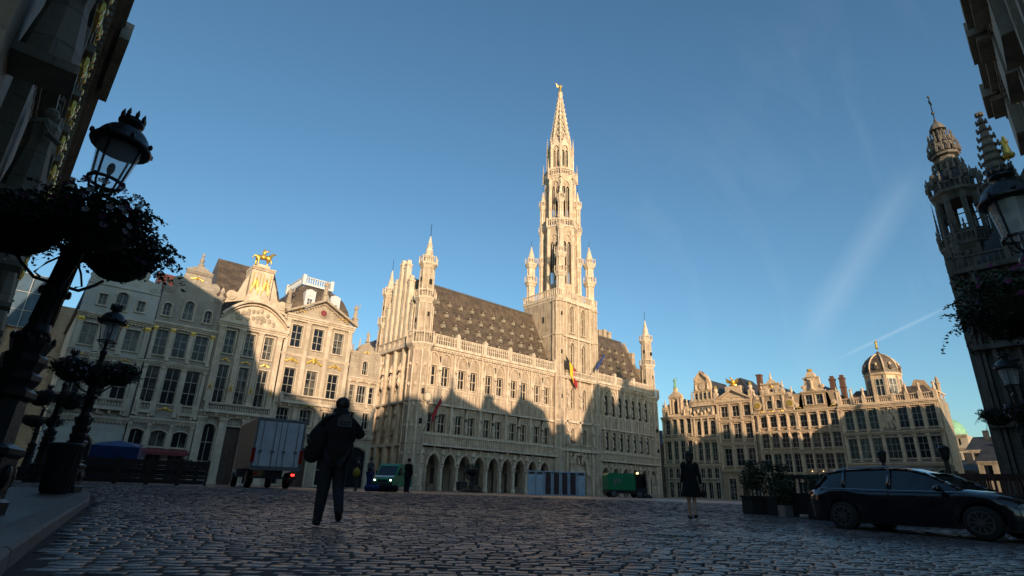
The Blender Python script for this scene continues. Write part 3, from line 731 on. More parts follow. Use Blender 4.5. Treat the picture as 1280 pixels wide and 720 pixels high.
# R3 pediment and golden phoenix
L = ry(60.35)
c3 = L(58.6,56.1,53.6)
h3 = rh(60.35,7.9,19.9,'three bay guild house with carved pediment and golden bird under a slate roof',
  [(0,6.1,[(L(58.3)[0],1.6,.3,4.4,'r',2,3),(L(55.6)[0],1.6,.3,3.6,'a',0,0),(L(53.3)[0],1.4,.5,3.4,'r',2,2)]), (6.1,11.2,row(c3,1.6,6.8,10.2)),
   (11.2,15.9,row(c3,1.65,12.1,15.1)), (15.9,19.8,row(c3,1.6,16.6,18.8,'r',2,2))],
  cor=[(6.1,.45,.4),(11.2,.4,.3),(15.9,.4,.35),(19.9,.6,.5)], pil=[(p,.42,a,b,0) for p in L(60.0,57.35,54.85,52.6) for a,b in ((6.2,10.8),(11.3,15.5),(16.,19.3))], mat=M['ochre'])
def f(m):
    m.prism([(.1,19.9),(7.8,19.9),(3.95,22.)],0,.6); m.bar((-.2,-.2,20.),(3.95,-.2,22.2),.6,.26); m.bar((3.95,-.2,22.2),(8.1,-.2,20.),.6,.26)
    for i in range(18): t=-1+2*(i+.5)/18; m.blob(3.95+t*2.6,-.03,20.35+(1-abs(t))*.7*random.random(),.18,.14,.25,5)
    for x in (.1,7.8): m.box(x-.4,x+.4,-.1,.7,20.,21.8); m.lathe(x,.3,[(.3,21.8),(.45,22.3),(.4,22.7),(.1,22.9)],8)
    m.box(2.2,5.7,.4,1.6,21.4,23.)
part(h3,'pediment',M['ochre_trim'],f)
part(h3,'golden_bird',M['gold'],lambda m: [m.blob(3.95,.6,23.9,.45,.4,.6,8),m.tube([(3.95,.5,24.2),(3.8,.3,24.8),(3.5,.2,24.9)],[.2,.13,.05]),m.add([(3.9,.6,23.9),(2.5,.6,24.9),(2.6,.6,23.8),(3.9,.7,23.4)],[(0,1,2,3)]),m.add([(4.,.6,23.9),(5.4,.6,24.7),(5.2,.6,23.7),(4.,.7,23.4)],[(0,1,2,3)]),m.blob(3.95,.6,23.2,.9,.4,.3,8),m.blob(.1,.3,23.1,.3,None,.4,8),m.blob(7.8,.3,23.1,.3,None,.4,8)])
part(h3,'roof',M['slate_dark'],lambda m: roof_ridge_y(m,-.1,8.,1.2,14,20.,25.4,3.,4))
part(h3,'chimney',M['brick'],lambda m: [m.box(8.1,9.,3,4,19.5,25.),m.box(8.,9.1,2.9,4.1,25.,25.3)])
# R4
L = ry(52.3)
c4 = L(50.6,48.7,46.8,44.95)
h4 = rh(52.2,8.,17.,'four bay guild house with paired arched attic windows and gilded ovals in a scrolled gable',
  [(0,4.9,row(c4,1.4,.4,3.8,'r',2,2)), (4.9,9.4,row(c4,1.45,5.5,8.9)), (9.4,13.2,row(c4,1.45,10.,12.7)), (13.2,16.9,row(c4,1.4,13.9,16.,'r',2,2)),
   (16.9,20.2,row((3.2,5.05),1.1,17.5,19.2,'a',2,2))],
  cor=[(4.9,.4,.3),(9.4,.3,.25),(13.2,.35,.3),(16.9,.5,.45)], pil=[(p,.26,a,b,0,.28) for p in L(51.6,49.65,47.75,45.9,44.2) for a,b in ((5.,9.),(9.5,12.9),(13.3,16.4))], mat=M['ochre'])
def f(m):
    m.prism([(1.6,20.2),(6.6,20.2),(6.4,21.),(5.9,21.3),(5.6,22.4),(5.,22.7),(4.1,23.6),(3.2,22.7),(2.6,22.4),(2.3,21.3),(1.8,21.)],0,.6)
    for x in (.9,7.3): m.disc(x,18.3,.95,-.2,.4,14,.85); volute(m,x,20.,.5,-.1,.4)
    volute(m,2.2,21.,.5,-.15,.4); volute(m,6.,21.,.5,-.15,.4); cornice(m,1.6,6.6,20.3,.3,.3,dent=False); cornice(m,2.4,5.8,22.5,.3,.3,dent=False)
    for x,z in ((4.1,23.4),(2.,21.6),(6.2,21.6),(.4,20.3),(7.8,20.3)): m.lathe(x,.1,[(.22,z),(.3,z+.35),(.1,z+.6),(.18,z+.9),(.02,z+1.3)],8)
    for x in (2.15,4.1,6.1): m.box(x-.16,x+.16,-.25,.02,17.,20.)
    for x in (3.1,5.1): m.box(x-.35,x+.35,-.12,.02,20.5,21.6)
part(h4,'gable',M['ochre_trim'],f)
part(h4,'gilded_relief',M['gold'],lambda m: [m.disc(x,18.3,.62,-.28,-.19,12) for x in (.9,7.3)]+[gilt(m,x,17.,1.,.3,-.5) for x in (1.7,3.7,5.6)]+[gilt(m,4.1,21.9,.8,.6,-.1)])
part(h4,'roof',M['slate_dark'],lambda m: roof_ridge_y(m,.1,7.9,.5,14,17.,22.5,0,3))
part(h4,'oculus',M['dark'],lambda m: m.disc(4.1,21.1,.3,-.05,.0,10))
# R5
L = ry(44.25)
c4 = L(43.0,41.15,39.4,37.6)
h5 = rh(44.15,7.7,17.,'four bay guild house with a tall shell topped gable niche and golden ball',
  [(0,5.4,row(c4,1.4,.4,4.2,'r',2,2)), (5.4,9.3,row(c4,1.45,6.1,8.8)), (9.3,13.1,row(c4,1.45,9.9,12.5)), (13.1,16.9,row(c4,1.4,13.7,15.9,'r',2,2)),
   (16.9,20.,row((2.8,4.7),1.3,17.7,19.5,'r',2,2))],
  cor=[(5.4,.4,.3),(9.3,.3,.25),(13.1,.35,.3),(16.9,.5,.45)], pil=[(p,.26,a,b,0,.28) for p in L(43.9,42.05,40.25,38.5,36.7) for a,b in ((5.5,8.9),(9.4,12.7),(13.2,16.4))], mat=M['ochre'])
def f(m):
    m.prism([(1.5,20.),(6.,20.),(5.3,20.6),(5.1,22.6),(4.7,23.),(3.75,23.9),(2.8,23.),(2.4,22.6),(2.2,20.6)],0,.6)
    for s,x0 in ((-1,1.6),(1,5.9)): m.prism([(x0,17.),(x0+s*1.7,17.),(x0+s*1.5,17.7),(x0+s*.7,18.1),(x0+s*.4,19.5),(x0,20.)],0,.5); volute(m,x0+s*1.2,17.8,.5,-.1,.4); m.lathe(x0+s*1.8,.1,[(.2,17.),(.25,19.),(.3,19.4),(.1,19.7),(.16,20.),(.02,20.5)],8)
    cornice(m,1.5,6.,20.2,.35,.35,dent=False); cornice(m,2.3,5.2,22.8,.3,.3,dent=False); statue_mb(m,3.75,-.2,20.5,2.,1); m.disc(3.75,23.,.85,-.3,.4,14)
    volute(m,2.1,21.,.4,-.1,.4); volute(m,5.4,21.,.4,-.1,.4)
part(h5,'gable',M['ochre_trim'],f)
part(h5,'golden_ball',M['gold'],lambda m: [m.blob(3.75,-.1,24.1,.55,None,.3,8)]+[gilt(m,x,17.3,.8,.3,-.08) for x in (.8,6.8)])
part(h5,'roof',M['slate_dark'],lambda m: roof_ridge_y(m,.1,7.6,.5,14,17.,22.,0,3))
for x in (1.6,3.5,5.3): part(h5,'window_glow',M['amber_dim'],lambda m,x=x: m.blob(x,-.3,5.7,.09,None,.12,6))  # added glowing blobs standing for warm light in the windows
for x in (6.6,8.3):
    part(h5,'chimney',M['brick'],lambda m,x=x: [m.box(x-.4,x+.4,2,2.9,17,22.2),m.box(x-.5,x+.5,1.9,3.,22.2,22.5),m.box(x-.5,x+.5,1.9,3.,20.6,20.8),m.box(x-.3,x+.3,2.1,2.8,22.5,23.)])
# R6 domed corner house
L = ry(36.35)
lo = L(35.05,33.2,31.25,26.7,24.75,22.85); up = L(35.0,33.15,31.2,26.75,24.75,22.8)
h6 = rh(36.4,15.,16.9,'wide baroque corner house with balustraded roof, statues and octagonal dome',
  [(0,7.,row(lo,1.4,.4,2.9,'r',2,1)+row(lo+L(28.95),1.4,3.9,5.9,'s',2,1)+[(L(28.95)[0],1.8,.3,3.3,'a',0,0)]), (7.,12.,row(lo,1.45,7.7,11.1)+row(L(28.95),2.1,7.7,11.1,'r',3,3)), (12.,16.9,row(up,1.4,12.6,15.9))],
  cor=[(7.,.5,.4),(12.1,.45,.4),(16.9,.7,.6)], pil=[(p,.42,a,b,0,.2) for p in L(36.1,34.1,32.2,30.2,27.75,25.7,23.8,21.8) for a,b in ((7.1,11.5),(12.2,16.2))], mat=M['grey'], D=6.)
def f(m):
    m.box(0,15,-.1,.5,16.9,17.1); P=[.3,2.3,4.2,6.2,8.7,10.7,12.6,14.7]
    for a,b in zip(P[:-1],P[1:]): balustrade(m,a+.2,b-.2,.15,17.1,18.2,.28,.1)
    for x in P: m.box(x-.25,x+.25,-.1,.4,17.1,18.4)
    for y in range(3): m.box(14.75,14.95,.6+y*2,.8+y*2,17.1,18.2)
    m.box(14.7,15.,.4,6,18.2,18.4)
    for i,x in enumerate(P):
        if i not in (3,4): statue_mb(m,x,.15,18.5,1.5,i%2)
part(h6,'roof_balustrade',M['ochre_trim'],f)
part(h6,'carving',M['ochre_trim'],lambda m: [m.blob(L(29.)[0]+random.uniform(-1.1,1.1),-.05,14.2+random.uniform(-1.5,1.6),.28,.2,.35,6) for _ in range(40)]+[m.disc(L(29.)[0],14.4,.8,-.25,.02,14)])
def f(m):
    cx,cy=6.9,3.6; m.lathe(cx,cy,[(2.9,16.9),(2.9,17.6),(2.65,17.7),(2.65,21.9),(2.95,22.1),(3.05,22.4),(2.8,22.5)],8,PI/8)
    for j in range(8): t=2*PI*j/8+PI/8; m.box(cx+2.6*math.cos(t)-.22,cx+2.6*math.cos(t)+.22,cy+2.6*math.sin(t)-.22,cy+2.6*math.sin(t)+.22,17.6,22.)
dr = part(h6,'dome_drum',M['ochre_trim'],f)
for j in range(8):
    t=2*PI*j/8; g=MB().use(M['glass']); g.T=Matrix.Translation((6.9+2.47*math.cos(t),3.6+2.47*math.sin(t),18.2))@Matrix.Rotation(t+PI/2,4,'Z')
    g.box(-.6,.6,-.04,.0,0,3.1); g.use(M['frame'])
    for x in (-.62,0,.62): g.box(x-.06,x+.06,-.12,-.05,0,3.1)
    for z in (0,1.9,3.1): g.box(-.6,.6,-.11,-.052,z-.05,z+.05)
    g.build('dome_window',h6)
part(h6,'dome',M['slate'],lambda m: [m.lathe(6.9,3.6,[(2.9,22.5),(2.95,23.1),(2.7,24.1),(2.1,25.),(1.3,25.7),(.5,26.1),(.35,26.5),(.12,26.7)],8,PI/8)]+[m.blob(6.9+2.8*math.cos(2*PI*j/8),3.6+2.8*math.sin(2*PI*j/8),23.3,.35,None,.45,6) for j in range(8)])
part(h6,'dome_ribs',M['ochre_trim'],lambda m: [m.tube([(6.9+r*math.cos(t),3.6+r*math.sin(t),z) for r,z in ((2.95,22.6),(2.98,23.1),(2.73,24.15),(2.13,25.05),(1.33,25.75),(.5,26.15))],.13,5) for t in [2*PI*j/8+PI/8 for j in range(8)]]+[m.blob(6.9+2.75*math.cos(t),3.6+2.75*math.sin(t),23.95,.2,None,.3,6) for t in [2*PI*j/8 for j in range(8)]])
part(h6,'weather_vane',M['gold'],lambda m: [m.bar((6.9,3.6,26.5),(6.9,3.6,27.4),.08),statue_mb(m,6.9,3.6,27.4,1.5,1)])
part(h6,'roof',M['slate'],lambda m: roof_ridge_x(m,.3,14.7,.8,5.9,17.1,19.9,2))
part(h6,'rear_gable',M['ochre'],lambda m: [m.prism([(9.5,17.),(14.2,17.),(14.2,18.6),(12.9,20.2),(12.6,21.),(11.1,21.3),(10.6,20.3),(9.5,18.6)],5.2,5.7),m.lathe(14.3,5.4,[(.3,18.5),(.35,20.),(.5,20.2),(.2,20.6),(.3,21.),(.03,21.5)],8)])
# ------------------------------------------------------------------ town hall
hall = thing('town_hall','Gothic town hall of pale stone with arcade, steep slate roof and tall openwork spire','town hall',(44,71,0))
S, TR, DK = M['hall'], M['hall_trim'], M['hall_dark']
# local coords: x = X-44, y = Y-71
def wing(x0, x1, arc, aw, lowz, upz, winx, ww, knd):
    w = MB().use(S)
    wall(w, x0, x1, 0, 6.5, [(x, aw, .25, 5.35, 'p') for x in arc], 0, 1.0)
    wall(w, x0, x1, 6.5, 12.9, [(x, ww, lowz[0], lowz[1], 'r') for x in winx], .6, .4)
    wall(w, x0, x1, 12.9, 22.0, [(x, ww, upz[0], upz[1], 'r' if knd == 0 else 'p') for x in winx], .6, .4)
    w.box(x0, x1, 0, .6, 6.3, 6.5)
    w.build('wall', hall)
    # gallery interior: back wall with doors, vault
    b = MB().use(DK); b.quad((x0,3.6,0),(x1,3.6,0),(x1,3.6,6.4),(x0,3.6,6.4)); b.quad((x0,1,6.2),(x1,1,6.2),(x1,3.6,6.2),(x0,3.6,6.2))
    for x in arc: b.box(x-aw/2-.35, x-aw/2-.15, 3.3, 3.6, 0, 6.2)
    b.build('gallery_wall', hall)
    d = MB().use(M['door'])
    for i, x in enumerate(arc):
        if i % 3 != 1: d.box(x-.1, x+.75, 3.5, 3.57, .2, 3.4)
        else: d.box(x-.8, x-.05, 3.5, 3.57, 1.3, 3.6)
    d.build('gallery_door', hall)
    # columns, archivolts, gallery parapet
    t = MB().use(TR)
    edges = [x-aw/2 for x in arc] + [arc[-1]+aw/2]
    for i, x in enumerate(arc):
        pts, zs = arch_pts(x, aw+.34, 5.62, 'p')
        for p, q in zip(pts[:-1], pts[1:]): t.bar((p[0],-.1,p[1]), (q[0],-.1,q[1]), .24, .2)
        t.bar((x,-.12,5.55),(x,-.12,6.3),.14); t.blob(x,-.15,6.3,.2,None,.22,6)
    for a, b_ in zip([x0-1.5]+[x+aw/2 for x in arc], [x-aw/2 for x in arc]+[x1+1.5]):
        xm = max(x0+.3, min(x1-.3, (a+b_)/2))
        t.lathe(xm, -.12, [(.34,0),(.34,.7),(.2,.8),(.2,3.5),(.34,3.65),(.34,3.85)], 8, PI/8)
        statue_mb(t, xm, -.28, 4.15, 1.15); t.prism([(xm-.3,5.4),(xm+.3,5.4),(xm,6.2)], -.5, .0)
    t.box(x0, x1, -.55, .62, 6.5, 6.78); t.box(x0, x1, -.62, -.2, 8.02, 8.25); t.box(x0, x1, -.3, -.2, 6.75, 8.05)
    t.use(DK); n = int((x1-x0)/.42)
    t.use(TR)
    for i in range(n+1):
        x = x0+i*(x1-x0)/n; t.box(x-.07, x+.07, -.5, -.28, 6.78, 8.03)
        if i < n: xm = x+(x1-x0)/n/2; t.prism([(xm-.14,7.75),(xm,7.92),(xm+.14,7.75),(xm+.14,8.03),(xm-.14,8.03)], -.42, -.28)
    t.box(x0, x1, -.3, .62, 6.8, 6.86)
    t.build('gallery_parapet', hall)
def tracery(mb, x0, x1, z0, z1, y, step):
    n = max(1, int((x1-x0)/step))
    for i in range(n+1):
        x = x0+i*(x1-x0)/n; mb.box(x-.05, x+.05, y-.1, y+.02, z0, z1)
    for i in range(n):
        x = x0+(i+.5)*(x1-x0)/n; w = (x1-x0)/n
        mb.bar((x-w/2,y-.05,z1-w*.9),(x,y-.05,z1-.1),.09); mb.bar((x+w/2,y-.05,z1-w*.9),(x,y-.05,z1-.1),.09)
    mb.box(x0, x1, y-.13, y+.02, z1-.06, z1+.06)
# reusable statues under canopies
sm = MB().use(TR); statue_mb(sm, 0, 0, .25, 1.55); sm.lathe(0,0,[(.05,-.35),(.28,.1),(.3,.2)],8); sm.lathe(0,0,[(.3,2.05),(.34,2.3),(.22,2.35),(.04,3.3)],6)
for k in range(4): sm.blob(.2*math.cos(k*PI/2),.2*math.sin(k*PI/2),2.45,.07,None,.16,4)
STAT = sm.mesh('niche_statue')
def upper(x0, x1, winx, ww, lowz, upz, piers, right=False):
    t = MB().use(TR)
    y = .6
    for x in winx:
        # lower window: label and tracery panel above
        surround(t, x, ww, lowz[0], lowz[1], 'r', .12, .12, y, sill=True)
        tracery(t, x-ww/2-.1, x+ww/2+.1, lowz[1]+.2, 12.6, y, .34)
        surround(t, x, ww, upz[0], upz[1], 'p' if right else 'r', .12, .12, y, sill=True)
        # blind pointed arch over the upper window
        pts, zs = arch_pts(x, ww+.62, 20.75 if not right else upz[1]+.75, 'p')
        for p, q in zip(pts[:-1], pts[1:]): t.bar((p[0],y-.14,p[1]), (q[0],y-.14,q[1]), .3, .17)
        t.box(x-ww/2-.42, x-ww/2-.2, y-.28, y, upz[0]-.3, zs); t.box(x+ww/2+.2, x+ww/2+.42, y-.28, y, upz[0]-.3, zs)
        t.bar((x,y-.2,pts[len(pts)//2][1]),(x,y-.2,pts[len(pts)//2][1]+1.1),.12); t.blob(x,y-.22,pts[len(pts)//2][1]+.9,.2,.14,.2,6)
        tracery(t, x-ww/2-.1, x+ww/2+.1, 13.1, upz[0]-.25, y, .34)
    tracery(t, x0, x1, 13.0, 15.05, y, .62); tracery(t, x0, x1, 20.3, 21.2, y, .5)
    xs_ = sorted(winx)
    for a_, b_ in zip(xs_[:-1], xs_[1:]):
        g_ = (b_-a_-ww)/2-.5
        for q in ((a_+b_)/2-g_*.55, (a_+b_)/2+g_*.55) if not right else ():
            t.box(q-.06, q+.06, y-.2, y+.02, 8.6, 12.6); t.box(q-.06, q+.06, y-.2, y+.02, 15.4, 20.2)
    # string courses
    for z, h, pr in ((8.45,.16,.25),(12.75,.3,.5),(15.2,.14,.25),(21.35,.2,.35)): t.box(x0, x1, y-pr, y+.03, z-h/2, z+h/2)
    t.box(x0, x1, y-.75, y+.05, 21.5, 21.75); t.box(x0, x1, y-.5, y+.05, 21.2, 21.5)
    for i in range(int((x1-x0)/.6)):
        x = x0+.3+i*.6; t.prism([(x-.22,20.95),(x+.22,20.95),(x+.22,21.2),(x-.22,21.2)], y-.4, y)
    # buttress shafts with pinnacles at the piers
    for x in piers:
        t.box(x-.2, x+.2, y-.42, y+.02, 8.2, 12.9); t.box(x-.17, x+.17, y-.36, y+.02, 12.9, 20.2)
        pinnacle(t, x, y-.3, 19.4, .34, 2.3)
    t.build('wall_tracery', hall)
LW0, LW1, RW0, RW1 = 2.6, 29.9, 41.5, 60.2
arcL = [3.75+2.88*k for k in range(9)]; winL = []
for k in range(5): winL += [2.75+5.65*k, 5.2+5.65*k]
pierL = [1.1+5.65*k for k in range(1,6)]
wing(LW0-1.2, LW1, arcL, 2.05, (8.5,11.4), (15.6,18.65), winL, 1.45, 0)
upper(LW0-.8, LW1, winL, 1.45, (8.5,11.4), (15.6,18.65), [p-.02 for p in pierL[:-1]])
arcR = [43.4+3.1*k for k in range(6)]; winR = [42.6+2.25*k for k in range(8)]
wing(RW0, RW1+.6, arcR, 2.1, (8.7,12.2), (15.4,19.6), winR, 1.1, 1)
upper(RW0, RW1, winR, 1.1, (8.7,12.2), (15.4,19.6), [x+1.125 for x in winR[:-1]], True)
for x in winL:
    window_obj(hall, x, 8.5, 1.45, 11.4, 'r', 1.0, M['glass_hall'], M['hall_trim'], 2, 2, .12)
    window_obj(hall, x, 15.6, 1.45, 18.65, 'r', 1.0, M['glass_hall'], M['hall_trim'], 2, 2, .12)
for x in winR:
    window_obj(hall, x, 8.7, 1.1, 12.2, 'r', .85, M['glass_hall'], M['lead'], 2, 2, .07)
    window_obj(hall, x, 15.4, 1.1, 19.6, 'p', .85, M['glass_hall'], M['lead'], 2, 2, .07)
def niche(x, z, y=.3, rz=0, parent=None):
    o = link('niche_statue', STAT, parent or hall, (x,y,z), rz); return o
for k in range(5):
    a = 2.75+5.65*k
    for x in (a+1.22, a-1.42) if k else (a+1.22,): niche(x, 8.9); niche(x, 15.9)
for x in winR[:-1]: niche(x+1.12, 9.2, .05); niche(x+1.12, 15.9, .12)
# body core, so that nothing shows through
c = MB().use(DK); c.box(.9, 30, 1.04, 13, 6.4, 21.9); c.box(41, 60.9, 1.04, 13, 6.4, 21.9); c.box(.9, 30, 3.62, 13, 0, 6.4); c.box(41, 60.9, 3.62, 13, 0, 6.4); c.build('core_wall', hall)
# parapet balustrades
def parapet(x0, x1, posts, z0=21.75, z1=23.55):
    b = MB().use(TR); y = 0.05
    b.box(x0, x1, y-.18, y+.18, z0, z0+.2); b.box(x0, x1, y-.16, y+.16, z1-.16, z1)
    n = int((x1-x0)/.44)
    for i in range(n):
        x = x0+(i+.5)*(x1-x0)/n
        b.box(x-.07, x+.07, y-.1, y+.1, z0+.2, z1-.2); b.prism([(x-.2,z1-.16),(x-.06,z1-.5),(x+.06,z1-.5),(x+.2,z1-.16)], y-.09, y+.09)
        b.box(x-.2, x+.2, y-.06, y+.06, z0+.85, z0+.97)
    for p in posts: b.box(p-.33, p+.33, y-.28, y+.28, z0-.05, z1+.3); b.prism([(p-.36,z1+.3),(p+.36,z1+.3),(p,z1+.75)], y-.3, y+.3)
    b.build('parapet', hall)
parapet(2.4, 29.9, [1.1+5.65*k+.1 for k in range(1,6)]); parapet(41.5, 60, [47.2,53.6])
# roofs with dormers
def hroof(x0, x1, left, right):
    r = MB().use(M['slate']); y0, y1, ze, zr = 1.0, 13., 21.9, 34.3; ym = 7.
    r.add([(x0,y0,ze),(x1,y0,ze),(x1,y1,ze),(x0,y1,ze),(x0+left,ym,zr),(x1-right,ym,zr)], [(0,1,5,4),(2,3,4,5),(1,2,5),(3,0,4)])
    r.use(M['lead']); r.bar((x0+left,ym,zr+.05),(x1-right,ym,zr+.05),.3)
    n = int((x1-right-x0-left)/.5)
    for i in range(n): r.bar((x0+left+.3+i*.5,ym,zr),(x0+left+.3+i*.5,ym,zr+.35),.07)
    return r.build('roof', hall)
R1 = hroof(1.2, 33, .0, 0); R2 = hroof(40, 60.3, 0, 1.2)
d = MB().use(M['slate']); d.add([(-.62,0,1.15),(.62,0,1.15),(0,0,1.75),(-.62,1.9,1.15),(.62,1.9,1.15),(0,1.9,1.75)], [(0,2,5,3),(2,1,4,5)])
d.box(-.72,.72,-.14,0,1.08,1.2); d.use(M['hall_dark']); d.box(-.5,.5,0,1.4,0,1.15); d.prism([(-.5,1.15),(.5,1.15),(0,1.68)],0,.1)
d.use(M['frame_dark']); d.box(-.36,.36,-.05,-.01,.1,1.05); d.use(M['slate'])
for sx in (-1,1): d.bar((sx*.72,-.1,1.15),(0,-.1,1.85),.1)
d.use(M['hall_dark']); d.box(-.3,-.03,-.08,-.05,.2,.95); d.box(.03,.3,-.08,-.05,.2,.95)
DORM = d.mesh('dormer')
for k, (z, off) in enumerate(((23.3,0),(25.6,1.25),(27.9,0),(30.3,1.25))):
    y = 1.0+(z-21.9)*6/12.4-.25
    for i in range(11):
        x = 4.3+off+i*2.5
        if x < 31.5-(z-23)*.1: link('dormer', DORM, R1, (x,y,z)).scale = (.70-.04*k, .8, .74-.04*k)
    for i in range(7):
        x = 43.2+off+i*2.5
        if x < 57.8: link('dormer', DORM, R2, (x,y,z)).scale = (.70-.04*k, .8, .74-.04*k)
# right gable end and chimneys
g = MB().use(S); g.add([(59.9,.9,21.9),(59.9,13.1,21.9),(59.9,7,34.6),(60.5,.9,21.9),(60.5,13.1,21.9),(60.5,7,34.6)], [(0,2,1),(3,4,5),(0,3,5,2),(1,2,5,4)])
for y_, z_ in ((3,26.5),(5,30.5),(9,31.5)): g.box(59.7,60.8,y_-.5,y_+.5,z_-3,z_+1.2)
for x_, z_ in ((52.2,36.2),(53.9,36.6),(55.6,36.4)): g.box(x_-.5,x_+.5,7.5,8.7,31,z_); g.box(x_-.6,x_+.6,7.4,8.8,z_-.4,z_-.1)
g.build('end_gable', hall)
# corner turret (shared)
def turret_mb():
    m = MB().use(TR); ph = PI/8
    m.use(S); m.lathe(0,0,[(1.95,0),(1.95,.9),(1.75,1.1),(1.75,6.6),(1.85,6.8),(1.7,6.9),(1.7,12.6),(1.85,12.8),(1.65,13),(1.65,20.6)],8,ph)
    m.use(TR)
    for j in range(8):
        t = 2*PI*j/8+ph; x, y = 1.72*math.cos(t), 1.72*math.sin(t)
        m.bar((x,y,1),(x,y,20.6),.2)
        t2 = 2*PI*j/8; x, y = 1.6*math.cos(t2), 1.6*math.sin(t2)
        for z in (2.2,5.3,9.2,12.3,15.3,18.4): m.blob(x,y,z,.22,None,.3,6)
    ring_gallery(m, 0, 0, 2.25, 21.4, 23.4, 8, ph, 3, 1.0)
    m.use(S); m.lathe(0,0,[(1.45,21.4),(1.45,28.0),(1.5,28.2),(1.3,28.3)],8,ph)
    m.use(TR); ring_gallery(m, 0, 0, 1.75, 29.0, 30.4, 8, ph, 2, .9)
    m.use(S); m.lathe(0,0,[(1.15,29),(1.12,34.2),(1.2,34.4)],8,ph)
    m.use(TR); ring_gallery(m, 0, 0, 1.5, 35.0, 36.3, 8, ph, 2, .7)
    m.lathe(0,0,[(.95,35.),(.9,36.4),(.62,37.3),(.08,40.3)],8,ph)
    for k in range(7):
        for j in range(4):
            r = .85*(1-k/7.5); t = 2*PI*j/4+ph; m.blob(r*math.cos(t), r*math.sin(t), 36.6+k*.52, .09, None, .12, 4)
    for j in range(8):
        t = 2*PI*j/8+ph; m.bar((1.16*math.cos(t),1.16*math.sin(t),30),(1.14*math.cos(t),1.14*math.sin(t),34.2),.14)
        m.bar((1.46*math.cos(t),1.46*math.sin(t),23),(1.44*math.cos(t),1.44*math.sin(t),28.2),.17)
    m.use(M['iron']); m.bar((0,0,40.2),(0,0,42.6),.07); m.use(M['dark'])
    for z in (9.5,13.9,26.,31.5): m.box(-.18,.18,-1.86 if z<20 else -1.42,-1.3 if z<20 else -1.0,z,z+.75)
    for z in (25.,32.): m.box(-1.42 if z<30 else -1.12,-1.,-.18,.18,z,z+.75)
    return m
TUR = turret_mb().mesh('corner_turret')
for (x, y, s) in ((.75,1.3,1.),(60.9,1.3,.97),(.75,13.2,.93)):
    o = link('corner_turret', TUR, hall, (x,y,0)); o.scale = (s if y<5 else .85, s if y<5 else .85, s)
# round clock-like disc on the left corner
m = MB().use(DK); m.T = Matrix.Translation((1.55,-.45,13.5)); m.disc(0,0,.75,-.12,.1,18); m.use(TR); m.disc(0,0,.55,-.17,-.1,16); m.build('clock_disc', hall)
# left flank facing -x
fl = MB(); fl.T = Matrix.Rotation(-PI/2,4,'Z')  # local: x -> -y world, y -> +x
fl.use(S)
# in flank coords x = -(y_hall), y = x_hall
wall(fl, -13.2, -1.3, 0, 6.5, [(-x,1.5,.4,4.6,'r') for x in (3.4,6.,8.6,11.2)], .1, .4)
wall(fl, -13.2, -1.3, 6.5, 13., [(-x,1.1,8.3,11.6,'p') for x in (3.4,6.,8.6,11.2)], .1, .4)
wall(fl, -13.2, -1.3, 13., 21.9, [(-x,1.1,15.,19.,'p') for x in (3.4,6.,8.6,11.2)], .1, .4)
fl.prism([(-13.2,21.9),(-1.2,21.9),(-7.2,35.)], .1, .7)
fl.quad((-13.3,.5,0),(-1,.5,0),(-1,.5,22),(-13.3,.5,22))
fl.box(-30,-13.2,.1,8,0,20.5)
fl.build('flank_wall', hall)
ft = MB(); ft.T = Matrix.Rotation(-PI/2,4,'Z'); ft.use(TR)
for x in (-2.2,-4.7,-7.3,-9.9,-12.3):
    ft.box(x-.3, x+.3, -.55, .12, 0, 6.6); ft.box(x-.25, x+.25, -.4, .12, 6.6, 21.5)
for x, zt in ((-3.3,30.),(-4.9,34.),(-6.3,37.2),(-8.,37.6),(-9.6,34.5),(-11.2,30.5)):
    ft.box(x-.33, x+.33, -.45, .5, 21.5, zt-1.); ft.box(x-.42, x+.42, -.55, .6, zt-1.0, zt-.7); ft.box(x-.25, x+.25, -.3, .4, zt-.7, zt)
ft.box(-13,-1.2,-.5,.12,12.7,13.); ft.box(-13,-1.2,-.6,.12,21.4,21.8); ft.box(-13,-1.2,-.5,.12,6.4,6.8); balustrade(ft,-13,-2,-.4,21.8,23.2,.4,.12)
for xx in (3.4,6.,8.6,11.2): tracery(ft,-xx-.6,-xx+.6,13.1,14.8,.1,.32); surround(ft,-xx,1.1,15.,19.,'p',.12,.1,.1); surround(ft,-xx,1.1,8.3,11.6,'p',.12,.1,.1)
cornice(ft,-30,-13.4,20.6,.5,.4,.1)
for x in (-14.6,-18,-21.5,-25): pinnacle(ft,x,.2,20.6,.7,5.5); ft.box(x-.3,x+.3,-.35,.12,0,20.6)
ft.build('flank_tracery', hall)
for x in (3.4,6.,8.6,11.2):
    for zb, zt in ((8.3,11.6),(15.,19.)):
        o = window_obj(hall, 0, 0, 1.1, zt-zb, 'p', 0, M['glass_hall'], M['hall_trim'], 2, 2, .1); o.location = (.47,x,zb); o.rotation_euler = (0,0,-PI/2)
    o = window_obj(hall, 0, 0, 1.5, 4.2, 'r', 0, M['glass_hall'], M['frame_dark'], 2, 2, .1); o.location = (.47,x,.4); o.rotation_euler = (0,0,-PI/2)
for x in (2.2,4.7,7.3,9.9,12.3):
    for z in (9.,15.7): niche(-.62,z,x,-PI/2).location = (-.62,x,z)
m = MB().use(M['slate']); m.add([(.3,13.2,20.5),(.3,30,20.5),(8,30,20.5),(8,13.2,20.5),(4.2,13.2,27),(4.2,30,27)],[(0,4,5,1),(3,2,5,4),(0,3,4)]); m.build('rear_roof', hall)

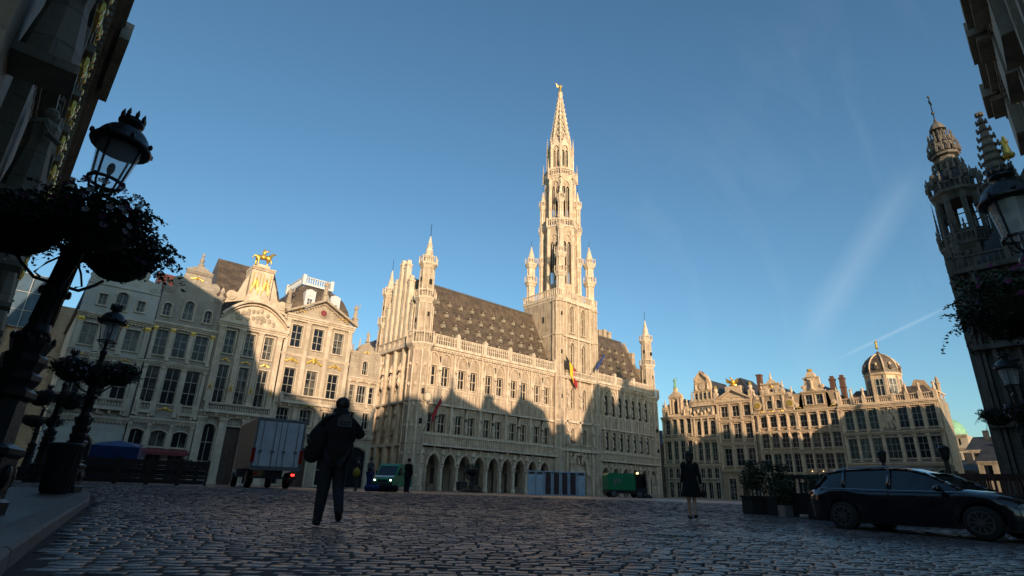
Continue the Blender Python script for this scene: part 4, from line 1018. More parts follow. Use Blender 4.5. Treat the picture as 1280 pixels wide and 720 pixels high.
# ---------------------------------------------------------------- the tower
tw = MB().use(S)
tx0, tx1, ty0, ty1 = 29.8, 41.4, -.2, 9.3; tc = (35.85, 4.75)
def tband(z0, z1, ops): wall(tw, tx0, tx1, z0, z1, ops, ty0, .55)
t2 = (33.95, 37.25)
tband(0, 7.9, [(35.6,4.1,.25,7.2,'p')]); tband(7.9,13.,[(x,1.,8.8,11.9,'p') for x in t2]); tband(13.,21.,[(x,1.1,15.4,19.4,'p') for x in t2])
tband(21.,29.2,[(x,1.15,21.9,28.2,'p') for x in t2]); tband(29.2,37.,[(x,1.1,30.1,35.7,'p') for x in t2])
tw.quad((tx0,ty0,0),(tx0,ty1,0),(tx0,ty1,37),(tx0,ty0,37)); tw.quad((tx1,ty0,0),(tx1,ty1,0),(tx1,ty1,37),(tx1,ty0,37)); tw.quad((tx0,ty1,0),(tx1,ty1,0),(tx1,ty1,37),(tx0,ty1,37))
tw.quad((tx0,ty0+.56,0),(tx1,ty0+.56,0),(tx1,ty0+.56,37),(tx0,ty0+.56,37)); tw.quad((tx0,ty0,37),(tx1,ty0,37),(tx1,ty1,37),(tx0,ty1,37))
tower = tw.build('tower', hall)
tt = MB().use(TR)
for x in (tx0+.75, tx1-.75):   # octagonal stair buttresses
    tt.use(S); tt.lathe(x, ty0+.5, [(1.35,0),(1.35,6.8),(1.2,7),(1.2,20.8),(1.05,21.2),(1.05,36.6)], 8, PI/8); tt.use(TR)
    for z in (7.9,13.,21.,29.2,36.): tt.lathe(x, ty0+.5, [(1.25,z-.15),(1.38,z),(1.25,z+.15)], 8, PI/8)
    for j in range(8):
        t = 2*PI*j/8+PI/8; tt.bar((x+1.22*math.cos(t),ty0+.5+1.22*math.sin(t),.5),(x+1.22*math.cos(t),ty0+.5+1.22*math.sin(t),21),.18); tt.bar((x+1.06*math.cos(t),ty0+.5+1.06*math.sin(t),21),(x+1.06*math.cos(t),ty0+.5+1.06*math.sin(t),36.6),.15)
for x in (tx0+2.3, 35.6, tx1-2.3):
    tt.box(x-.22, x+.22, ty0-.5, ty0+.02, 7.9 if x==35.6 else 0, 20.5); tt.box(x-.15, x+.15, ty0-.28, ty0+.02, 20.5, 36.5); pinnacle(tt, x, ty0-.45, 19.6, .4, 2.8)
for z, pr in ((7.9,.7),(13.,.5),(21.,.8),(29.2,.35),(36.4,.4)): tt.box(tx0+.6, tx1-.6, ty0-pr, ty0+.03, z-.2, z+.2)
for x in t2:
    for zb, zt in ((8.8,11.9),(15.4,19.4),(21.9,28.2),(30.1,35.7)): surround(tt, x, 1.12, zb, zt, 'p', .16, .16, ty0)
    tracery(tt, x-.8, x+.8, 12., 12.8, ty0, .3); tracery(tt, x-.8, x+.8, 13.3, 15.1, ty0, .3); tracery(tt, x-.8, x+.8, 19.7, 20.8, ty0, .3)
    for zt in (28.2,35.7):
        pts, _ = arch_pts(x, 1.7, zt+.55, 'p')
        for p, q in zip(pts[:-1], pts[1:]): tt.bar((p[0],ty0-.12,p[1]),(q[0],ty0-.12,q[1]),.26,.14)
for k in range(3):
    pts, zs = arch_pts(35.6, 4.3+.5*k, 7.3+.22*k, 'p')
    for p, q in zip(pts[:-1], pts[1:]): tt.bar((p[0],ty0-.05-.1*k,p[1]),(q[0],ty0-.05-.1*k,q[1]),.25,.2)
tt.box(tx0+1.5, tx1-1.5, ty0-.95, ty0, 21., 21.3); balustrade(tt, tx0+1.6, tx1-1.6, ty0-.85, 21.3, 22.3, .3, .07)
balustrade(tt, tx0+1.6, tx1-1.6, ty0-.6, 8.1, 9., .3, .07)
tt.box(tx0-.06, tx0+.03, ty0, ty1, 29., 29.3); tt.box(tx0-.06, tx0+.03, ty0, ty1, 36.2, 36.6)
tt.build('tower_tracery', tower)
tp = MB().use(M['door']); tp.box(33.55,37.65,ty0+.42,ty0+.53,.2,4.2); tp.use(TR); tp.box(35.45,35.75,ty0+.2,ty0+.45,.2,4.4); tp.box(33.5,37.7,ty0+.15,ty0+.45,4.2,4.5)
for i in range(12): statue_mb(tp, 33.9+i*.31, ty0+.35, 4.6, 1.0 if 2<i<9 else .7)
tp.build('portal', tower)
sl = MB().use(M['dark'])
for z in (12.,18.,25.,32.): sl.box(tx0-.02, tx0+.05, 3.4, 3.9, z, z+1.3)
for z in (17.,25.4,33.): sl.box(tx0+.45, tx0+.75, ty0-.72, ty0-.5, z, z+.7)
sl.build('slit_windows', tower)
for x in t2:
    for zb, zt in ((8.8,11.9),(15.4,19.4),(21.9,28.2),(30.1,35.7)): window_obj(tower, x, zb, 1.1, zt, 'p', ty0+.5, M['glass_hall'], M['hall_trim'], 2, 3, .1)
for x in (tx0+2.3,35.6,tx1-2.3):
    for z in (9.,15.8): niche(x,z,ty0-.7,0,tower)
for i in range(8): niche(tx0+2.2+i*1.03, 5.6, ty0-.4, 0, tower).scale=(.7,.7,.7)
# platform gallery
pg = MB().use(TR); X0, X1, Y0, Y1 = tx0-.2, tx1+.2, ty0-.2, ty1+.2
pg.box(X0,X1,Y0,Y1,36.6,37.2)
for (a, b) in (((X0,Y0),(X1,Y0)),((X0,Y0),(X0,Y1)),((X1,Y0),(X1,Y1)),((X0,Y1),(X1,Y1))):
    pg.bar((*a,38.45),(*b,38.45),.22,.2); n = int(math.dist(a,b)/.5)
    for i in range(n):
        t = (i+.5)/n; x, y = a[0]+(b[0]-a[0])*t, a[1]+(b[1]-a[1])*t; pg.box(x-.09,x+.09,y-.09,y+.09,37.2,38.4)
pg.build('platform_gallery', tower)
def slim_turret(x, y, z0, zs, r, tip):
    m = MB().use(TR)
    m.lathe(x, y, [(.25,z0-2.6),(r*.9,z0-.9),(r*1.2,z0-.2)], 8, PI/8)
    zp = z0
    for i, z in enumerate(zs):
        ring_gallery(m, x, y, r*1.42, z-.1, z+1.15, 8, PI/8, 1, .8, .2)
        m.lathe(x, y, [(r*.9,zp-.2),(r*.82,z+.6)], 8, PI/8)
        for j in range(8):
            t = 2*PI*j/8+PI/8; m.bar((x+r*.9*math.cos(t),y+r*.9*math.sin(t),zp),(x+r*.85*math.cos(t),y+r*.85*math.sin(t),z-.5),.13)
        zp = z+.4
    m.lathe(x, y, [(r*.75,zp),(r*.75,zp+.9),(r*.8,zp+1.),(.05,tip)], 8, PI/8)
    for k in range(5):
        for j in range(4):
            rr = r*.7*(1-k/5.6); t = PI/4+2*PI*j/4; m.blob(x+rr*math.cos(t),y+rr*math.sin(t),zp+1.+k*(tip-zp-1)/5.6,.1,None,.14,4)
    m.use(M['iron']); m.bar((x,y,tip),(x,y,tip+1.3),.05)
    return m.build('tower_turret', tower)
a = 4.35
for sx, sy in ((-1,-1),(1,-1),(-1,1),(1,1)):
    slim_turret(tc[0]+sx*a*1.03, tc[1]+sy*a, 37.6, (42.4,46.6), .95, 51.)
PH = 0.
def oct_stage(z0, z1, r, wz, ww, name, solid=True, louv=None, th=.35):
    m = MB().use(TR); ap = r*math.cos(PI/8); side = 2*r*math.sin(PI/8)
    for j in range(8):
        t = 2*PI*j/8; m.lathe(tc[0]+r*math.cos(t), tc[1]+r*math.sin(t), [(.36,z0),(.36,z1)], 6)
        m.lathe(tc[0]+(r+.22)*math.cos(t), tc[1]+(r+.22)*math.sin(t), [(.22,z0),(.2,z1-2.),(.3,z1-1.9),(.02,z1-.4)], 5)
        tf = 2*PI*j/8+PI/8
        m.T = Matrix.Translation((tc[0],tc[1],0)) @ Matrix.Rotation(tf+PI/2,4,'Z') @ Matrix.Translation((0,-ap,0))
        m.use(S); wall(m, -side/2, side/2, z0, z1, [(s*side*.2, ww, wz[0], wz[1], 'p') for s in (-1,1)], 0, th)
        wall(m, -side/2, side/2, z0, z1, [(s*side*.2, ww, wz[0], wz[1], 'p') for s in (-1,1)], th, 0)
        m.use(TR)
        for s in (-1,1):
            pts, _ = arch_pts(s*side*.2, ww+.16, wz[1]+.1, 'p')
            for p, q in zip(pts[:-1], pts[1:]): m.bar((p[0],-.08,p[1]),(q[0],-.08,q[1]),.16,.1)
            m.bar((s*side*.2,.15,wz[0]),(s*side*.2,.15,wz[1]-.2),.08)
        pts, _ = arch_pts(0, side*.8, wz[1]+side*.62, 'p')
        for p, q in zip(pts[:-1], pts[1:]): m.bar((p[0],-.14,p[1]),(q[0],-.14,q[1]),.26,.14)
        m.bar((0,-.1,wz[0]),(0,-.1,wz[1]+side*.6),.16)
        if louv:
            m.use(M['iron']); m.box(-side*.42, side*.42, th+.05, th+.1, louv[0], louv[1]); m.use(TR)
        m.T = Matrix.Identity(4)
    return m.build(name, tower)
oct_stage(37.2, 54.2, 3.6, (41.2,50.8), .85, 'belfry_stage', louv=(45.8,50.6))
m = MB().use(TR); ring_gallery(m, *tc, 4.15, 54.2, 56.1, 8, 0, 5, 1.6, .3); m.build('lower_gallery', tower)
for sx, sy in ((-1,1),(1,-1),(-1,-1),(1,1)):
    slim_turret(tc[0]+sx*2.75, tc[1]+sy*2.75, 38.6, (46.8,54.2,60.6), .62, 64.6)
oct_stage(55.5, 67., 3.15, (57.,64.5), .78, 'upper_lantern_stage', louv=(61.2,64.3))
m = MB().use(TR); ring_gallery(m, *tc, 3.75, 67., 68.9, 8, 0, 4, 2.2, .3)
for j in range(8):
    t = 2*PI*j/8; pinnacle(m, tc[0]+3.85*math.cos(t), tc[1]+3.85*math.sin(t), 66.4, .36, 5.2, 4)
m.build('upper_gallery', tower)
oct_stage(68., 75.8, 2.75, (70.,74.2), .66, 'crown_stage', louv=(70.2,74.0))
m = MB().use(TR)
for j in range(8):
    t = 2*PI*j/8; pinnacle(m, tc[0]+3.0*math.cos(t), tc[1]+3.0*math.sin(t), 74.2, .34, 4.6, 4)
    tf = 2*PI*j/8+PI/8; m.T = Matrix.Translation((tc[0],tc[1],0)) @ Matrix.Rotation(tf+PI/2,4,'Z') @ Matrix.Translation((0,-2.6,0))
    m.prism([(-.9,75.4),(.9,75.4),(0,78.2)], 0, .2); m.T = Matrix.Identity(4)
m.build('crown_pinnacles', tower)
m = MB().use(DK); H0, H1 = 75.8, 91.2
m.lathe(*tc, [(1.95,H0),(.2,H1-.6)], 8, 0)
m.use(TR)
for j in range(8):
    t = 2*PI*j/8; a0 = (tc[0]+2.5*math.cos(t), tc[1]+2.5*math.sin(t), H0); a1 = (tc[0]+.3*math.cos(t), tc[1]+.3*math.sin(t), H1)
    m.bar(a0, a1, .34)
    for k in range(11):
        u = (k+.6)/11.5; r = (2.5*(1-u)+.3*u)+.26; m.blob(tc[0]+r*math.cos(t), tc[1]+r*math.sin(t), H0+(H1-H0)*u, .16, None, .2, 5)
for k in range(8):
    for j in range(8):
        u0, u1 = k/8, (k+1)/8; r0, r1 = 2.45*(1-u0)+.3*u0, 2.45*(1-u1)+.3*u1; t, t_ = 2*PI*j/8, 2*PI*(j+1)/8
        P = lambda r, t, u: (tc[0]+r*math.cos(t), tc[1]+r*math.sin(t), H0+(H1-H0)*u)
        m.bar(P(r1,t,u1), P(r1,t_,u1), .16*(1-.4*u1))
        m.bar(P(r0,t,u0), P((r1*.93),(t+t_)/2,u1), .12*(1-.3*u1)); m.bar(P(r0,t_,u0), P((r1*.93),(t+t_)/2,u1), .12*(1-.3*u1))
m.lathe(*tc, [(.3,H1-.4),(.6,H1),(.7,H1+.4),(.45,H1+.7),(.65,H1+1.)], 8)
m.build('spire', tower)
m = MB().use(M['gold']); statue_mb(m, tc[0], tc[1], H1+1.05, 2.5, 1)
m.add([(tc[0]-.15,tc[1]+.1,H1+2.9),(tc[0]-1.1,tc[1]+.4,H1+3.7),(tc[0]-.7,tc[1]+.4,H1+2.6)],[(0,1,2)]); m.add([(tc[0]+.15,tc[1]+.1,H1+2.9),(tc[0]+.9,tc[1]+.4,H1+3.7),(tc[0]+.6,tc[1]+.4,H1+2.6)],[(0,1,2)])
m.build('golden_figure', tower)
# flags
def flag(label, P, Q, bands, drop, group='flags on the town hall'):
    t = thing('flag', label, 'flag', P, 0, group); v = Vector(Q)-Vector(P)
    m = MB().use(M['iron']); m.tube([(0,0,0),tuple(v)],[.05,.035],8); m.use(M['gold']); m.blob(*v,.09); m.build('flagpole', t)
    c = MB(); c.smooth = True; FW = .8 if len(bands) == 3 else .5
    for b_, mat in enumerate(bands):
        c.use(M[mat]); k = len(bands)
        for i in range(6):
            u0 = .97-(b_+i/6)/k*FW; u1 = .97-(b_+(i+1)/6)/k*FW
            for jj in range(6):
                def pt(u, w):
                    q = v*u; fold = .18*math.sin(u*26+w*2.); return (q.x+fold*.6*w, q.y+.1*math.sin(u*31)*w-.1*w, q.z-drop*w*(.75+.25*math.sin(u*5)))
                c.quad(pt(u0,jj/6),pt(u1,jj/6),pt(u1,(jj+1)/6),pt(u0,(jj+1)/6))
    c.build('flag_cloth', t)
flag('black yellow and red striped flag hanging from the tower front', (44+35.4,70.3,21.9), (44+30.6,69.5,25.0), ('flag_k','flag_y','cloth_red'), 3.4)
flag('dark blue flag hanging from the tower front, right of the striped flag', (44+38.2,70.3,21.9), (44+40.6,68.2,26.9), ('cloth_blue',), 1.3)
flag('red and green flag hanging from the left end of the town hall above the gallery', (45.2,70.4,8.4), (47.2,69.2,13.6), ('cloth_red',), 1.7)
# ------------------------------------------------------------------ foreground building on the left (facade faces +x)
def skew(pt, ang): return pt
dk = thing('palace_front','long palace front with giant pilasters and gilded frieze rising over the pavement at the left','building',(-1.35,5.5,0), PI/2+rad(1.6))
Wd = 54.
w = MB().use(M['duke'])
cols = [2.6+3.6*k for k in range(14)]
wall(w,0,Wd,0,6.4,[(x,1.7,.3,4.9,'a') for x in cols],0,.5)
wall(w,0,Wd,6.4,16.,[],0,.5) if False else None
wall(w,0,Wd,6.4,11.2,[(x,1.4,7.3,10.4,'r') for x in cols],0,.4); wall(w,0,Wd,11.2,16.3,[(x,1.4,12.,15.,'r') for x in cols],0,.4)
wall(w,0,Wd,16.3,20.,[],0,.3)
w.add([(0,0,0),(0,14,0),(0,14,20),(0,0,20),(Wd,0,0),(Wd,14,0),(Wd,14,20),(Wd,0,20)],[(0,1,2,3),(4,7,6,5),(1,5,6,2),(3,2,6,7)]); w.quad((0,.45,0),(Wd,.45,0),(Wd,.45,20),(0,.45,20))
w.build('wall', dk)
t = MB().use(M['duke'])
for i, x in enumerate([.8+3.6*k for k in range(15)]):
    x = min(x, Wd-.5)
    t.box(x-.75,x+.75,-.5,.02,0,6.0); t.box(x-.6,x+.6,-.62,.02,6.45,8.0); t.box(x-.7,x+.7,-.7,.02,7.75,8.)
    for q_,z_ in ((.68,6.5),(.66,6.72),(.66,7.5),(.69,7.64),(.74,8.02)): t.box(x-q_,x+q_,-q_-.06,.018,z_-.07,z_)
    t.box(x-.42,x+.42,-.66,-.6,6.85,7.4); t.blob(x,-.66,7.12,.3,.1,.22,8)
    t.use(M['gold']); t.box(x-.56,x+.56,-.56,.01,8.,8.14); t.use(M['duke']); t.box(x-.5,x+.5,-.42,.02,8.14,15.6)
    for k in range(5): t.box(x-.42+k*.19,x-.34+k*.19,-.46,-.41,8.5,14.9)
    t.use(M['gold']); t.box(x-.6,x+.6,-.55,.012,15.2,15.35); t.blob(x-.35,-.5,15.6,.22,.16,.3); t.blob(x+.35,-.5,15.6,.22,.16,.3); t.blob(x,-.52,15.55,.2,.14,.35)
    t.use(M['duke']); t.box(x-.68,x+.68,-.66,.015,15.95,16.3); statue_mb(t,x,-.75,4.3,1.5)
for z, h, p in ((6.4,.45,.75),(11.3,.35,.35)): cornice(t,0,Wd,z,h,p)
# entablature: architrave, frieze, bracketed cornice
t.box(0,Wd,-.45,.02,16.3,16.8); t.box(0,Wd,-.52,.02,16.8,16.95); t.box(0,Wd,-.4,.02,16.95,18.3)
t.box(0,Wd,-.55,.02,18.3,18.55); t.box(0,Wd,-.8,.02,18.95,19.2); t.box(0,Wd,-1.0,.02,19.2,19.55); t.box(0,Wd,-1.15,.02,19.55,19.75); t.box(0,Wd,-1.28,.02,19.75,20.05)
for a,b in ((0,7.),(21,27),(40,47)): t.box(a,b,-1.6,-1.2,19.2,20.12)
for i in range(int(Wd/.45)): t.box(i*.45+.1,i*.45+.3,-.76,-.3,18.56,18.95)
t.build('pilasters_and_cornice', dk)
g = MB().use(M['gold'])
for i in range(30):
    x = .9+i*1.8
    if x > Wd-1: break
    for a_ in range(7):
        g.blob(x+random.uniform(-.34,.34),-.5-random.random()*.12,17.6+random.uniform(-.42,.42),.15,.12,.17,5)
    g.bar((x-.8,-.45,17.9),(x-.3,-.5,17.5),.09); g.bar((x+.3,-.5,17.5),(x+.8,-.45,17.9),.09)
g.build('gilded_frieze', dk)
for x in cols:
    for zb, zt in ((7.3,10.4),(12.,15.)): window_obj(dk,x,zb,1.4,zt,'r',.4,M['glass'],M['frame_dark'],2,3)
    window_obj(dk,x,.3,1.7,4.9,'a',.5,M['glass'],M['frame_dark'],2,2)
r = MB().use(M['slate_dark']); r.box(0,13.6,.3,14,20,20.5); r.add([(13.6,.3,20),(Wd,.3,20),(Wd,14,20),(13.6,14,20),(15,3.0,28.6),(Wd-2,3.0,29.6),(Wd-2,11,29.6),(15,11,28.6)],[(0,1,5,4),(1,2,6,5),(2,3,7,6),(3,0,4,7),(4,5,6,7)]); r.build('roof', dk)  # high part is out of view, shaped to throw shade on the left row
# ------------------------------------------------------------------ right foreground corner house and its neighbours (facades face +y)
def ne_house(name, label, xl, W, Y, ang, hc, gable, mat, gh=6., D=13, roofm='slate_dark', rich=False):
    """xl: X of the end nearest the camera; local x runs towards -X so origin is the far end"""
    rz = PI+ang
    t = thing(name, label, 'house', (xl+W*math.cos(ang), Y+W*math.sin(ang), 0), rz)
    n = max(2, int(W/2.2)); xs = [(i+.5)*W/n for i in range(n)]; lv = [(0,5.2),(5.2,9.6),(9.6,13.8),(13.8,hc)]
    w = MB().use(mat)
    ops = [[(x,1.2,z0+.8,min(z0+3.6,z1-.5),'r') for x in xs] for z0,z1 in lv]
    for (z0,z1),o in zip(lv,ops): wall(w,0,W,z0,z1,o,0,.35)
    w.add([(0,0,0),(0,D,0),(0,D,hc),(0,0,hc),(W,0,0),(W,D,0),(W,D,hc),(W,0,hc)],[(0,1,2,3),(4,7,6,5),(1,5,6,2),(3,2,6,7)]); w.quad((0,.4,0),(W,.4,0),(W,.4,hc),(0,.4,hc)); w.build('wall',t)
    tr = MB().use(mat)
    for z0,z1 in lv[:-1]: cornice(tr,0,W,z1,.35,.3,dent=False)
    for o in ops:
        for q in o: surround(tr,*q)
    for i in range(n+1):
        x = max(.3,min(W-.3,i*W/n)); tr.box(x-.28,x+.28,-.3,.02,5.3,hc-.9); tr.box(x-.34,x+.34,-.36,.02,hc-1.3,hc-.9)
    if rich:
        for h0,h1,p in ((hc-.9,hc-.55,.45),(hc-.55,hc-.25,.75),(hc-.25,hc+.1,1.05),(hc+.1,hc+.4,1.3)): tr.box(-.1,W+.1,-p,.02,h0,h1)
        for i in range(0,n,2):
            x=(i+.5)*W/n; tr.box(x-1.2,x+1.2,-1.45,-.9,hc-.35,hc+.45); tr.box(x-1.0,x+1.0,-1.2,-.6,hc-.62,hc-.36); tr.box(x-1.3,x+1.3,-.7,.02,hc-3.,hc-.9)
        for i in range(int(W/.5)): tr.box(i*.5+.1,i*.5+.32,-.7,0,hc-.8,hc-.56)
    else: cornice(tr,0,W,hc+.1,.6,.5)
    tr.build('stone_trim',t)
    for o in ops:
        for q in o: window_obj(t,q[0],q[2],q[1],q[3],'r',.38,M['glass'],M['frame_dark'],2,3)
    if rich:
        g = MB().use(M['gold'])
        for i in range(n):
            x=(i+.5)*W/n
            for k in range(5): g.blob(x+random.uniform(-.4,.4),-.32-.1*random.random(),hc-1.7+random.uniform(-.5,.5),.16,.14,.2,5)
        g.build('gilded_relief',t)
    if gable:
        gm = MB().use(mat); c = W/2; k = W/2
        if gable == 1: P = [(0,hc),(W,hc),(W*.9,hc+gh*.3),(W*.8,hc+gh*.35),(W*.75,hc+gh*.6),(W*.62,hc+gh*.7),(c,hc+gh),(W*.38,hc+gh*.7),(W*.25,hc+gh*.6),(W*.2,hc+gh*.35),(W*.1,hc+gh*.3)]
        else:
            P = [(0,hc),(W,hc)]; st = 5
            for i in range(st): P += [(W-k*i/st*.9,hc+gh*(i+1)/st),(W-k*(i+1)/st*.9,hc+gh*(i+1)/st)]
            P += [(W-p,z) for p,z in reversed(P[2:])]
        gm.prism(P,.0,.7); pinnacle(gm,c,.3,hc+gh*.95,.5,2.2); gm.build('gable',t)  # corner house gables are out of view, shaped to throw shadow peaks
    r = MB().use(M[roofm]); roof_ridge_y(r,.1,W-.1,.5,D,hc,hc+gh*.9,0,2) if gable else roof_ridge_x(r,0,W,.3,D,hc,hc+gh,3); r.build('roof',t)
    return t
A = rad(4.0)
def neY(x): return -2.55+.08*x
ne_house('corner_house','tall corner house with stepped heavy cornice and gilding, upper right beside the near lamp',12.,9.,neY(12.),A,20.6,1,M['cornice_grey'],8.,rich=True)
ne_house('corner_house','second house with heavy cornice beyond the near right corner house',21.1,6.6,neY(21.1),A,20.6,2,M['cornice_grey'],7.5,rich=True)
ne_house('corner_house','third house with heavy cornice, its end showing below the crocketed spire',27.8,8.2,neY(27.8),A,20.8,1,M['cornice_grey'],9.,rich=True)
ne_house('gabled_house','grey gabled house hidden between the corner houses and the towered palace',36.3,8.,-2.6,0,17,2,M['grey'],8.)  # unseen house, put in to throw shadow on the town hall
ne_house('gabled_house','unseen narrow grey gabled house next to the towered palace',44.5,11.5,-2.,0,22.,0,M['grey'],13)  # unseen, ridge raised to shade the hall's right wing
ne_house('gabled_house','unseen gabled house beyond the towered palace on the right side of the square',80.,12.,6.,0,17.5,2,M['grey'],5.5)  # unseen, height set for its shadow on the right row
ne_house('gabled_house','unseen last gabled house on the right side of the square',92.5,12.5,6.,0,16.2,1,M['grey'],5.)  # unseen, sized to keep the lower right row in shadow
# ------------------------------------------------------------------ the towered palace on the right
kg = thing('towered_palace','weathered stone palace with ribbed walls, turrets and an arcaded bell tower at the right edge','building',(56.5,-14.,0))
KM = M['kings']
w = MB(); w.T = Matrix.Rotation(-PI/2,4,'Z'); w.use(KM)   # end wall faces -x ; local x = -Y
for z0,z1 in ((0,6.5),(6.5,12.5),(12.5,19.)):
    wall(w,-21.4,0,z0,z1,[(-1.9-i*2.9,1.5,z0+1.2,z1-1.2,'p') for i in range(7)],0,.4)
w.quad((-21.4,.45,0),(0,.45,0),(0,.45,19),(-21.4,.45,19)); w.box(-21.4,-21.,.0,21,0,19.); w.box(-.4,0,0,21,0,19.)
w.T = Matrix.Identity(4); w.quad((21,0,0),(21,21.4,0),(21,21.4,19),(21,0,19))
# front arcade galleries facing +y
w.build('wall',kg)
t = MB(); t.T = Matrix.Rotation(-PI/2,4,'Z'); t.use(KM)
for i in range(30):
    x = -.3-i*.72; d = .55 if i%4==0 else .25
    t.box(x-.12,x+.12,-d,.02,0,19.2)
for z in (6.5,12.5,19.): t.box(-21.7,.2,-.75,.02,z-.3,z+.1)
for i in range(8): pinnacle(t,-.3-i*2.95,-.3,19.,.55,4.2)
balustrade(t,-21.5,0,-.4,19.1,20.2,.4,.1)
for i in range(16): statue_mb(t,-1.2-i*1.3,-.5,13.3,1.5)
t.T = Matrix.Rotation(PI,4,'Z')@Matrix.Translation((-21,-21.4,0))
for i in range(30):
    x = .3+i*.72; t.box(x-.12,x+.12,-.3,.02,0,19.2)
for z in (6.5,12.5,19.): t.box(-.2,21.2,-.6,.02,z-.3,z+.1)
for i in range(8): pinnacle(t,.3+i*2.9,-.3,19.,.55,4.2)
t.build('ribs_and_pinnacles',kg)
r = MB().use(M['slate_dark']); roof_ridge_x(r,.5,20.5,1,20.5,19.,35.5,2.)
for x in (4,8,12,16):
    for z,y in ((20.5,19.2),(24,16.2)): r.prism([(x-.6,z),(x+.6,z),(x+.6,z+1.4),(x,z+2.2),(x-.6,z+1.4)],y-1.8,y+.4)
r.build('roof',kg)
for i in range(7):
    for z0,z1 in ((0,6.5),(6.5,12.5),(12.5,19.)):
        o = window_obj(kg,0,0,1.5,z1-z0-2.4,'p',0,M['glass'],M['frame_dark'],2,3); o.location=(.4,1.9+i*2.9,z0+1.2); o.rotation_euler=(0,0,-PI/2)
def bell(m, cx, cy, s=1.):
    P = PI/8
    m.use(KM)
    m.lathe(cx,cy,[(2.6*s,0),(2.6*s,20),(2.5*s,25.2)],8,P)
    rq = random.Random(9)
    for z in (16.,19.,21.5,23.6):
        for j in range(16):
            a=2*PI*j/16; m.blob(cx+2.6*s*math.cos(a),cy+2.6*s*math.sin(a),z,.22,None,.4,5)
            if j%2: pinnacle(m,cx+2.75*s*math.cos(a),cy+2.75*s*math.sin(a),z-1.2,.26,2.4)
    for z,r_ in ((26.2,2.9),(31.9,2.75),(33.6,1.6),(35.9,1.6),(37.2,1.25)):
        for j in range(16):
            a=2*PI*j/16+.1; m.lathe(cx+r_*s*math.cos(a),cy+r_*s*math.sin(a),[(.13,z-.3),(.16,z+.2),(.05,z+.5),(.1,z+.7),(.01,z+1.1)],5)
    for j in range(8):
        a=2*PI*j/8; m.prism([(0,0),(.01,0),(0,.01)],0,.01) if False else m.blob(cx+2.2*s*math.cos(a),cy+2.2*s*math.sin(a),32.6,.4,None,.6,6)
    for j in range(8):
        t_=2*PI*j/8+P
        for rr,z0,z1,wd in ((2.62,0,25.,.4),): m.bar((cx+rr*s*math.cos(t_),cy+rr*s*math.sin(t_),z0),(cx+rr*s*math.cos(t_),cy+rr*s*math.sin(t_),z1),wd*s)
    ring_gallery(m,cx,cy,2.95*s,24.6,25.8,8,P,4,1.2)
    # open arcade
    for j in range(8):
        t_=2*PI*j/8+P; m.lathe(cx+2.15*s*math.cos(t_),cy+2.15*s*math.sin(t_),[(.3*s,25.),(.3*s,30.6)],6)
        pinnacle(m,cx+2.75*s*math.cos(t_),cy+2.75*s*math.sin(t_),25.6,.3*s,4.5)
        tf=2*PI*j/8; m.T=Matrix.Translation((cx,cy,0))@Matrix.Rotation(tf+PI/2,4,'Z')@Matrix.Translation((0,-2.0*s,0)); sd=1.7*s
        wall(m,-sd/2,sd/2,28.,30.8,[(0,1.05*s,28.,30.1,'a')],0,.3); m.box(-sd/2,sd/2,0,.25,25.2,26.4); m.T=Matrix.Identity(4)
    ring_gallery(m,cx,cy,2.7*s,30.6,31.7,8,P,3,.8)
    m.use(M['slate_dark']); m.lathe(cx,cy,[(2.2*s,31.),(2.1*s,32.2),(1.6*s,33.),(1.15*s,33.5),(1.0*s,33.9)],8,P); m.use(KM)
    m.lathe(cx,cy,[(1.0*s,33.5),(1.05*s,35.2),(1.5*s,35.3),(1.55*s,35.6),(1.1*s,35.8)],8,P)
    for j in range(8):
        t_=2*PI*j/8+P; m.blob(cx+1.5*s*math.cos(t_),cy+1.5*s*math.sin(t_),35.9,.16,None,.35,5); m.blob(cx+1.15*s*math.cos(t_),cy+1.15*s*math.sin(t_),34.4,.28,None,.5,6)
    m.lathe(cx,cy,[(1.3*s,35.6),(1.45*s,36.3),(1.1*s,37.),(.75*s,37.3)],8,P)
    for j in range(8):
        t_=2*PI*j/8; m.lathe(cx+.62*s*math.cos(t_),cy+.62*s*math.sin(t_),[(.1*s,37.2),(.1*s,38.6)],6)
    m.lathe(cx,cy,[(.35*s,37.2),(.35*s,38.6),(.95*s,38.7),(.9*s,38.9),(.6*s,39.4),(.2*s,39.8),(.1,40.2)],8,P)
    m.use(M['iron']); m.bar((cx,cy,40.),(cx,cy,43.2),.09); m.blob(cx,cy,41.,.18); m.bar((cx-.5,cy,42.3),(cx+.6,cy,42.5),.16); m.blob(cx,cy,43.2,.14)
m = MB(); bell(m, 65.2-56.5, 7.1+14., .8); o = m.build('bell_tower',kg); o.scale = (1,1,.972)
m = MB().use(KM)   # crocketed corner turret with golden figures
def croc(m,cx,cy,z0,z1,r):
    m.use(KM); m.lathe(cx,cy,[(r,0),(r,z0),(r*1.25,z0+.2),(r*1.25,z0+.6),(r*.8,z0+.8),(.1,z1)],8,PI/8)
    n=int((z1-z0)/.8)
    for k in range(n):
        u=k/n; rr=r*.9*(1-u)+.1
        m.lathe(cx,cy,[(rr*.8,z0+1+k*.8),(rr*1.0,z0+1.15+k*.8),(rr*.7,z0+1.3+k*.8)],8,PI/8)
        for j in range(8):
            t_=2*PI*j/8+PI/8; m.blob(cx+rr*1.12*math.cos(t_),cy+rr*1.12*math.sin(t_),z0+1.2+k*.8,.1,None,.24,5)
    ring_gallery(m,cx,cy,r*1.4,z0-.6,z0+.5,8,PI/8,2)
croc(m,.6,.8,19.,27.,1.0)
m.build('corner_turret',kg)
m = MB(); croc(m,.6,17.2,25.5,32.9,1.1) ; m.build('crocketed_turret',kg)
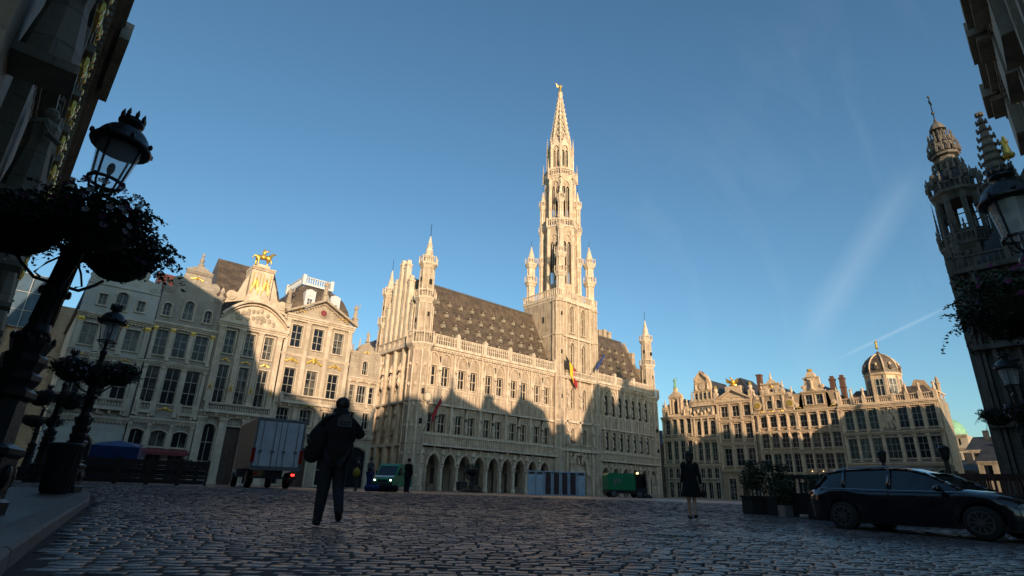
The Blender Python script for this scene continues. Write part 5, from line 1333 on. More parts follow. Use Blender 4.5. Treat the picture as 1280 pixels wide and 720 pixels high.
m = MB().use(M['gold']); statue_mb(m,.4,16.2,28.3,1.9,1); m.blob(.4,16.2,28.3,.5,.5,.3); m.build('golden_figure',kg)
# ------------------------------------------------------------------ far buildings beyond the square
gd = thing('domed_building','distant cream building with a green copper dome between the baroque house and the palace','building',(176,33.5,0),-PI/2)
m = MB().use(M['cream'])
for z0,z1,w_ in ((0,9.5,9.),(9.5,14.,7.),(14.,17.2,5.2)):
    m2=[(x*w_/6,w_/10,z0+(z1-z0)*.25,z1-(z1-z0)*.25,'r') for x in (-2,-1,0,1,2)]
    wall(m,-w_/2-.8,w_/2+.8,z0,z1,m2,(9-w_)/2,.3); cornice(m,-w_/2-.9,w_/2+.9,z1+.1,.5,.5,(9-w_)/2)
    m.box(-w_/2-.8,w_/2+.8,(9-w_)/2+.3,9,z0,z1)
m.build('wall',gd)
d=MB().use(M['glass'])
for z0,z1,w_ in ((0,9.5,9.),(9.5,14.,7.),(14.,17.2,5.2)): d.box(-w_/2-.5,w_/2+.5,(9-w_)/2+.25,(9-w_)/2+.29,z0+.3,z1-.3)
d.build('windows',gd)
m = MB().use(M['copper']); m.smooth=True; m.lathe(0,4.5,[(3.3,17.2),(3.3,17.8),(3.1,18.9),(2.5,20.1),(1.6,21.),(.7,21.5),(.3,21.8),(.28,22.6),(.05,23.6)],20); m.build('dome',gd)
def far_block(label, X, Y, W, D, H, mat, roof='slate_dark', rz=-PI/2, ridge=3.):
    t = thing('town_house', label, 'house', (X,Y,0), rz); n=max(2,int(W/2.4)); m=MB().use(mat)
    fl=int(H/3.4)
    for k in range(fl):
        z0=k*H/fl; z1=(k+1)*H/fl; wall(m,0,W,z0,z1,[((i+.5)*W/n,1.1,z0+.8,z1-.6,'r') for i in range(n)],0,.3)
    m.box(0,W,.32,D,0,H); cornice(m,0,W,H,.4,.3,dent=False); m.build('wall',t)
    g=MB().use(M['glass']); g.box(-.55,.55,.26,.3,0,H/fl-1.4); wm_=g.mesh('window')
    for k in range(fl):
        for i in range(n): link('window',wm_,t,((i+.5)*W/n,0,k*H/fl+.8))
    r=MB().use(M[roof]); roof_ridge_x(r,-.2,W+.2,-.2,D,H,H+ridge,1.); r.box(W*.3,W*.3+1,D*.4,D*.4+.8,H,H+ridge+1.2); r.build('roof',t)
far_block('distant cream house with balconies right of the green dome',150,26.,9,10,11.5,M['cream'],'slate_dark')
far_block('distant shaded stone house below the green dome',128,24.8,5,10,6.5,M['grey'],'slate_dark',ridge=2.)
far_block('low shaded house at the far right corner of the square',120,19.8,7.5,9,7.5,M['grey'],'slate_dark')
far_block('distant grey house closing the street at the far right',190,24,12,10,14.,M['pale'],'slate_dark')
far_block('dark house closing the street between town hall and the right row',135,100.,22,10,14.,M['brick'],'slate_dark')
far_block('distant house in the street left of the town hall',40.5,135,8,10,14.,M['grey'],'slate_dark',rz=0)

# unseen houses added behind the camera, heights set to shade hall and left row
def back_house(label, X, W, Y, hc, g_, gh, mat): return ne_house('shading_house', label, X, W, Y, 0, hc, g_, M[mat], gh, D=12)
back_house('added unseen tall gabled house behind the viewpoint, at the mouth of the side street',-24.,8.5,-24,23.,1,6.,'grey')
back_house('added unseen stepped gable house behind the viewpoint in the side street',-15.4,7.5,-24,22.5,2,5.5,'ochre')
back_house('added unseen narrow tall house behind the viewpoint closing the side street',-7.8,7.,-24,25.5,1,6.5,'grey')
back_house('added unseen last gabled house behind the viewpoint in the side street',-.7,8.5,-24,24.5,2,6.,'ochre')
back_house('added unseen side street house behind the near right corner house',8.,9,-24,24.,1,6.,'grey')
# ------------------------------------------------------------------ ground
def mat_sett(name, use_attr=True):
    m, nt, b = _mat(name); N, L = nt.nodes, nt.links
    geo = N.new('ShaderNodeNewGeometry')
    n = N.new('ShaderNodeTexNoise'); n.inputs['Scale'].default_value = .35; n.inputs['Detail'].default_value = 5
    L.new(geo.outputs['Position'], n.inputs['Vector'])
    n2 = N.new('ShaderNodeTexNoise'); n2.inputs['Scale'].default_value = 28; n2.inputs['Detail'].default_value = 5
    L.new(geo.outputs['Position'], n2.inputs['Vector'])
    if use_attr:
        at = N.new('ShaderNodeAttribute'); at.attribute_name = 'tone'
        val = at.outputs['Fac']
    else:
        br = N.new('ShaderNodeTexBrick'); br.inputs['Scale'].default_value = 1; br.inputs['Brick Width'].default_value = .24; br.inputs['Row Height'].default_value = .17
        br.inputs['Mortar Size'].default_value = .02; br.inputs['Color1'].default_value = (1,1,1,1); br.inputs['Color2'].default_value = (.55,.55,.55,1); br.inputs['Mortar'].default_value = (.15,.15,.15,1)
        L.new(geo.outputs['Position'], br.inputs['Vector']); val = br.outputs['Color']
    mx = N.new('ShaderNodeMix'); mx.data_type = 'RGBA'; mx.inputs['A'].default_value = (.062,.048,.048,1); mx.inputs['B'].default_value = (.185,.145,.138,1)
    L.new(val, mx.inputs['Factor'])
    r = N.new('ShaderNodeMapRange'); r.inputs['From Min'].default_value = .3; r.inputs['From Max'].default_value = .7; r.inputs['To Min'].default_value = .7; r.inputs['To Max'].default_value = 1.2
    L.new(n.outputs['Fac'], r.inputs['Value'])
    sc_ = N.new('ShaderNodeVectorMath'); sc_.operation = 'SCALE'; L.new(mx.outputs['Result'], sc_.inputs[0]); L.new(r.outputs['Result'], sc_.inputs['Scale'])
    L.new(sc_.outputs['Vector'], b.inputs['Base Color'])
    rr = N.new('ShaderNodeMapRange'); rr.inputs['From Min'].default_value = .3; rr.inputs['From Max'].default_value = .7; rr.inputs['To Min'].default_value = .2; rr.inputs['To Max'].default_value = .44
    L.new(n2.outputs['Fac'], rr.inputs['Value']); L.new(rr.outputs['Result'], b.inputs['Roughness'])
    b.inputs['Specular IOR Level'].default_value = .5
    bp = N.new('ShaderNodeBump'); bp.inputs['Strength'].default_value = .5 if use_attr else .8; bp.inputs['Distance'].default_value = .012 if use_attr else .03
    L.new(n2.outputs['Fac'] if use_attr else br.outputs['Fac'], bp.inputs['Height'])
    if not use_attr: bp.invert = True
    L.new(bp.outputs['Normal'], b.inputs['Normal'])
    return m
joint = mat_simple('paving_joint_sand', (.022,.019,.017), .9, var=.3, scale=9, bump=.4, bscale=60)
# base sheet: polar grid following the gentle rise of the square, out to the horizon
gm = MB().use(mat_sett('square_setts_far', False)); rs = [0,3,6,8,9,10,11,12,13,14,15,16,17,18,19,20,21,22,23,25,27,29,31,36,50,80,150,400,1500]; nn = 96
vs = []
for r_ in rs:
    for j in range(nn): t=2*PI*j/nn; vs.append((r_*math.cos(t), r_*math.sin(t), gz(r_*math.cos(t),r_*math.sin(t))-.008 if r_ < 36 else .3))
fs = [(i*nn+j, i*nn+(j+1)%nn, (i+1)*nn+(j+1)%nn, (i+1)*nn+j) for i in range(len(rs)-1) for j in range(nn)]
gm.add(vs, fs); mats_far = gm.mats[0]; gm.mats.append(joint)
for i in range(len(gm.f)): gm.m[i] = 1 if i < 22*nn else 0
structure(gm.build('ground'))
def curb_x(y):
    P = [(-5,-.75),(4.6,.17),(7.1,.5),(11.7,1.15),(16.,1.75),(19.6,2.1),(21.,2.05),(21.8,1.6),(22.2,.6),(22.3,-1.)]
    for (a,b),(c,d) in zip(P[:-1],P[1:]):
        if a <= y <= c: return b+(d-b)*(y-a)/(c-a)
    return -99 if y > 22.3 else -.75
# individually laid setts in gently curved rows
CX, CY = -9.0*math.sin(rad(41)), -9.0*math.cos(rad(41))
verts = []; faces = []; tones = []; rnd = random.Random(3)
R = 11.2; VA = rad(41)
while R < 44:
    dr = .145 if R < 26 else .17
    dr *= rnd.uniform(.94,1.06)
    half = rad(56); th = PI/2-VA-half; th1 = PI/2-VA+half
    th += rnd.random()*.02
    while th < th1:
        Lm = rnd.uniform(.15,.26); dth = Lm/R
        tm = th+dth/2; x = CX+(R+dr/2)*math.cos(tm); y = CY+(R+dr/2)*math.sin(tm)
        dist = math.hypot(x,y); az = math.degrees(math.atan2(x,y))
        if 2.6 < dist < 33 and -6 < az < 92 and x > curb_x(y)+.12:
            g_ = .007; b_ = .012; z = gz(x,y)+rnd.uniform(-.004,.004)+.006*math.sin(x*1.1)*math.sin(y*.9+1); tl = rnd.uniform(-.003,.003); tr_ = rnd.uniform(-.004,.004)
            o = len(verts)
            jit = [rnd.uniform(-.006,.006) for _ in range(8)]
            def pt(rr, tt, zz): return (CX+rr*math.cos(tt), CY+rr*math.sin(tt), zz)
            r0, r1, a0, a1 = R+g_+jit[0], R+dr-g_+jit[1], th+g_/R+jit[2]/R, th+dth-g_/R+jit[3]/R
            for (rr, tt) in ((r0,a0),(r0,a1),(r1,a1),(r1,a0)): verts.append(pt(rr,tt,z-.03))
            q = b_
            for (rr, tt, zz) in ((r0+q,a0+q/R,z-tl-tr_),(r0+q,a1-q/R,z-tl+tr_),(r1-q,a1-q/R,z+tl+tr_),(r1-q,a0+q/R,z+tl-tr_)): verts.append(pt(rr,tt,zz))
            if dist < 11:
                m_ = ((r0+r1)/2,(a0+a1)/2); verts.append(pt(*m_, z+.002))
                faces += [(o,o+1,o+5,o+4),(o+1,o+2,o+6,o+5),(o+2,o+3,o+7,o+6),(o+3,o,o+4,o+7),(o+4,o+5,o+8),(o+5,o+6,o+8),(o+6,o+7,o+8),(o+7,o+4,o+8)]
                tn = 9
            else:
                faces += [(o,o+1,o+5,o+4),(o+1,o+2,o+6,o+5),(o+2,o+3,o+7,o+6),(o+3,o,o+4,o+7),(o+4,o+5,o+6,o+7)]; tn = 8
            tones += [rnd.random()**1.3]*tn
        th += dth
    R += dr
me = bpy.data.meshes.new('setts'); me.from_pydata(verts, [], faces)
at = me.attributes.new('tone','FLOAT','POINT'); at.data.foreach_set('value', tones)
me.materials.append(mat_sett('laid_setts')); me.polygons.foreach_set('use_smooth',[True]*len(me.polygons)); me.update()
structure(link('road_setts', me))
# raised pavement on the left with granite kerb
pv = mat_stone('pavement_stone', (.10,.095,.09), dirt=(.045,.042,.04), dirt_amt=.6, bw=.5, bh=.3, joint=.35, bump=.6)
def mat_pave():
    m, nt, b = _mat('pavement_slabs'); N, L = nt.nodes, nt.links
    geo = N.new('ShaderNodeNewGeometry'); br = N.new('ShaderNodeTexBrick'); br.inputs['Scale'].default_value = 1; br.inputs['Brick Width'].default_value = .42; br.inputs['Row Height'].default_value = .28
    br.inputs['Mortar Size'].default_value = .014; br.inputs['Color1'].default_value = (.08,.073,.068,1); br.inputs['Color2'].default_value = (.05,.046,.043,1); br.inputs['Mortar'].default_value = (.02,.018,.016,1)
    n = N.new('ShaderNodeTexNoise'); n.inputs['Scale'].default_value = 5; n.inputs['Detail'].default_value = 6; L.new(geo.outputs['Position'], n.inputs['Vector'])
    mp = N.new('ShaderNodeMapping'); mp.inputs['Rotation'].default_value = (0,0,.12); L.new(geo.outputs['Position'], mp.inputs['Vector']); L.new(mp.outputs[0], br.inputs['Vector'])
    L.new(br.outputs['Color'], b.inputs['Base Color']); b.inputs['Roughness'].default_value = .5
    s_ = N.new('ShaderNodeMath'); s_.operation = 'MULTIPLY_ADD'; s_.inputs[1].default_value = -1.; L.new(br.outputs['Fac'], s_.inputs[0]); L.new(n.outputs['Fac'], s_.inputs[2])
    bp = N.new('ShaderNodeBump'); bp.inputs['Strength'].default_value = .7; bp.inputs['Distance'].default_value = .02; L.new(s_.outputs[0], bp.inputs['Height']); L.new(bp.outputs['Normal'], b.inputs['Normal'])
    return m
ys = [-4+i*.5 for i in range(52)] + [21.3,21.6,21.9,22.1,22.28]
p = MB().use(mat_pave()); k = MB().use(M['concrete']); kw = .3
def pz_(x,y): return gz(x,y)+.12
for a, b_ in zip(ys[:-1], ys[1:]):
    xa, xb = curb_x(a), curb_x(b_)
    p.quad((-12,a,pz_(-.5,a)),(xa-kw,a,pz_(xa,a)),(xb-kw,b_,pz_(xb,b_)),(-12,b_,pz_(-.5,b_)))
rnd = random.Random(5); a = -4.
P = []
while a < 22.2: P.append(a); a += (.95 if a < 20 else .35)*rnd.uniform(.9,1.1)
P.append(22.28)
for a, b_ in zip(P[:-1], P[1:]):
    g_=.012; a2, b2 = a+g_, b_-g_; xa, xb = curb_x(a2), curb_x(b2); za, zb = pz_(xa,a2)+rnd.uniform(-.004,.004), pz_(xb,b2)
    A_ = [(xa-kw,a2,za+.004),(xa-.025,a2,za+.004),(xa,a2,za-.022),(xa+.01,a2,za-.2)]; B_ = [(xb-kw,b2,zb+.004),(xb-.025,b2,zb+.004),(xb,b2,zb-.022),(xb+.01,b2,zb-.2)]
    k.add(A_+B_, [(0,1,5,4),(1,2,6,5),(2,3,7,6),(0,1,2,3),(4,7,6,5)])
structure(p.build('pavement')); structure(k.build('kerb'))
# ------------------------------------------------------------------ skinned figures
def skin_mesh(name, V, E, mats, sub=1, root=0):
    """V: {key:(x,y,z,r)}; E: pairs of keys"""
    keys = list(V); idx = {k:i for i,k in enumerate(keys)}
    me = bpy.data.meshes.new(name); me.from_pydata([V[k][:3] for k in keys], [(idx[a],idx[b]) for a,b in E], [])
    o = bpy.data.objects.new('tmp', me); COL.objects.link(o)
    o.modifiers.new('s','SKIN').use_smooth_shade = True
    if not me.skin_vertices: pass
    for i,k in enumerate(keys):
        r = V[k][3]; r2 = V[k][4] if len(V[k]) > 4 else r
        me.skin_vertices[0].data[i].radius = (r, r2); me.skin_vertices[0].data[i].use_root = (i == root)
    if sub: ss = o.modifiers.new('b','SUBSURF'); ss.levels = sub; ss.render_levels = sub
    dg = bpy.context.evaluated_depsgraph_get(); out = bpy.data.meshes.new_from_object(o.evaluated_get(dg))
    out.name = name; bpy.data.objects.remove(o); out.materials.clear()
    for m in (mats if isinstance(mats, list) else [mats]): out.materials.append(m)
    return out
def person(label, loc, rz, h, J, female=False, coat=None, coat_len=.0, legs=None, shoes=None, hair_long=False, group=None, skirt=False):
    """J: joint overrides. figure faces +y, x to its right"""
    s = h/1.78
    D = dict(pel=(0,0,.96,.125), sp=(0,0,1.12,.115), ch=(0,.0,1.32,.14), nb=(0,.01,1.47,.075), nk=(0,.02,1.53,.055), h1=(0,.03,1.60,.072), h2=(0,.03,1.69,.088), h3=(0,.015,1.755,.06),
      sr=(.17,0,1.43,.062), er=(.235,-.02,1.16,.046), wr=(.25,.06,.91,.032), pr=(.25,.08,.84,.028), sl=(-.17,0,1.43,.062), el=(-.235,-.02,1.16,.046), wl=(-.25,.06,.91,.032), pl=(-.25,.08,.84,.028),
      hr=(.09,0,.92,.098), kr=(.10,.02,.50,.062), ar=(.10,-.03,.10,.042), tr=(.115,.13,.03,.035), hl=(-.09,0,.92,.098), kl=(-.10,.02,.50,.062), al=(-.10,-.03,.10,.042), tl=(-.115,.13,.03,.035))
    D.update(J)
    V = {k: tuple(c*s for c in v) for k,v in D.items()}
    def off(base, key, d): a = V[base]; V[key] = (a[0]+d[0]*s, a[1]+d[1]*s, a[2]+d[2]*s, .0085*s)
    E = [('pel','sp'),('sp','ch'),('ch','nb'),('nb','nk'),('nk','h1'),('h1','h2'),('h2','h3'),('ch','sr'),('sr','er'),('er','wr'),('wr','pr'),('ch','sl'),('sl','el'),('el','wl'),('wl','pl'),
         ('pel','hr'),('hr','kr'),('kr','ar'),('ar','tr'),('pel','hl'),('hl','kl'),('kl','al'),('al','tl')]
    for sd, sg in (('r',1),('l',-1)):
        w_, p_ = Vector(V['w'+sd][:3]), Vector(V['p'+sd][:3]); d = (p_-w_).normalized()
        side = d.cross(Vector((sg,0,0))); side = side.normalized() if side.length > .1 else Vector((0,1,0))
        inn = Vector((-sg*.4,.2,0))
        for i,(o_,l_) in enumerate(((-.027,.066),(-.009,.076),(.009,.072),(.026,.056))):
            a = p_+side*o_*s+d*.02*s; b = a+d*l_*.5*s+inn*.01*s; c = b+(d*.8+inn*.6)*l_*.5*s
            V['f%s%da'%(sd,i)] = (*a,.0105*s); V['f%s%db'%(sd,i)] = (*b,.009*s); V['f%s%dc'%(sd,i)] = (*c,.0075*s)
            E += [('p'+sd,'f%s%da'%(sd,i)),('f%s%da'%(sd,i),'f%s%db'%(sd,i)),('f%s%db'%(sd,i),'f%s%dc'%(sd,i))]
        a = w_.lerp(p_,.45)+side*.03*s+Vector((-sg,0,0))*.012*s; b = a+(d*.5+side*.6)*.05*s
        V['t%sa'%sd] = (*a,.012*s); V['t%sb'%sd] = (*b,.009*s); E += [('w'+sd,'t%sa'%sd),('t%sa'%sd,'t%sb'%sd)]
    root = thing('person', label, 'person', loc, rz, group)
    link('body', skin_mesh('body', V, E, M['skin']), root)
    hd = V['h2']
    f = MB(); f.smooth = True
    f.use(M['skin']); f.blob(hd[0],hd[1]+.088*s,hd[2]-.01*s,.013*s,.02*s,.022*s,6)
    for sx in (-1,1): f.blob(hd[0]+sx*.087*s,hd[1],hd[2]-.005*s,.012*s,.02*s,.03*s,6)
    f.use(M['white_paint'])
    for sx in (-1,1): f.blob(hd[0]+sx*.032*s,hd[1]+.078*s,hd[2]+.012*s,.013*s,.01*s,.008*s,6)
    f.use(M['cloth_red']); f.blob(hd[0],hd[1]+.076*s,hd[2]-.055*s,.024*s,.01*s,.006*s,6); f.build('face', root)
    m = MB().use(M['hair']); m.smooth = True
    m.blob(hd[0],hd[1]-.018*s,hd[2]+.028*s,.101*s,.108*s,.10*s,12)
    if hair_long: m.blob(hd[0],hd[1]-.06*s,hd[2]-.09*s,.095*s,.06*s,.15*s,10)
    m.build('hair', root)
    def grow(keys, dr, extra={}, edges=None):
        W = {k: (*V[k][:3], V[k][3]+dr*s) for k in keys}; W.update({k: tuple(c*s for c in v) for k,v in extra.items()})
        return W, (edges if edges else [e for e in E if e[0] in W and e[1] in W])
    if coat:
        ks = ['ch','sp','nb','sr','er','wr','sl','el','wl']; W, EE = grow(ks, .034)
        W['ch'] = (*V['ch'][:3], .195*s, .15*s) ; W['nb'] = (*V['nb'][:3], .10*s); W['sp'] = (*V['sp'][:3], .185*s, .15*s)
        hem = .96-coat_len
        W['hem0'] = (0,0,.98*s,.19*s,.16*s); EE = EE+[('sp','hem0')]
        if coat_len > 0: W['hem'] = (0,0,hem*s,.19*s,.17*s); EE.append(('hem0','hem'))
        link('coat', skin_mesh('coat', W, EE, coat), root)
    if legs:
        W, EE = grow(['pel','hr','kr','ar','hl','kl','al'], .03); 
        for k in ('ar','al'): W[k] = (W[k][0],W[k][1],W[k][2]+.005*s,.066*s)
        for k in ('ar','al'):
            a_ = V[k]; W['c'+k] = (a_[0],a_[1]+.012*s,a_[2]-.045*s,.07*s); EE = EE+[(k,'c'+k)]
        link('trousers', skin_mesh('trousers', W, EE, legs), root)
    W = {}; EE = []
    for sd in 'rl':
        a, t_ = Vector(V['a'+sd][:3]), Vector(V['t'+sd][:3]); d = t_-a; heel = a-d*.25; heel.z = a.z-.055*s if abs(d.z) < .12*s else a.z-.04*s
        W['a'+sd] = (*a,.056*s); W['h'+sd] = (*heel,.045*s); W['m'+sd] = (*(a.lerp(t_,.55)),.05*s,.045*s); W['t'+sd] = (*t_,.042*s,.03*s); EE += [('a'+sd,'h'+sd),('a'+sd,'m'+sd),('m'+sd,'t'+sd)]
    for sd in 'rl':
        link('shoe', skin_mesh('shoe', {k:v for k,v in W.items() if k[1]==sd}, [e for e in EE if e[0][1]==sd], shoes or M['shoe']), root)
    return root, V, s

# man walking away with a bag, arms raised in front
g0 = gz(3.75,8.05)
man, V, s = person('man seen from behind in a black padded jacket, large and near, walking away', (3.62,7.9,g0), -rad(22), 1.80,
  dict(er=(.34,.05,1.22,.048), wr=(.24,.25,1.38,.034), pr=(.18,.30,1.42,.028), el=(-.36,-.02,1.14,.048), wl=(-.30,.20,1.02,.034), pl=(-.26,.27,1.0,.028),
       h1=(0.01,.06,1.575,.072), h2=(0.015,.08,1.655,.088), h3=(0.015,.08,1.72,.06),
       kr=(.10,.10,.53,.066), ar=(.14,-.16,.20,.044), tr=(.15,-.06,.07,.035), kl=(-.10,.06,.50,.066), al=(-.12,.10,.085,.044), tl=(-.15,.25,.03,.035)),
  coat=M['cloth_black'], coat_len=.16, legs=M['cloth_navy'])
m = MB().use(M['cloth_black']); m.smooth = True
m.blob(0,.0,1.28,.27,.20,.30,14); m.blob(0.,.0,1.05,.25,.19,.30,14); m.blob(-.0,.0,1.42,.22,.16,.14,12)
m.tube([(0,-.01,1.46),(0.0,.02,1.53),(0.0,.035,1.61)],[.16,.125,.105],12); m.blob(0,-.07,1.50,.13,.07,.08,10); m.build('jacket_padding', man)
m = MB().use(M['cloth_grey']); m.T = Matrix.Translation((.05,-.222,1.40)); m.prism([(-.09,-.06),(.11,-.06),(.11,.05),(.06,.12),(-.03,.12),(-.09,.06)],0,.012); m.use(M['cloth_black']); m.box(-.06,.08,-.003,.0,.0,.012); m.box(-.06,.08,-.003,.0,-.03,-.02); m.build('back_patch', man)
bag = thing('shoulder_bag','bulky black bag on the left side of the walking man','bag',(3.62,7.9,g0),-rad(22))
m = MB().use(M['cloth_black']); m.smooth = True; m.blob(-.27,-.12,1.12,.13,.14,.24,12); m.blob(-.32,-.10,.97,.12,.14,.14,10); m.build('pouch', bag)
m = MB().use(M['plastic']); m.tube([(-.33,-.1,1.3),(-.2,-.17,1.46),(-.08,-.1,1.53),(.0,.1,1.45)],.022,6); m.tube([(-.42,-.2,1.2),(-.36,-.33,1.1),(-.38,-.28,.98)],.015,6); m.build('strap', bag)
# woman in a black dress
wx, wy = 13.75, 8.33
wo, V, s = person('woman seen from behind in a short black dress and dark heels, walking away', (wx,wy,gz(wx,wy)), -rad(50), 1.70,
  dict(sr=(.15,0,1.42,.052), sl=(-.15,0,1.42,.052), er=(.23,-.04,1.17,.04), wr=(.26,.03,.93,.028), pr=(.26,.05,.87,.024), el=(-.20,.0,1.17,.04), wl=(-.22,.12,.97,.028), pl=(-.22,.16,.92,.024),
       kr=(.07,.04,.50,.056), ar=(.055,-.13,.17,.034), tr=(.06,-.02,.055,.03), kl=(-.075,.03,.5,.056), al=(-.06,.06,.12,.034), tl=(-.06,.18,.035,.03), nb=(0,.01,1.46,.065)), hair_long=True)
m = MB().use(M['cloth_black']); m.smooth = True
m.lathe(0,0,[(.10,1.48*.95),(.185,1.37*.955),(.195,1.2*.955),(.165,1.06),(.19,.93),(.235,.75),(.255,.6),(.25,.57)],18,0,1,.72); m.blob(.155,0,1.33,.085,.085,.12,10); m.blob(-.155,0,1.33,.085,.085,.12,10)
m.build('dress', wo)
m = MB().use(M['cloth_black']); m.tube([(.15,0,1.36),(.22,-.04,1.12),(.25,.03,.9)],[.062,.052,.042],8); m.tube([(-.15,0,1.36),(-.19,0,1.12),(-.21,.11,.94)],[.062,.052,.042],8); m.build('sleeves', wo)
hb = thing('handbag','small dark handbag held at the woman\'s right side','bag',(wx,wy,gz(wx,wy)),-rad(50))
m = MB().use(M['plastic']); m.smooth = True; m.blob(.31,.07,.68,.06,.15,.13,10); m.build('pouch', hb); m = MB().use(M['plastic']); m.tube([(.29,-.05,.77),(.27,.05,.87),(.3,.17,.77)],.012,6); m.build('handle', hb)
# group on the square
def P3(label, x, y, rz, h, coat, legs, J={}, **k): return person(label, (x,y,gz(x,y)), rz, h, J, coat=coat, coat_len=.1, legs=legs, group='people standing on the square', **k)
P3('person in dark clothes with a yellow bag standing left of the green van', 14.95,29.5,rad(60),1.75,M['cloth_black'],M['cloth_grey'])
P3('person in grey jacket and blue trousers standing beside the blue bag', 15.55,29.2,rad(200),1.78,M['cloth_grey'],M['cloth_blue'],dict(er=(.25,.1,1.18,.046),wr=(.15,.28,1.2,.032),pr=(.1,.33,1.2,.028)))
P3('person in black standing alone just right of the green van', 17.05,27.7,rad(-70),1.78,M['cloth_black'],M['cloth_navy'],dict(el=(-.25,.08,1.18,.046),wl=(-.1,.26,1.22,.032),pl=(-.05,.31,1.24,.028)))
yb = thing('yellow_bag','yellow bag hanging at the hip of the leftmost standing person','bag',(14.75,29.25,gz(15,29)+.95)); m=MB().use(M['cloth_yellow']); m.smooth=True; m.blob(0,0,.0,.22,.15,.26,10); m.build('pouch',yb); m=MB().use(M['cloth_yellow']); m.tube([(0,0,.2),(.1,.1,.45),(.2,.2,.5)],.02,6); m.build('strap',yb)
def holdall(label, x, y, mat, L_, rz):
    t = thing('holdall', label, 'bag', (x,y,gz(x,y)), rz, 'bags on the ground'); m = MB().use(mat); m.smooth = True
    m.tube([(-L_/2,0,.17),(-L_/2+.06,0,.18),(0,0,.2),(L_/2-.06,0,.18),(L_/2,0,.17)],[.1,.17,.19,.17,.1],10); m.build('pouch', t)
    m = MB().use(M['plastic']); m.tube([(-.15,.0,.36),(-.12,0,.45),(.12,0,.45),(.15,0,.36)],.015,6); m.build('handle', t)
holdall('blue holdall on the ground by the feet of the grey jacketed person',15.45,28.5,M['cloth_blue'],.9,rad(-30))
holdall('black holdall lying on the ground in front of the green van',16.1,28.0,M['cloth_black'],1.0,rad(-20))
# golden rider on the curved pediment
gr = MB()
HV = dict(b0=(-.9,0,0,.42), b1=(0,0,0,.4), b2=(.8,0,.1,.44), n1=(1.25,0,.7,.26), n2=(1.5,0,1.15,.18), hd=(1.95,0,1.0,.13), tl=(-1.45,0,.1,.12), tl2=(-1.75,0,-.5,.1),
  fl1=(.85,.25,-.75,.14), fl2=(.8,.25,-1.4,.1), fr1=(1.25,-.25,-.4,.14), fr2=(1.35,-.25,-.95,.09), bl1=(-1.,.25,-.75,.16), bl2=(-1.1,.25,-1.4,.1), br1=(-.75,-.25,-.75,.16), br2=(-.7,-.25,-1.4,.1),
  r0=(0,0,.55,.25), r1=(0,0,1.1,.26), r2=(0,0,1.4,.12), r3=(.02,0,1.65,.17), a1=(.4,-.3,1.1,.1), a2=(.8,-.35,1.4,.07), c1=(-.3,.3,.95,.1))
HE = [('b1','b0'),('b1','b2'),('b2','n1'),('n1','n2'),('n2','hd'),('b0','tl'),('tl','tl2'),('b2','fl1'),('fl1','fl2'),('b2','fr1'),('fr1','fr2'),('b0','bl1'),('bl1','bl2'),('b0','br1'),('br1','br2'),('b1','r0'),('r0','r1'),('r1','r2'),('r2','r3'),('r1','a1'),('a1','a2'),('r1','c1')]
o = link('golden_rider', skin_mesh('rider', HV, HE, M['gold'], 1, 1), hC, (3.9,1.4,28.55)); o.scale = (.78,)*3
m = MB().use(M['gold']); m.box(3.,4.8,.9,1.9,27.25,27.42); m.build('statue_base', hC)

# ------------------------------------------------------------------ lamps with flower baskets
def foliage(m, c, rad_, n, size, rnd, droop=.0):
    for i in range(n):
        while True:
            u = Vector((rnd.uniform(-1,1),rnd.uniform(-1,1),rnd.uniform(-1,1)))
            if .25 < u.length < 1: break
        u = u*(.75+.25*rnd.random())/max(.55,u.length)
        lump = 1+.22*math.sin(u.x*9+c[0]*5)*math.sin(u.y*8+1.3)+.12*math.sin(u.z*13)
        p = Vector(c)+Vector((u.x*rad_[0],u.y*rad_[1],u.z*rad_[2]))*lump
        if droop and rnd.random() < .25: p.z -= droop*rnd.random(); 
        a = Vector((rnd.uniform(-1,1),rnd.uniform(-1,1),rnd.uniform(-.6,.6))).normalized(); b = a.cross(Vector((rnd.uniform(-1,1),rnd.uniform(-1,1),rnd.uniform(-1,1)))).normalized()
        sz = size*rnd.uniform(.6,1.3); nrm = a.cross(b)*sz*.25
        P = [p-a*sz, p-a*sz*.2+b*sz*.55+nrm, p+a*sz, p-a*sz*.2-b*sz*.55+nrm]
        m.add([tuple(q) for q in P], [(0,1,2),(0,2,3)])
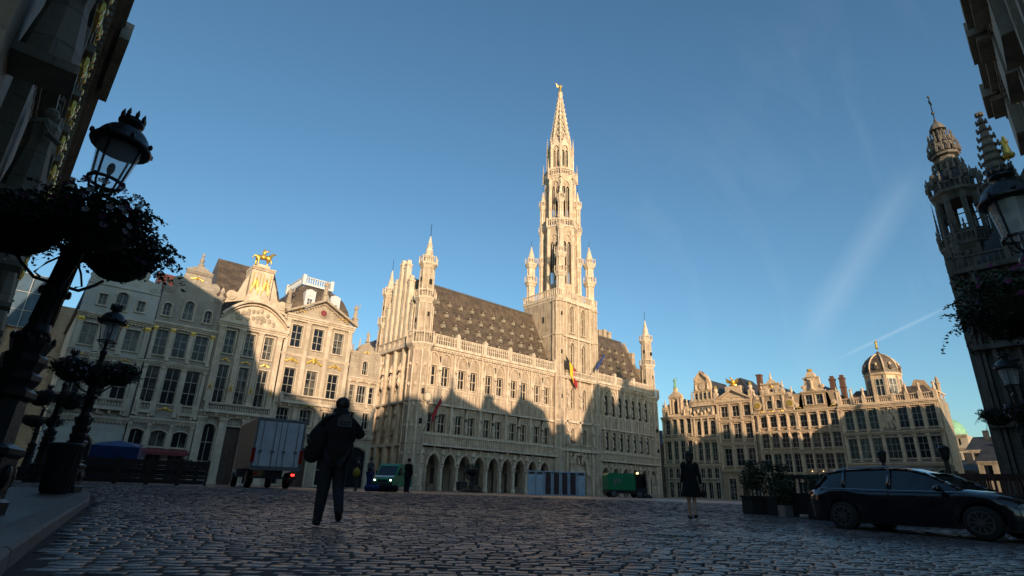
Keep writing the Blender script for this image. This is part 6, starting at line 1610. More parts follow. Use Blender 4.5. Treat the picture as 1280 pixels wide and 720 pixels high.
def basket(label, loc, seed, nleaf=3000, R_=.48):
    rnd = random.Random(seed)
    t = thing('flower_basket', label, 'flower basket', loc, 0, 'flower baskets on the lamp posts')
    m = MB().use(M['soil_bowl']); m.smooth = True; m.lathe(0,0,[(.05,-.36),(.2,-.33),(.36,-.2),(.43,0),(.41,.02)],18); m.build('bowl', t)
    m = MB().use(M['leaf']); foliage(m,(0,0,.12),(R_*1.15,R_*1.15,.27),nleaf,.036,rnd,.16); foliage(m,(0,0,-.06),(R_*1.05,R_*1.05,.2),nleaf//3,.034,rnd,.12)
    for k in range(26):
        an = rnd.random()*2*PI; rr = R_*rnd.uniform(.95,1.25); x, y, z = rr*math.cos(an), rr*math.sin(an), rnd.uniform(-.1,.3); dz = rnd.uniform(-.05,.05); L_ = rnd.randint(5,11)
        for q in range(L_):
            x += .028*math.cos(an)+rnd.uniform(-.012,.012); y += .028*math.sin(an)+rnd.uniform(-.012,.012); z += dz*.6; dz -= .006
            foliage(m,(x,y,z),(.03,.03,.03),3,.03,rnd)
    m.build('leaves', t)['kind'] = 'stuff'
    for nm, mat, n_ in (('purple_flowers',M['petal_p'],44),('white_flowers',M['petal_w'],16)):
        f = MB().use(mat)
        an0 = rnd.random()*6
        for k in range(n_):
            an = rnd.random()*2*PI if nm[0]=='p' else an0+rnd.uniform(-.6,.6); zz = rnd.uniform(-.2,.35); rr = R_*1.12*math.sqrt(max(.1,1-((zz-.1)/.45)**2)); c = Vector((rr*math.cos(an),rr*math.sin(an),zz)); d = Vector((math.cos(an),math.sin(an),.3)).normalized()
            a = d.cross(Vector((0,0,1))).normalized(); b = a.cross(d)
            for q in range(5):
                t0, t1 = 2*PI*q/5, 2*PI*(q+.8)/5; r_ = .038
                f.add([tuple(c+d*.05), tuple(c+d*.07+(a*math.cos(t0)+b*math.sin(t0))*r_), tuple(c+d*.075+(a*math.cos((t0+t1)/2)+b*math.sin((t0+t1)/2))*r_*1.15), tuple(c+d*.07+(a*math.cos(t1)+b*math.sin(t1))*r_)], [(0,1,2,3)])
        o_ = f.build(nm, t); o_['kind'] = 'stuff'
    return t
def lamp(label, loc, rz=0, tilt=(0,0)):
    t = thing('street_lamp', label, 'street lamp', loc, rz, 'ornate lamp posts round the square')
    m = MB().use(M['iron'])
    m.lathe(0,0,[(.42,0),(.42,.16),(.36,.2),(.34,.62),(.38,.66),(.38,.72),(.24,.78),(.2,1.25),(.26,1.3),(.26,1.36),(.2,1.41),(.24,1.5),(.24,1.56),(.19,1.6),(.23,1.72),(.23,1.78),(.18,1.82),(.22,1.95),(.22,2.0),(.16,2.04)],8,PI/8)
    m.smooth = True
    m.lathe(0,0,[(.16,2.04),(.14,2.12),(.115,2.2),(.115,2.55),(.15,2.6),(.155,2.66),(.11,2.7),(.098,3.15),(.125,3.19),(.125,3.24),(.09,3.28),(.075,3.9),(.10,3.95),(.10,4.0),(.05,4.06),(.05,4.12)],14)
    for k in range(8):
        a = 2*PI*k/8; m.bar((.118*math.cos(a),.118*math.sin(a),2.2),(.105*math.cos(a),.105*math.sin(a),3.9*.8),.02)
    for k in range(8): a = 2*PI*k/8; m.blob(.335*math.cos(a),.335*math.sin(a),.42,.05,None,.14,6)
    for z,r in ((2.63,.15),(3.215,.125),(2.0,.21)):
        for k in range(12): a=2*PI*k/12; m.blob(r*math.cos(a),r*math.sin(a),z,.03,None,.05,5)
    m.build('post', t)
    b = MB().use(M['iron']); b.smooth = True
    for k in range(3):
        a = 2*PI*k/3+.5; c, s_ = math.cos(a), math.sin(a)
        b.tube([(.08*c,.08*s_,2.75),(.28*c,.28*s_,2.78),(.48*c,.48*s_,2.95),(.56*c,.56*s_,3.05)],.022,6); b.tube([(.08*c,.08*s_,3.15),(.22*c,.22*s_,3.0),(.3*c,.3*s_,2.85),(.22*c,.22*s_,2.8)],.014,5)
    b.build('basket_brackets', t)
    # lantern: bottom ring on curved stays, tapered glass, hood, crown
    f = MB().use(M['iron']); z0 = 4.12
    for k in range(4):
        a = PI/4+k*PI/2; c, s_ = math.cos(a), math.sin(a)
        f.tube([(.03*c,.03*s_,z0-.02),(.12*c,.12*s_,z0+.02),(.19*c,.19*s_,z0+.12),(.205*c,.205*s_,z0+.2)],.016,6); f.bar((.2*c,.2*s_,z0+.2),(.285*c,.285*s_,z0+.78),.022)
    for k in range(20):
        a0, a1 = 2*PI*k/20, 2*PI*(k+1)/20; f.bar((.21*math.cos(a0),.21*math.sin(a0),z0+.2),(.21*math.cos(a1),.21*math.sin(a1),z0+.2),.035)
    for k in range(4): a=PI/4+k*PI/2; f.blob(.24*math.cos(a),.24*math.sin(a),z0+.2,.03)
    f.bar((0,0,z0),(0,0,z0+.35),.04); f.blob(0,0,z0+.42,.05,None,.1,8)
    f.build('lantern_frame', t)
    g = MB().use(M['lglass']); g.smooth = True; vs=[]; n=20
    for r_,z in ((.195,z0+.21),(.275,z0+.78)):
        for k in range(n): a=2*PI*k/n; vs.append((r_*math.cos(a),r_*math.sin(a),z))
    g.add(vs,[(k,(k+1)%n,n+(k+1)%n,n+k) for k in range(n)]); g.build('lantern_glass', t)
    h = MB().use(M['iron']); h.smooth = True
    h.lathe(0,0,[(.30,z0+.76),(.37,z0+.77),(.39,z0+.81),(.36,z0+.86),(.33,z0+.9),(.30,z0+.98),(.24,z0+1.06),(.15,z0+1.11),(.10,z0+1.13),(.10,z0+1.17),(.16,z0+1.2),(.17,z0+1.24),(.12,z0+1.27),(.12,z0+1.3)],20)
    for k in range(8):
        a=2*PI*k/8; c,s_=math.cos(a),math.sin(a); h.lathe(.14*c,.14*s_,[(.022,z0+1.24),(.03,z0+1.34),(.018,z0+1.38),(.0,z0+1.42)],5); h.blob(.385*c,.385*s_,z0+.86,.035,None,.05,5)
    h.build('lantern_hood', t)
    if tilt != (0,0): t.rotation_euler = (tilt[0],tilt[1],rz)
    return t
lamps = [((-.2,8.8,pz_(0,8)),.2,(rad(0),rad(4.6)),'near left street lamp with ringed base and crowned lantern'),
 ((1.5,19.5,pz_(1,19.5)),.9,(0,0),'second street lamp from the left, standing whole on the kerb corner with flower baskets'),
 ((1.35,30.5,.3),.4,(0,0),'third street lamp in the left row, small, left of the second one'),
 ((1.3,44.,.3),1.4,(0,0),'farthest lamp of the left row in front of the pale house'),
 ((9.45,.50,.0),.3,(0,0),'near right street lamp cut by the right edge, lantern below the heavy cornice'),
 ((25.7,2.75,.22),.8,(0,0),'farther right street lamp with a basket against the palace wall')]
protoL = None; nb = 0; BP = None
hide = ['topmost','left','right']
for i,(loc,rz,tilt,lab) in enumerate(lamps):
    t = lamp(lab, loc, rz, tilt) if protoL is None else dup(protoL, loc, rz, lab)
    if protoL is None: protoL = t
    if i: t.rotation_euler = (0,0,rz)
    ks = .91 if i == 4 else .95 if i == 1 else 1.
    t.scale = (ks,)*3
    where = ['near left lamp','second lamp from the left','third lamp of the left row','farthest lamp of the left row','near right lamp','farther right lamp'][i]
    for k in range(3):
        a = 2*PI*k/3+.5+rz; nb += 1
        c = Vector((.66*math.cos(a),.66*math.sin(a),3.30))*ks+(Vector((.27,0,.12)) if i == 0 else Vector((0,0,0))); side = ['first','second','third'][k]
        # name the side of the post as seen from the square
        vx = math.cos(rad(41))*c.x-math.sin(rad(41))*c.y if True else 0
        dpt = loc[0]*c.x+loc[1]*c.y
        lab2 = 'flower basket, %s, %s' % (where, ('left of its post','middle one of its post','right of its post')[sorted(range(3), key=lambda q: math.cos(rad(41))*math.cos(2*PI*q/3+.5+rz)-math.sin(rad(41))*math.sin(2*PI*q/3+.5+rz)).index(k)])
        p = (loc[0]+c.x,loc[1]+c.y,loc[2]+c.z)
        if BP is None or nb in (2,3): B_ = basket(lab2, p, 11+nb); BP = (BP or [])+[B_]
        else: B_ = dup(BP[nb%3], p, nb*1.3, lab2, None, .85)
# dark litter bin by the second lamp
t = thing('litter_bin','black cylindrical litter bin hiding the foot of the second lamp post','bin',(1.25,18.6,pz_(1,18.6)))
m = MB().use(M['plastic']); m.lathe(0,0,[(.27,0),(.29,.05),(.36,1.12),(.38,1.15),(.38,1.2),(.33,1.22),(.33,1.05),(.26,.2)],20); m.build('barrel',t); m = MB().use(M['plastic'])
for k in range(20): a=2*PI*k/20; m.bar((.3*math.cos(a),.3*math.sin(a),.05),(.375*math.cos(a),.375*math.sin(a),1.12),.025)
m.build('slats',t)
# more posts on the right: dark bollard lanterns
def bollard(label,x,y,h):
    t = thing('lantern_post',label,'post',(x,y,gz(x,y)),0,'dark posts behind the car'); m = MB().use(M['iron'])
    m.lathe(0,0,[(.2,0),(.2,.3),(.1,.35),(.07,h-.5),(.1,h-.48),(.13,h-.4),(.17,h-.12),(.19,h-.1),(.1,h)],8); m.build('post',t)
bollard('dark lantern topped post showing above the roof of the car',27.6,7.65,2.35); bollard('taller dark post in front of the wide baroque house, above the car bonnet',24.6,4.9,2.3)

# ------------------------------------------------------------------ vehicles
def wheel(parent, x, y, r, w, side, z=None, spokes=10, rim=M['alloy']):
    z = r if z is None else z
    o = MB(); o.smooth = False; o.T = Matrix.Translation((x,y,z))@Matrix.Rotation(PI/2,4,'X')
    o.use(M['rubber']); o.smooth = True; o.lathe(0,0,[(r*.68,-w/2),(r*.92,-w/2),(r,-w*.35),(r,w*.35),(r*.92,w/2),(r*.68,w/2)],28)
    wo = o.build('wheel', parent)
    q = MB().use(rim); q.T = Matrix.Translation((x,y+side*w*.54,z))@Matrix.Rotation(PI/2,4,'X')
    n = 28; vs=[]
    for rr,zz in ((r*.7,0),(r*.6,-side*.0+.005),(r*.6,.03),(r*.7,.03)): vs += [(rr*math.cos(2*PI*k/n),rr*math.sin(2*PI*k/n),zz-.015) for k in range(n)]
    q.add(vs,[(a*n+k,a*n+(k+1)%n,((a+1)%4)*n+(k+1)%n,((a+1)%4)*n+k) for a in range(4) for k in range(n)])
    for k in range(spokes):
        a = 2*PI*k/spokes; q.bar((.04*math.cos(a),.04*math.sin(a),0),(r*.64*math.cos(a),r*.64*math.sin(a),0),.03 if spokes>6 else .06,.03)
    q.lathe(0,0,[(.06,-.03),(.06,.03)],12); q.use(M['plastic']); q.lathe(0,0,[(r*.6,.09*side-.01),(r*.6,.09*side+.01)],20)
    q.build('rim', wo)
    return wo
def car():
    """estate car, nose towards +x, origin between the axles on the ground"""
    t = thing('parked_car','dark navy estate car parked side on at the right, nose out of frame','car')
    Wb = 2.78; xr, xf = -Wb/2, Wb/2; rw = .335
    X = [-2.28,-2.22,-2.1,-1.95]+[xr+rw*1.18*math.cos(a) for a in [PI,PI*.86,PI*.72,PI*.58,PI*.5,PI*.42,PI*.28,PI*.14,0]]+[-.7,-.2,.3,.75]+[xf+rw*1.18*math.cos(a) for a in [PI,PI*.86,PI*.72,PI*.58,PI*.5,PI*.42,PI*.28,PI*.14,0]]+[1.95,2.1,2.2,2.27]
    X = sorted(set(round(x,4) for x in X))
    def interp(P,x):
        for (a,b),(c,d) in zip(P[:-1],P[1:]):
            if a<=x<=c: return b+(d-b)*(x-a)/(c-a)
        return P[0][1] if x<P[0][0] else P[-1][1]
    belt = [(-2.28,.78),(-2.2,.93),(-1.9,.985),(-.5,.95),(.95,.93),(1.1,.92),(1.6,.84),(2.05,.72),(2.27,.56)]
    hw = [(-2.28,.72),(-2.15,.83),(-1.8,.885),(0,.9),(1.5,.885),(2.,.80),(2.2,.68),(2.27,.58)]
    deck = [(-2.28,.82),(-2.2,.96),(.95,.97),(1.1,.985),(1.6,.92),(2.05,.79),(2.27,.58)]
    b = MB().use(M['paint_car']); b.smooth = True; rows = []
    for x in X:
        zl = .22 if -2.1 < x < 2.1 else .28; arch = 0
        for xc in (xr,xf):
            if abs(x-xc) <= rw*1.18: arch = rw+math.sqrt(max(0,(rw*1.18)**2-(x-xc)**2))
        z0 = max(zl, arch) if arch else zl
        w_ = interp(hw,x); zb = interp(belt,x); zd = max(zb+.01, interp(deck,x)); z1 = z0+(zb-z0)*.3; z2 = z0+(zb-z0)*.75
        sec = [(w_-.035,z0),(w_+.0,z1),(w_+.012,z2),(w_-.03,zb),(w_-.16,zd),(w_*.5,zd+.012)]
        rows.append([(x,-y,z) for y,z in sec]+[(x,0,zd+.018)]+[(x,y,z) for y,z in reversed(sec)])
    n = len(rows[0]); b.add([p for r_ in rows for p in r_], [(i*n+j,i*n+j+1,(i+1)*n+j+1,(i+1)*n+j) for i in range(len(rows)-1) for j in range(n-1)]+[tuple(range(n)),tuple((len(rows)-1)*n+j for j in reversed(range(n)))])
    body = b.build('body', t)
    # cabin: glass shell with painted roof and pillars
    rail = [(-2.14,.99,.70),(-1.95,1.22,.64),(-1.75,1.37,.60),(-1.3,1.435,.59),(-.4,1.455,.585),(.1,1.42,.58),(.45,1.32,.58),(.8,1.14,.64),(1.1,.985,.70)]
    bel = lambda x: (interp(belt,x)-.0, interp(hw,x)-.06)
    g = MB().use(M['carglass']); g.smooth = False
    for sy in (-1,1):
        for (x0,z0,y0),(x1,z1,y1) in zip(rail[:-1],rail[1:]):
            b0, b1 = bel(x0), bel(x1); g.quad((x0,sy*b0[1],b0[0]),(x1,sy*b1[1],b1[0]),(x1,sy*y1,z1),(x0,sy*y0,z0))
    for i in ((0,1),(1,2),(6,7),(7,8),(5,6)):
        (x0,z0,y0),(x1,z1,y1) = rail[i[0]], rail[i[1]]; g.quad((x0,-y0,z0),(x0,y0,z0),(x1,y1,z1),(x1,-y1,z1))
    g.build('windows', t)
    r_ = MB().use(M['paint_car']); r_.smooth = True
    for (x0,z0,y0),(x1,z1,y1) in zip(rail[2:6],rail[3:7]):
        r_.add([(x0,-y0-.01,z0),(x0,-y0*.6,z0+.035),(x0,y0*.6,z0+.035),(x0,y0+.01,z0),(x1,-y1-.01,z1),(x1,-y1*.6,z1+.035),(x1,y1*.6,z1+.035),(x1,y1+.01,z1)],[(0,1,5,4),(1,2,6,5),(2,3,7,6)])
    r_.box(-2.05,-1.75,-.5,.5,1.34,1.38)
    for sy in (-1,1):
        for (x0,z0,y0),(x1,z1,y1) in zip(rail[:-1],rail[1:]): r_.bar((x0,sy*(y0+.005),z0),(x1,sy*(y1+.005),z1),.055,.05)
        for xb,xt,wd in ((-1.32,-1.36,.07),(-.28,-.3,.09)):
            zb,yb_ = bel(xb); r_.bar((xb,sy*(yb_+.005),zb),(xt,sy*.6,1.43),wd,.03)
        zb,yb_ = bel(-2.1); r_.bar((-2.1,sy*(yb_-.02),zb),(-1.85,sy*.64,1.3),.14,.03)
    r_.build('roof', t)
    c = MB().use(M['chrome'])
    for sy in (-1,1):
        c.tube([(x,sy*.53,interp([(a,z) for a,z,_ in rail],x)+.055) for x in (-1.8,-1.3,-.4,.1)],.014,6)
        c.tube([(x,sy*(bel(x)[1]+.045),bel(x)[0]+.004) for x in (-1.95,-1.2,-.3,.6,1.0)],.008,5)
    c.build('roof_rails', t)
    for sy in (-1,1):
        m = MB().use(M['tail']); m.smooth=True; m.blob(-2.17,sy*.66,.86,.10,.16,.085,8); m.build('tail_light', t)
        m = MB().use(M['lglass']); m.smooth=True; m.blob(2.06,sy*.66,.67,.16,.13,.06,8); m.build('headlight', t)
        m = MB().use(M['paint_car']); m.smooth=True; m.blob(.78,sy*.98,1.0,.09,.11,.07,8); m.bar((.82,sy*.86,.95),(.8,sy*.93,.97),.04); m.build('mirror', t)
        d = MB().use(M['plastic'])
        for x0,x1 in ((-1.3,-1.3),(-.28,-.28),(.82,.95)): d.bar((x0,sy*.9,.94),(x1,sy*.905,.32),.008)
        d.build('door_gap', t)
        for x in (-.95,.1): m = MB().use(M['paint_car']); m.bar((x,sy*.925,.83),(x+.2,sy*.925,.83),.03,.025); m.build('door_handle', t)
        for x in (xr,xf): wheel(t, x, sy*.79, rw, .22, sy)
    m = MB().use(M['chrome']); m.box(-2.32,-2.27,-.72,.72,.60,.64); m.use(M['plastic']); m.box(-2.31,-2.2,-.7,.7,.28,.5); m.box(2.2,2.3,-.6,.6,.25,.45); m.build('bumper', t)
    m = MB().use(M['plastic']); m.box(-1.9,1.95,-.78,.78,.18,.3); m.build('underbody', t)
    return t
cr = car()
A_ = Vector((15.5,5.3)); B_ = Vector((14.9,2.57)); d_ = (B_-A_).normalized(); mid = A_+d_*1.39
nrm_ = Vector((-d_.y,d_.x)); 
if nrm_.dot(mid) < 0: nrm_ = -nrm_
c0 = mid+nrm_*.8; cr.location = (c0.x,c0.y,gz(c0.x,c0.y)+.0); cr.rotation_euler = (0,0,math.atan2(d_.y,d_.x)); cr.scale = (1,1,.95)

# box truck
t = thing('box_truck','grey box truck with lit red tail lamp, left of the walking man','truck',(11.75,33.2,gz(12,33)),0)
dirv = Vector((.05,.999)).normalized(); t.rotation_euler = (0,0,math.atan2(dirv.y,dirv.x)-rad(6))
W_ = 1.3; H_ = 3.75
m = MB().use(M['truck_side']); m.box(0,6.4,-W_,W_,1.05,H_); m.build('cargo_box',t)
m = MB().use(M['truck_body'])
for y0,y1 in ((-1.22,-.02),(.02,1.22)): m.box(-.05,-.001,y0,y1,1.15,3.6)
m.build('rear_door',t)
m = MB().use(M['metal_grey'])
for y in (-.95,-.3,.3,.95): m.bar((-.08,y,1.1),(-.08,y,3.65),.04); 
for y in (-1.3,1.3): m.box(-.06,.1,y-.05,y+.05,1.0,3.78)
m.box(-.06,.1,-1.3,1.3,3.64,3.78); m.box(-.08,.1,-1.3,1.3,.95,1.12)
for y in (-.95,-.3,.3,.95): m.box(-.13,-.06,y-.09,y+.09,1.9,2.)
m.build('door_frame',t)
m = MB().use(M['plastic']); m.box(.1,8.2,-.45,.45,.6,1.0); m.box(-.05,.1,-1.2,1.2,.5,.62); m.box(.9,1.3,-1.25,-1.0,.3,.9); m.box(.9,1.3,1.0,1.25,.3,.9); m.build('chassis',t)
m = MB().use(M['white_paint']); m.box(6.6,8.4,-1.1,1.1,.6,2.7); m.build('cab',t)
for y,mt in ((-1.28,'tail'),(1.28,'tail')): m = MB().use(M[mt]); m.box(-.12,-.06,y-.09,y+.09,1.35,2.1); m.build('marker_light',t)
m = MB().use(M['tail_on']); m.box(-.1,-.05,-1.08,-.9,.68,.8); m.build('tail_light',t)
m = MB().use(M['tail']); m.box(-.1,-.05,.9,1.08,.68,.8); m.build('tail_light',t)
for x in (1.6,7.2):
    for y in (-1,1): wheel(t,x,y*1.05,.44,.3,y,spokes=6,rim=M['metal_grey'])
def van(label,loc,rz,mat,nose):
    t = thing('delivery_van',label,'van',loc,rz); m = MB().use(mat); m.smooth=False
    P = [(-2.6,.35),(2.25,.35),(2.5,.5),(2.5,.95),(2.3,1.12),(1.75,1.28),(1.1,2.15),(.8,2.35),(-2.5,2.4),(-2.6,2.2)]
    m.T = Matrix.Identity(4); m.prism(P,-.98,.98); m.build('body',t)
    g = MB().use(M['carglass']); g.add([(1.76,-.85,1.3),(1.76,.85,1.3),(1.16,.8,2.12),(1.16,-.8,2.12)],[(0,1,2,3)]); g.T=Matrix.Translation((.015,0,.015)); g.add([(1.76,-.85,1.3),(1.76,.85,1.3),(1.16,.8,2.12),(1.16,-.8,2.12)],[(0,1,2,3)]); g.T=Matrix.Identity(4)
    for sy in (-1,1): g.prism([(.35,1.3),(1.5,1.3),(1.05,1.95),(.35,1.95)],sy*.985-.01,sy*.985+.01)
    g.build('windscreen',t)
    c = MB().use(M['plastic']); c.box(2.49,2.56,-.9,.9,.4,.62); c.box(2.5,2.54,-.45,.45,.68,.9)
    c.build('grille',t)
    for sy in (-1,1): c = MB().use(M['plastic']); c.box(1.2,1.35,sy*1.12-.1,sy*1.12+.1,1.35,1.65); c.bar((1.27,sy*.98,1.4),(1.27,sy*1.05,1.45),.05); c.build('mirror',t)
    b = MB().use(M['white_paint']); b.add([(2.31,-.9,1.125),(2.31,.9,1.125),(1.78,.85,1.285),(1.78,-.85,1.285)],[(0,1,2,3)]); b.build('bonnet',t)
    for sy in (-1,1): h = MB().use(M['head_on']); h.blob(2.47,sy*.75,.86,.05,.12,.08,8); h.build('headlight',t)
    for x in (-1.6,1.6):
        for sy in (-1,1): wheel(t,x,sy*.88,.36,.22,sy,spokes=6,rim=M['metal_grey'])
    return t
van('green delivery van with lit headlamps facing the camera beside the town hall corner',(28.1,48.2,.3),math.atan2(-.62,-.78),M['green_paint'],1)
# street sweeper
t = thing('street_sweeper','green street sweeping vehicle with amber beacon in front of the right wing arcade','sweeper',(51.3,39.1,.3),-rad(34))
m = MB().use(M['green_paint']); m.prism([(-2.2,.75),(.9,.75),(.9,2.2),(.7,2.45),(-2.0,2.45),(-2.2,2.2)],-.95,.95); m.build('hopper',t)
m = MB().use(M['metal_grey']); m.T=Matrix.Translation((-1.1,-.97,1.65)); m.disc(.1,0,.26,-.01,.01,16); m.box(-.35,-.2,-.01,.01,-.45,.26); m.use(M['green_paint']); m.disc(.1,0,.12,-.016,-.01,12); m.build('emblem',t)
m = MB().use(M['plastic']); m.box(-2.2,2.1,-.85,.85,.4,.74); m.box(.95,2.2,-.9,.9,.5,1.0)
for y in (-.9,.9):
    m.bar((.98,y,1.),(1.05,y,2.3),.1); m.bar((2.2,y,1.),(2.0,y,2.3),.08)
m.box(.95,2.1,-.95,.95,2.28,2.42); m.build('cab_frame',t)
m = MB().use(M['carglass']); m.box(1.0,2.1,-.88,-.86,1.,2.28); m.box(1.,2.1,.86,.88,1.,2.28); m.box(2.08,2.1,-.85,.85,1.,2.28); m.build('cab_glass',t)
m = MB().use(M['rubber'])
for y in (-.8,.8): m.lathe(2.3,y,[(.5,.02),(.45,.15),(.15,.4)],14)
m.build('brush',t)
m = MB().use(M['amber_on']); m.blob(1.5,0,2.52,.13,None,.11,8); m.build('beacon',t)
for y in (-.5,.5): m = MB().use(M['head_on']); m.blob(2.14,y,1.12,.05,.09,.07,6); m.build('headlight',t)
for x in (-1.5,1.3):
    for sy in (-1,1): wheel(t,x,sy*.8,.38,.24,sy,spokes=6,rim=M['metal_grey'])
# row of portable cabins before the portal
for k in range(7):
    u = k/6; x, y = 42.9+(46.9-42.9)*u, 44.9+(41.5-44.9)*u
    red = k in (2,3,4,5)
    lab = ['pale blue portable cabin, leftmost before the tower portal','pale blue portable cabin, second from the left before the portal','dark red doored cabin, leftmost of the red ones','dark red doored cabin, second of the red ones','dark red doored cabin, third of the red ones','dark red doored cabin, rightmost of the red ones','pale blue portable cabin at the right end of the row'][k]
    t = thing('portable_cabin',lab,'cabin',(x,y,.3),-rad(40.4),'portable cabins before the portal')
    m = MB().use(M['cabin_blue']); w2=.40
    m.box(-w2,-w2+.1,-.4,.4,0,2.3); m.box(w2-.1,w2,-.4,.4,0,2.3); m.box(-w2+.1,w2-.1,.3,.4,0,2.3); m.box(-w2-.02,w2+.02,-.45,.45,2.3,2.4); m.box(-w2+.1,w2-.1,-.38,.3,0,.08); m.build('shell',t)
    m = MB().use(M['cabin_red'] if red else M['cabin_blue']); m.box(-w2+.12,w2-.12,-.38,-.33,.1,2.05); m.use(M['metal_grey']); m.box(w2-.22,w2-.17,-.42,-.38,.95,1.1); m.build('door',t)
# dark fountain like flower stand before the arcade
t = thing('flower_column','dark iron flower column with spreading top in front of the left arcade','planter',(43.0,55.4,.3))
m = MB().use(M['iron']); m.lathe(0,0,[(1.3,0),(1.3,.25),(.7,.4),(.35,.6),(.3,1.8),(.55,2.0),(.9,2.3),(.95,2.6),(.5,2.7)],12)
for k in range(8): a=2*PI*k/8; m.tube([(.3*math.cos(a),.3*math.sin(a),1.4),(.7*math.cos(a),.7*math.sin(a),1.7),(.85*math.cos(a),.85*math.sin(a),2.2)],.05,5)
m.build('stand',t); m = MB().use(M['leaf']); rnd=random.Random(4); foliage(m,(0,0,2.9),(.9,.9,.4),700,.08,rnd); foliage(m,(0,0,.45),(1.3,1.3,.3),600,.08,rnd); m.build('leaves',t)

# ------------------------------------------------------------------ terrace things, left
def barrier(label, x0, y0, x1, y1, h=1.25):
    L_ = math.hypot(x1-x0,y1-y0); t = thing('terrace_screen',label,'screen',(x0,y0,gz(x0,y0)),math.atan2(y1-y0,x1-x0),'terrace screens at the left'); n = 1
    m = MB().use(M['wood'])
    for x in (0,L_-.1): m.box(x,x+.1,-.06,.06,0,h+.08)
    m.build('posts',t); m = MB().use(M['wood']); 
    for z0,z1 in ((.08,.3),(.33,.52),(.78,.98),(1.0,h)): m.box(.11,L_-.11,-.03,.03,z0,z1)
    m.build('boards',t); m = MB().use(M['canvas']); m.box(.11,L_-.11,-.012,.012,.53,.77); m.build('infill',t)
bx = [(3.35,36.6),(4.75,36.1),(6.1,35.65),(7.45,35.2),(8.75,34.75)]
labs = ['terrace screen at the left end of the row, below the blue tarpaulin','second terrace screen from the left, below the blue tarpaulin','third terrace screen from the left, in front of the red awning','rightmost terrace screen, nearest the box truck']
for k in range(4): barrier(labs[k], *bx[k], *bx[k+1])
t = thing('covered_stall','market stall covered with bright blue tarpaulin behind the left terrace screens','stall',(4.0,42.9,.3),-rad(22))
m = MB().use(M['tarp']); m.add([(0,0,2.15),(2.6,0,2.1),(2.6,1.5,2.3),(0,1.5,2.4),(0,-.05,.9),(2.6,-.05,1.),(1.3,.75,2.5)],[(0,1,6),(1,2,6),(2,3,6),(3,0,6),(0,4,5,1)]); m.box(.1,2.5,.05,1.4,.3,2.05); m.build('tarpaulin',t)
m = MB().use(M['metal_grey']); [m.bar((x,y,0),(x,y,2.2),.06) for x in (0,2.6) for y in (0,1.5)]; m.build('legs',t)
t = thing('potted_shrub','small round shrub in a pot before the arched door at the left','plant',(13.6,63.,.3)); m = MB().use(M['concrete']); m.lathe(0,0,[(.3,0),(.45,.6),(.48,.65)],12); m.build('pot',t)
m = MB().use(M['leaf']); foliage(m,(0,0,1.5),(.9,.9,.8),900,.1,random.Random(2)); m.build('foliage',t)
t = thing('cafe_sign_board','small white folded cafe board left of the box truck','sign board',(11.0,45.,.3),rad(-10)); m=MB().use(M['white_paint']); m.add([(-.3,-.2,0),(.3,-.2,0),(.3,0,1.),(-.3,0,1.),(-.3,.2,0),(.3,.2,0)],[(0,1,2,3),(5,4,3,2)]); m.build('board',t)
# ------------------------------------------------------------------ terrace things, right
def planter(label, x, y, rz, L_, bush_h, seed, boxmat, gmat='leaf2', n=1500):
    t = thing('planter_box',label,'planter',(x,y,gz(x,y)),rz,'planters along the right terrace'); m = MB().use(boxmat)
    m.box(-L_/2,L_/2,-.25,.25,.0,.5); m.box(-L_/2-.03,L_/2+.03,-.28,.28,.5,.56); m.build('box',t)
    m = MB().use(M[gmat]); rnd = random.Random(seed)
    for k in range(5):
        foliage(m,(rnd.uniform(-L_/2+.15,L_/2-.15),rnd.uniform(-.1,.1),.6+bush_h*rnd.uniform(.25,.75)),(.3,.28,bush_h*.42),n//5,.045,rnd)
    for k in range(14):
        x_,z_=rnd.uniform(-L_/2,L_/2),.56; q=[(x_,0,z_)]
        for j in range(4): x_+=rnd.uniform(-.06,.06); z_+=bush_h*.3; q.append((x_,rnd.uniform(-.08,.08),z_))
        m.tube(q,[.012]*5,4); foliage(m,q[-1],(.1,.1,.14),30,.04,rnd)
    m.build('bush',t)
planter('dark planter box with a tall loose bush, leftmost of the right terrace',19.3,9.2,-rad(25),.95,.85,1,M['canvas'])
planter('planter with a denser green bush, right of the leftmost planter',19.1,8.35,-rad(25),.8,.75,2,M['canvas'],'leaf')
t = thing('plant_pot','small pale square pot with a low plant before the right planters','plant pot',(18.6,8.05,gz(18,8)),-rad(25)); m=MB().use(M['metal_grey']); m.box(-.15,.15,-.15,.15,0,.36); m.build('pot',t); m=MB().use(M['leaf2']); foliage(m,(0,0,.75),(.28,.28,.4),400,.05,random.Random(8)); m.build('foliage',t)
planter('low dark planter behind the rear of the car',19.0,6.9,-rad(25),1.2,.5,5,M['canvas'],'leaf')
def screen2(label,x,y,rz,L_,h,mat):
    t=thing('terrace_barrier',label,'barrier',(x,y,gz(x,y)),rz,'terrace barriers at the right'); m=MB().use(mat)
    m.box(0,L_,-.04,.04,.05,h*.55); m.box(0,L_,-.05,.05,h-.12,h); 
    for i in range(int(L_/.16)): m.box(i*.16+.03,i*.16+.08,-.03,.03,h*.55,h-.12)
    m.build('panel',t); m=MB().use(M['iron']); [m.box(x_-.05,x_+.05,-.07,.07,0,h+.06) for x_ in (0,L_/2,L_)]; m.build('posts',t)
screen2('dark slatted terrace barrier between the planters and the car',19.4,8.4,rad(-74),3.4,1.25,M['canvas'])
screen2('reddish wooden terrace barrier beyond the car bonnet',20.9,4.0,rad(-68),3.6,1.35,M['wood_red'])
screen2('long dark red terrace barrier before the baroque corner house',30.5,9.,rad(-75),8,1.4,M['wood_red'])
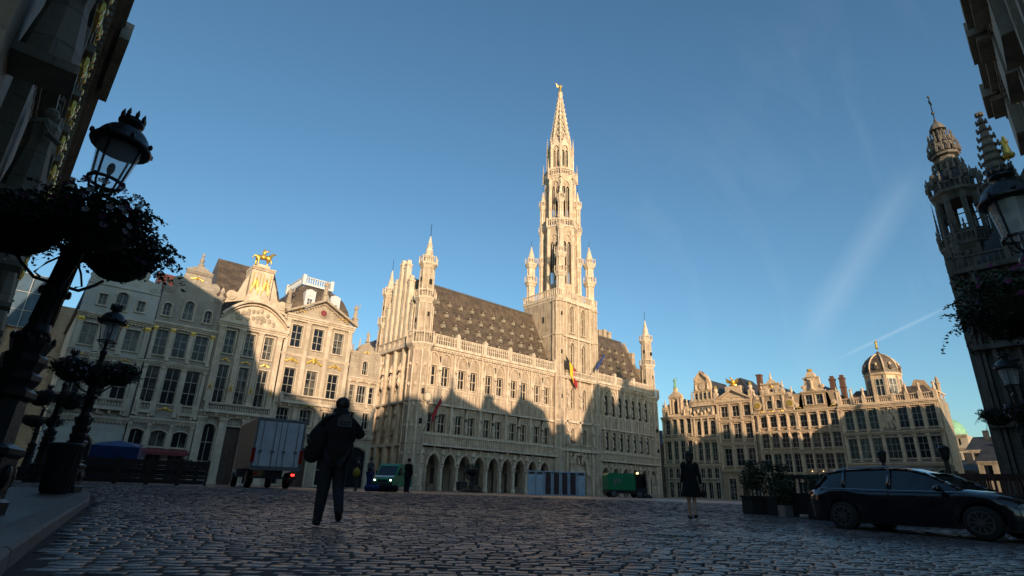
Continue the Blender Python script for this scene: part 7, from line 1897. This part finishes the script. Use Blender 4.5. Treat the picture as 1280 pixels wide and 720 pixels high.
def cafe(label,x,y,seed):
    t=thing('cafe_table',label,'table',(x,y,gz(x,y)),seed,'cafe tables on the right terrace'); m=MB().use(M['iron']); m.lathe(0,0,[(.35,.70),(.35,.73)],14); m.build('tabletop',t); m=MB().use(M['iron']); m.bar((0,0,0),(0,0,.7),.05); m.lathe(0,0,[(.2,0),(.2,.03)],10); m.build('leg',t)
for i,(x,y) in enumerate(((23,7.),(24.5,6.2),(22.4,5.6))): cafe('round iron cafe table %s'%['behind the planters','nearest the tall dark post','behind the car roof'][i],x,y,i)
# clutter by the hall foot: bicycles are too small to see, keep bins
t = thing('waste_container','dark wheeled waste container against the foot of the left arcade','container',(49.5,66.,.3)); m=MB().use(M['plastic']); m.prism([(-.6,.15),(.6,.15),(.7,1.2),(-.7,1.2)],-.4,.4); m.build('bin',t); m=MB().use(M['plastic']); m.box(-.75,.75,-.45,.45,1.2,1.3); m.build('lid',t)
# road drain cover near the right
t = thing('drain_cover','cast iron drain cover set in the setts in front of the car','drain cover',(8.2,5.3,gz(8,5)+.014),.4); m=MB().use(M['iron']); m.box(-.3,.3,-.3,.3,-.02,.0); [m.box(-.26,.26,-.25+i*.09,-.21+i*.09,0,.008) for i in range(6)]; m.build('grate',t)
# ------------------------------------------------------------------ sky, sun, camera
SUN_EL, SUN_AZ = rad(9.0), rad(25.)     # travel direction azimuth from +y towards +x
w = bpy.data.worlds.new('World'); sc.world = w; w.use_nodes = True
nt = w.node_tree; N, L = nt.nodes, nt.links
bg = N['Background']; bg.inputs['Strength'].default_value = SKY
sky = N.new('ShaderNodeTexSky'); sky.sky_type = 'NISHITA'; sky.sun_disc = False
sky.sun_elevation = SUN_EL; sky.sun_rotation = PI+SUN_AZ
sky.altitude = 50; sky.air_density = 1.0; sky.dust_density = 1.0; sky.ozone_density = 2.2
tint = N.new('ShaderNodeVectorMath'); tint.operation = 'MULTIPLY'; tint.inputs[1].default_value = (.75,.975,1.03); L.new(sky.outputs[0], tint.inputs[0])
# thin cirrus and a contrail, placed by direction in the sky
tc_ = N.new('ShaderNodeTexCoord')
mp = N.new('ShaderNodeMapping'); mp.inputs['Rotation'].default_value = (.3,.5,.9); mp.inputs['Scale'].default_value = (1.2,7.,3.)
L.new(tc_.outputs['Generated'], mp.inputs['Vector'])
nz = N.new('ShaderNodeTexNoise'); nz.inputs['Scale'].default_value = 1.1; nz.inputs['Detail'].default_value = 8; nz.inputs['Roughness'].default_value = .62; nz.inputs['Distortion'].default_value = .8
L.new(mp.outputs[0], nz.inputs['Vector'])
r = N.new('ShaderNodeMapRange'); r.inputs['From Min'].default_value = .5; r.inputs['From Max'].default_value = .8; L.new(nz.outputs['Fac'], r.inputs['Value'])
def dotmask(v, lo, hi):
    d = N.new('ShaderNodeVectorMath'); d.operation = 'DOT_PRODUCT'; d.inputs[1].default_value = Vector(v).normalized(); L.new(tc_.outputs['Generated'], d.inputs[0])
    q = N.new('ShaderNodeMapRange'); q.interpolation_type = 'SMOOTHSTEP'; q.inputs['From Min'].default_value = lo; q.inputs['From Max'].default_value = hi; L.new(d.outputs['Value'], q.inputs['Value']); return q.outputs['Result']
mk = dotmask((.93,.24,.32), .86, .985)
mul = N.new('ShaderNodeMath'); mul.operation = 'MULTIPLY'; L.new(r.outputs['Result'], mul.inputs[0]); L.new(mk, mul.inputs[1])
mul2 = N.new('ShaderNodeMath'); mul2.operation = 'MULTIPLY'; mul2.inputs[1].default_value = .06; L.new(mul.outputs[0], mul2.inputs[0])
# contrail: thin band around a great circle, faded at its ends
def band(nv, wd, c, lo, hi, amt):
    d = N.new('ShaderNodeVectorMath'); d.operation = 'DOT_PRODUCT'; d.inputs[1].default_value = Vector(nv).normalized(); L.new(tc_.outputs['Generated'], d.inputs[0])
    a = N.new('ShaderNodeMath'); a.operation = 'ABSOLUTE'; L.new(d.outputs['Value'], a.inputs[0])
    q = N.new('ShaderNodeMapRange'); q.inputs['From Min'].default_value = wd; q.inputs['From Max'].default_value = 0; q.inputs['To Max'].default_value = amt; L.new(a.outputs[0], q.inputs['Value'])
    m_ = N.new('ShaderNodeMath'); m_.operation = 'MULTIPLY'; L.new(q.outputs['Result'], m_.inputs[0]); L.new(dotmask(c,lo,hi), m_.inputs[1]); return m_.outputs[0]
V1, V2 = Vector(CT1), Vector(CT2); nv = V1.cross(V2); cv = (V1+V2).normalized(); cosh = V1.normalized().dot(cv)
b1 = band(nv, .0035, cv, cosh-.002, 1, .16)
V3, V4 = Vector(CT3), Vector(CT4); nv2 = V3.cross(V4); cv2 = (V3+V4).normalized()
b2 = band(nv2, .03, cv2, V3.normalized().dot(cv2)-.01, 1, .10)
ad = N.new('ShaderNodeMath'); ad.operation = 'ADD'; L.new(mul2.outputs[0], ad.inputs[0]); L.new(b1, ad.inputs[1])
ad2 = N.new('ShaderNodeMath'); ad2.operation = 'ADD'; ad2.use_clamp = True; L.new(ad.outputs[0], ad2.inputs[0]); L.new(b2, ad2.inputs[1])
mx = N.new('ShaderNodeMix'); mx.data_type = 'RGBA'; mx.inputs['B'].default_value = CLOUDC
L.new(ad2.outputs[0], mx.inputs['Factor']); L.new(tint.outputs[0], mx.inputs['A']); L.new(mx.outputs['Result'], bg.inputs['Color'])
sd = bpy.data.lights.new('sun','SUN'); sd.energy = SUN; sd.angle = rad(.53); sd.color = (1.,.78,.545)
so = bpy.data.objects.new('sun', sd); COL.objects.link(so)
dv = Vector((math.sin(SUN_AZ)*math.cos(SUN_EL), math.cos(SUN_AZ)*math.cos(SUN_EL), -math.sin(SUN_EL)))
so.rotation_euler = dv.to_track_quat('-Z','Y').to_euler(); so.location = (0,0,80)
cam = bpy.data.cameras.new('camera'); co = bpy.data.objects.new('camera', cam); COL.objects.link(co)
cam.sensor_width = 36; cam.lens = 36*688/1280; cam.clip_start = .1; cam.clip_end = 4000
up = Vector((60,1860,-688)).normalized(); xa = Vector((830,-281,-688)).normalized(); ya = up.cross(xa).normalized(); xa = ya.cross(up)
Rm = Matrix((xa, ya, up)).to_4x4()     # world <- camera
co.matrix_world = Matrix.Translation((0,0,.54)) @ Rm
sc.camera = co
sc.view_settings.view_transform = 'Standard'; sc.view_settings.look = 'None'; sc.view_settings.exposure = EXPO; sc.view_settings.gamma = 1
sc.render.engine = 'CYCLES'
sc.cycles.max_bounces = 6; sc.cycles.diffuse_bounces = 3; sc.cycles.transparent_max_bounces = 8
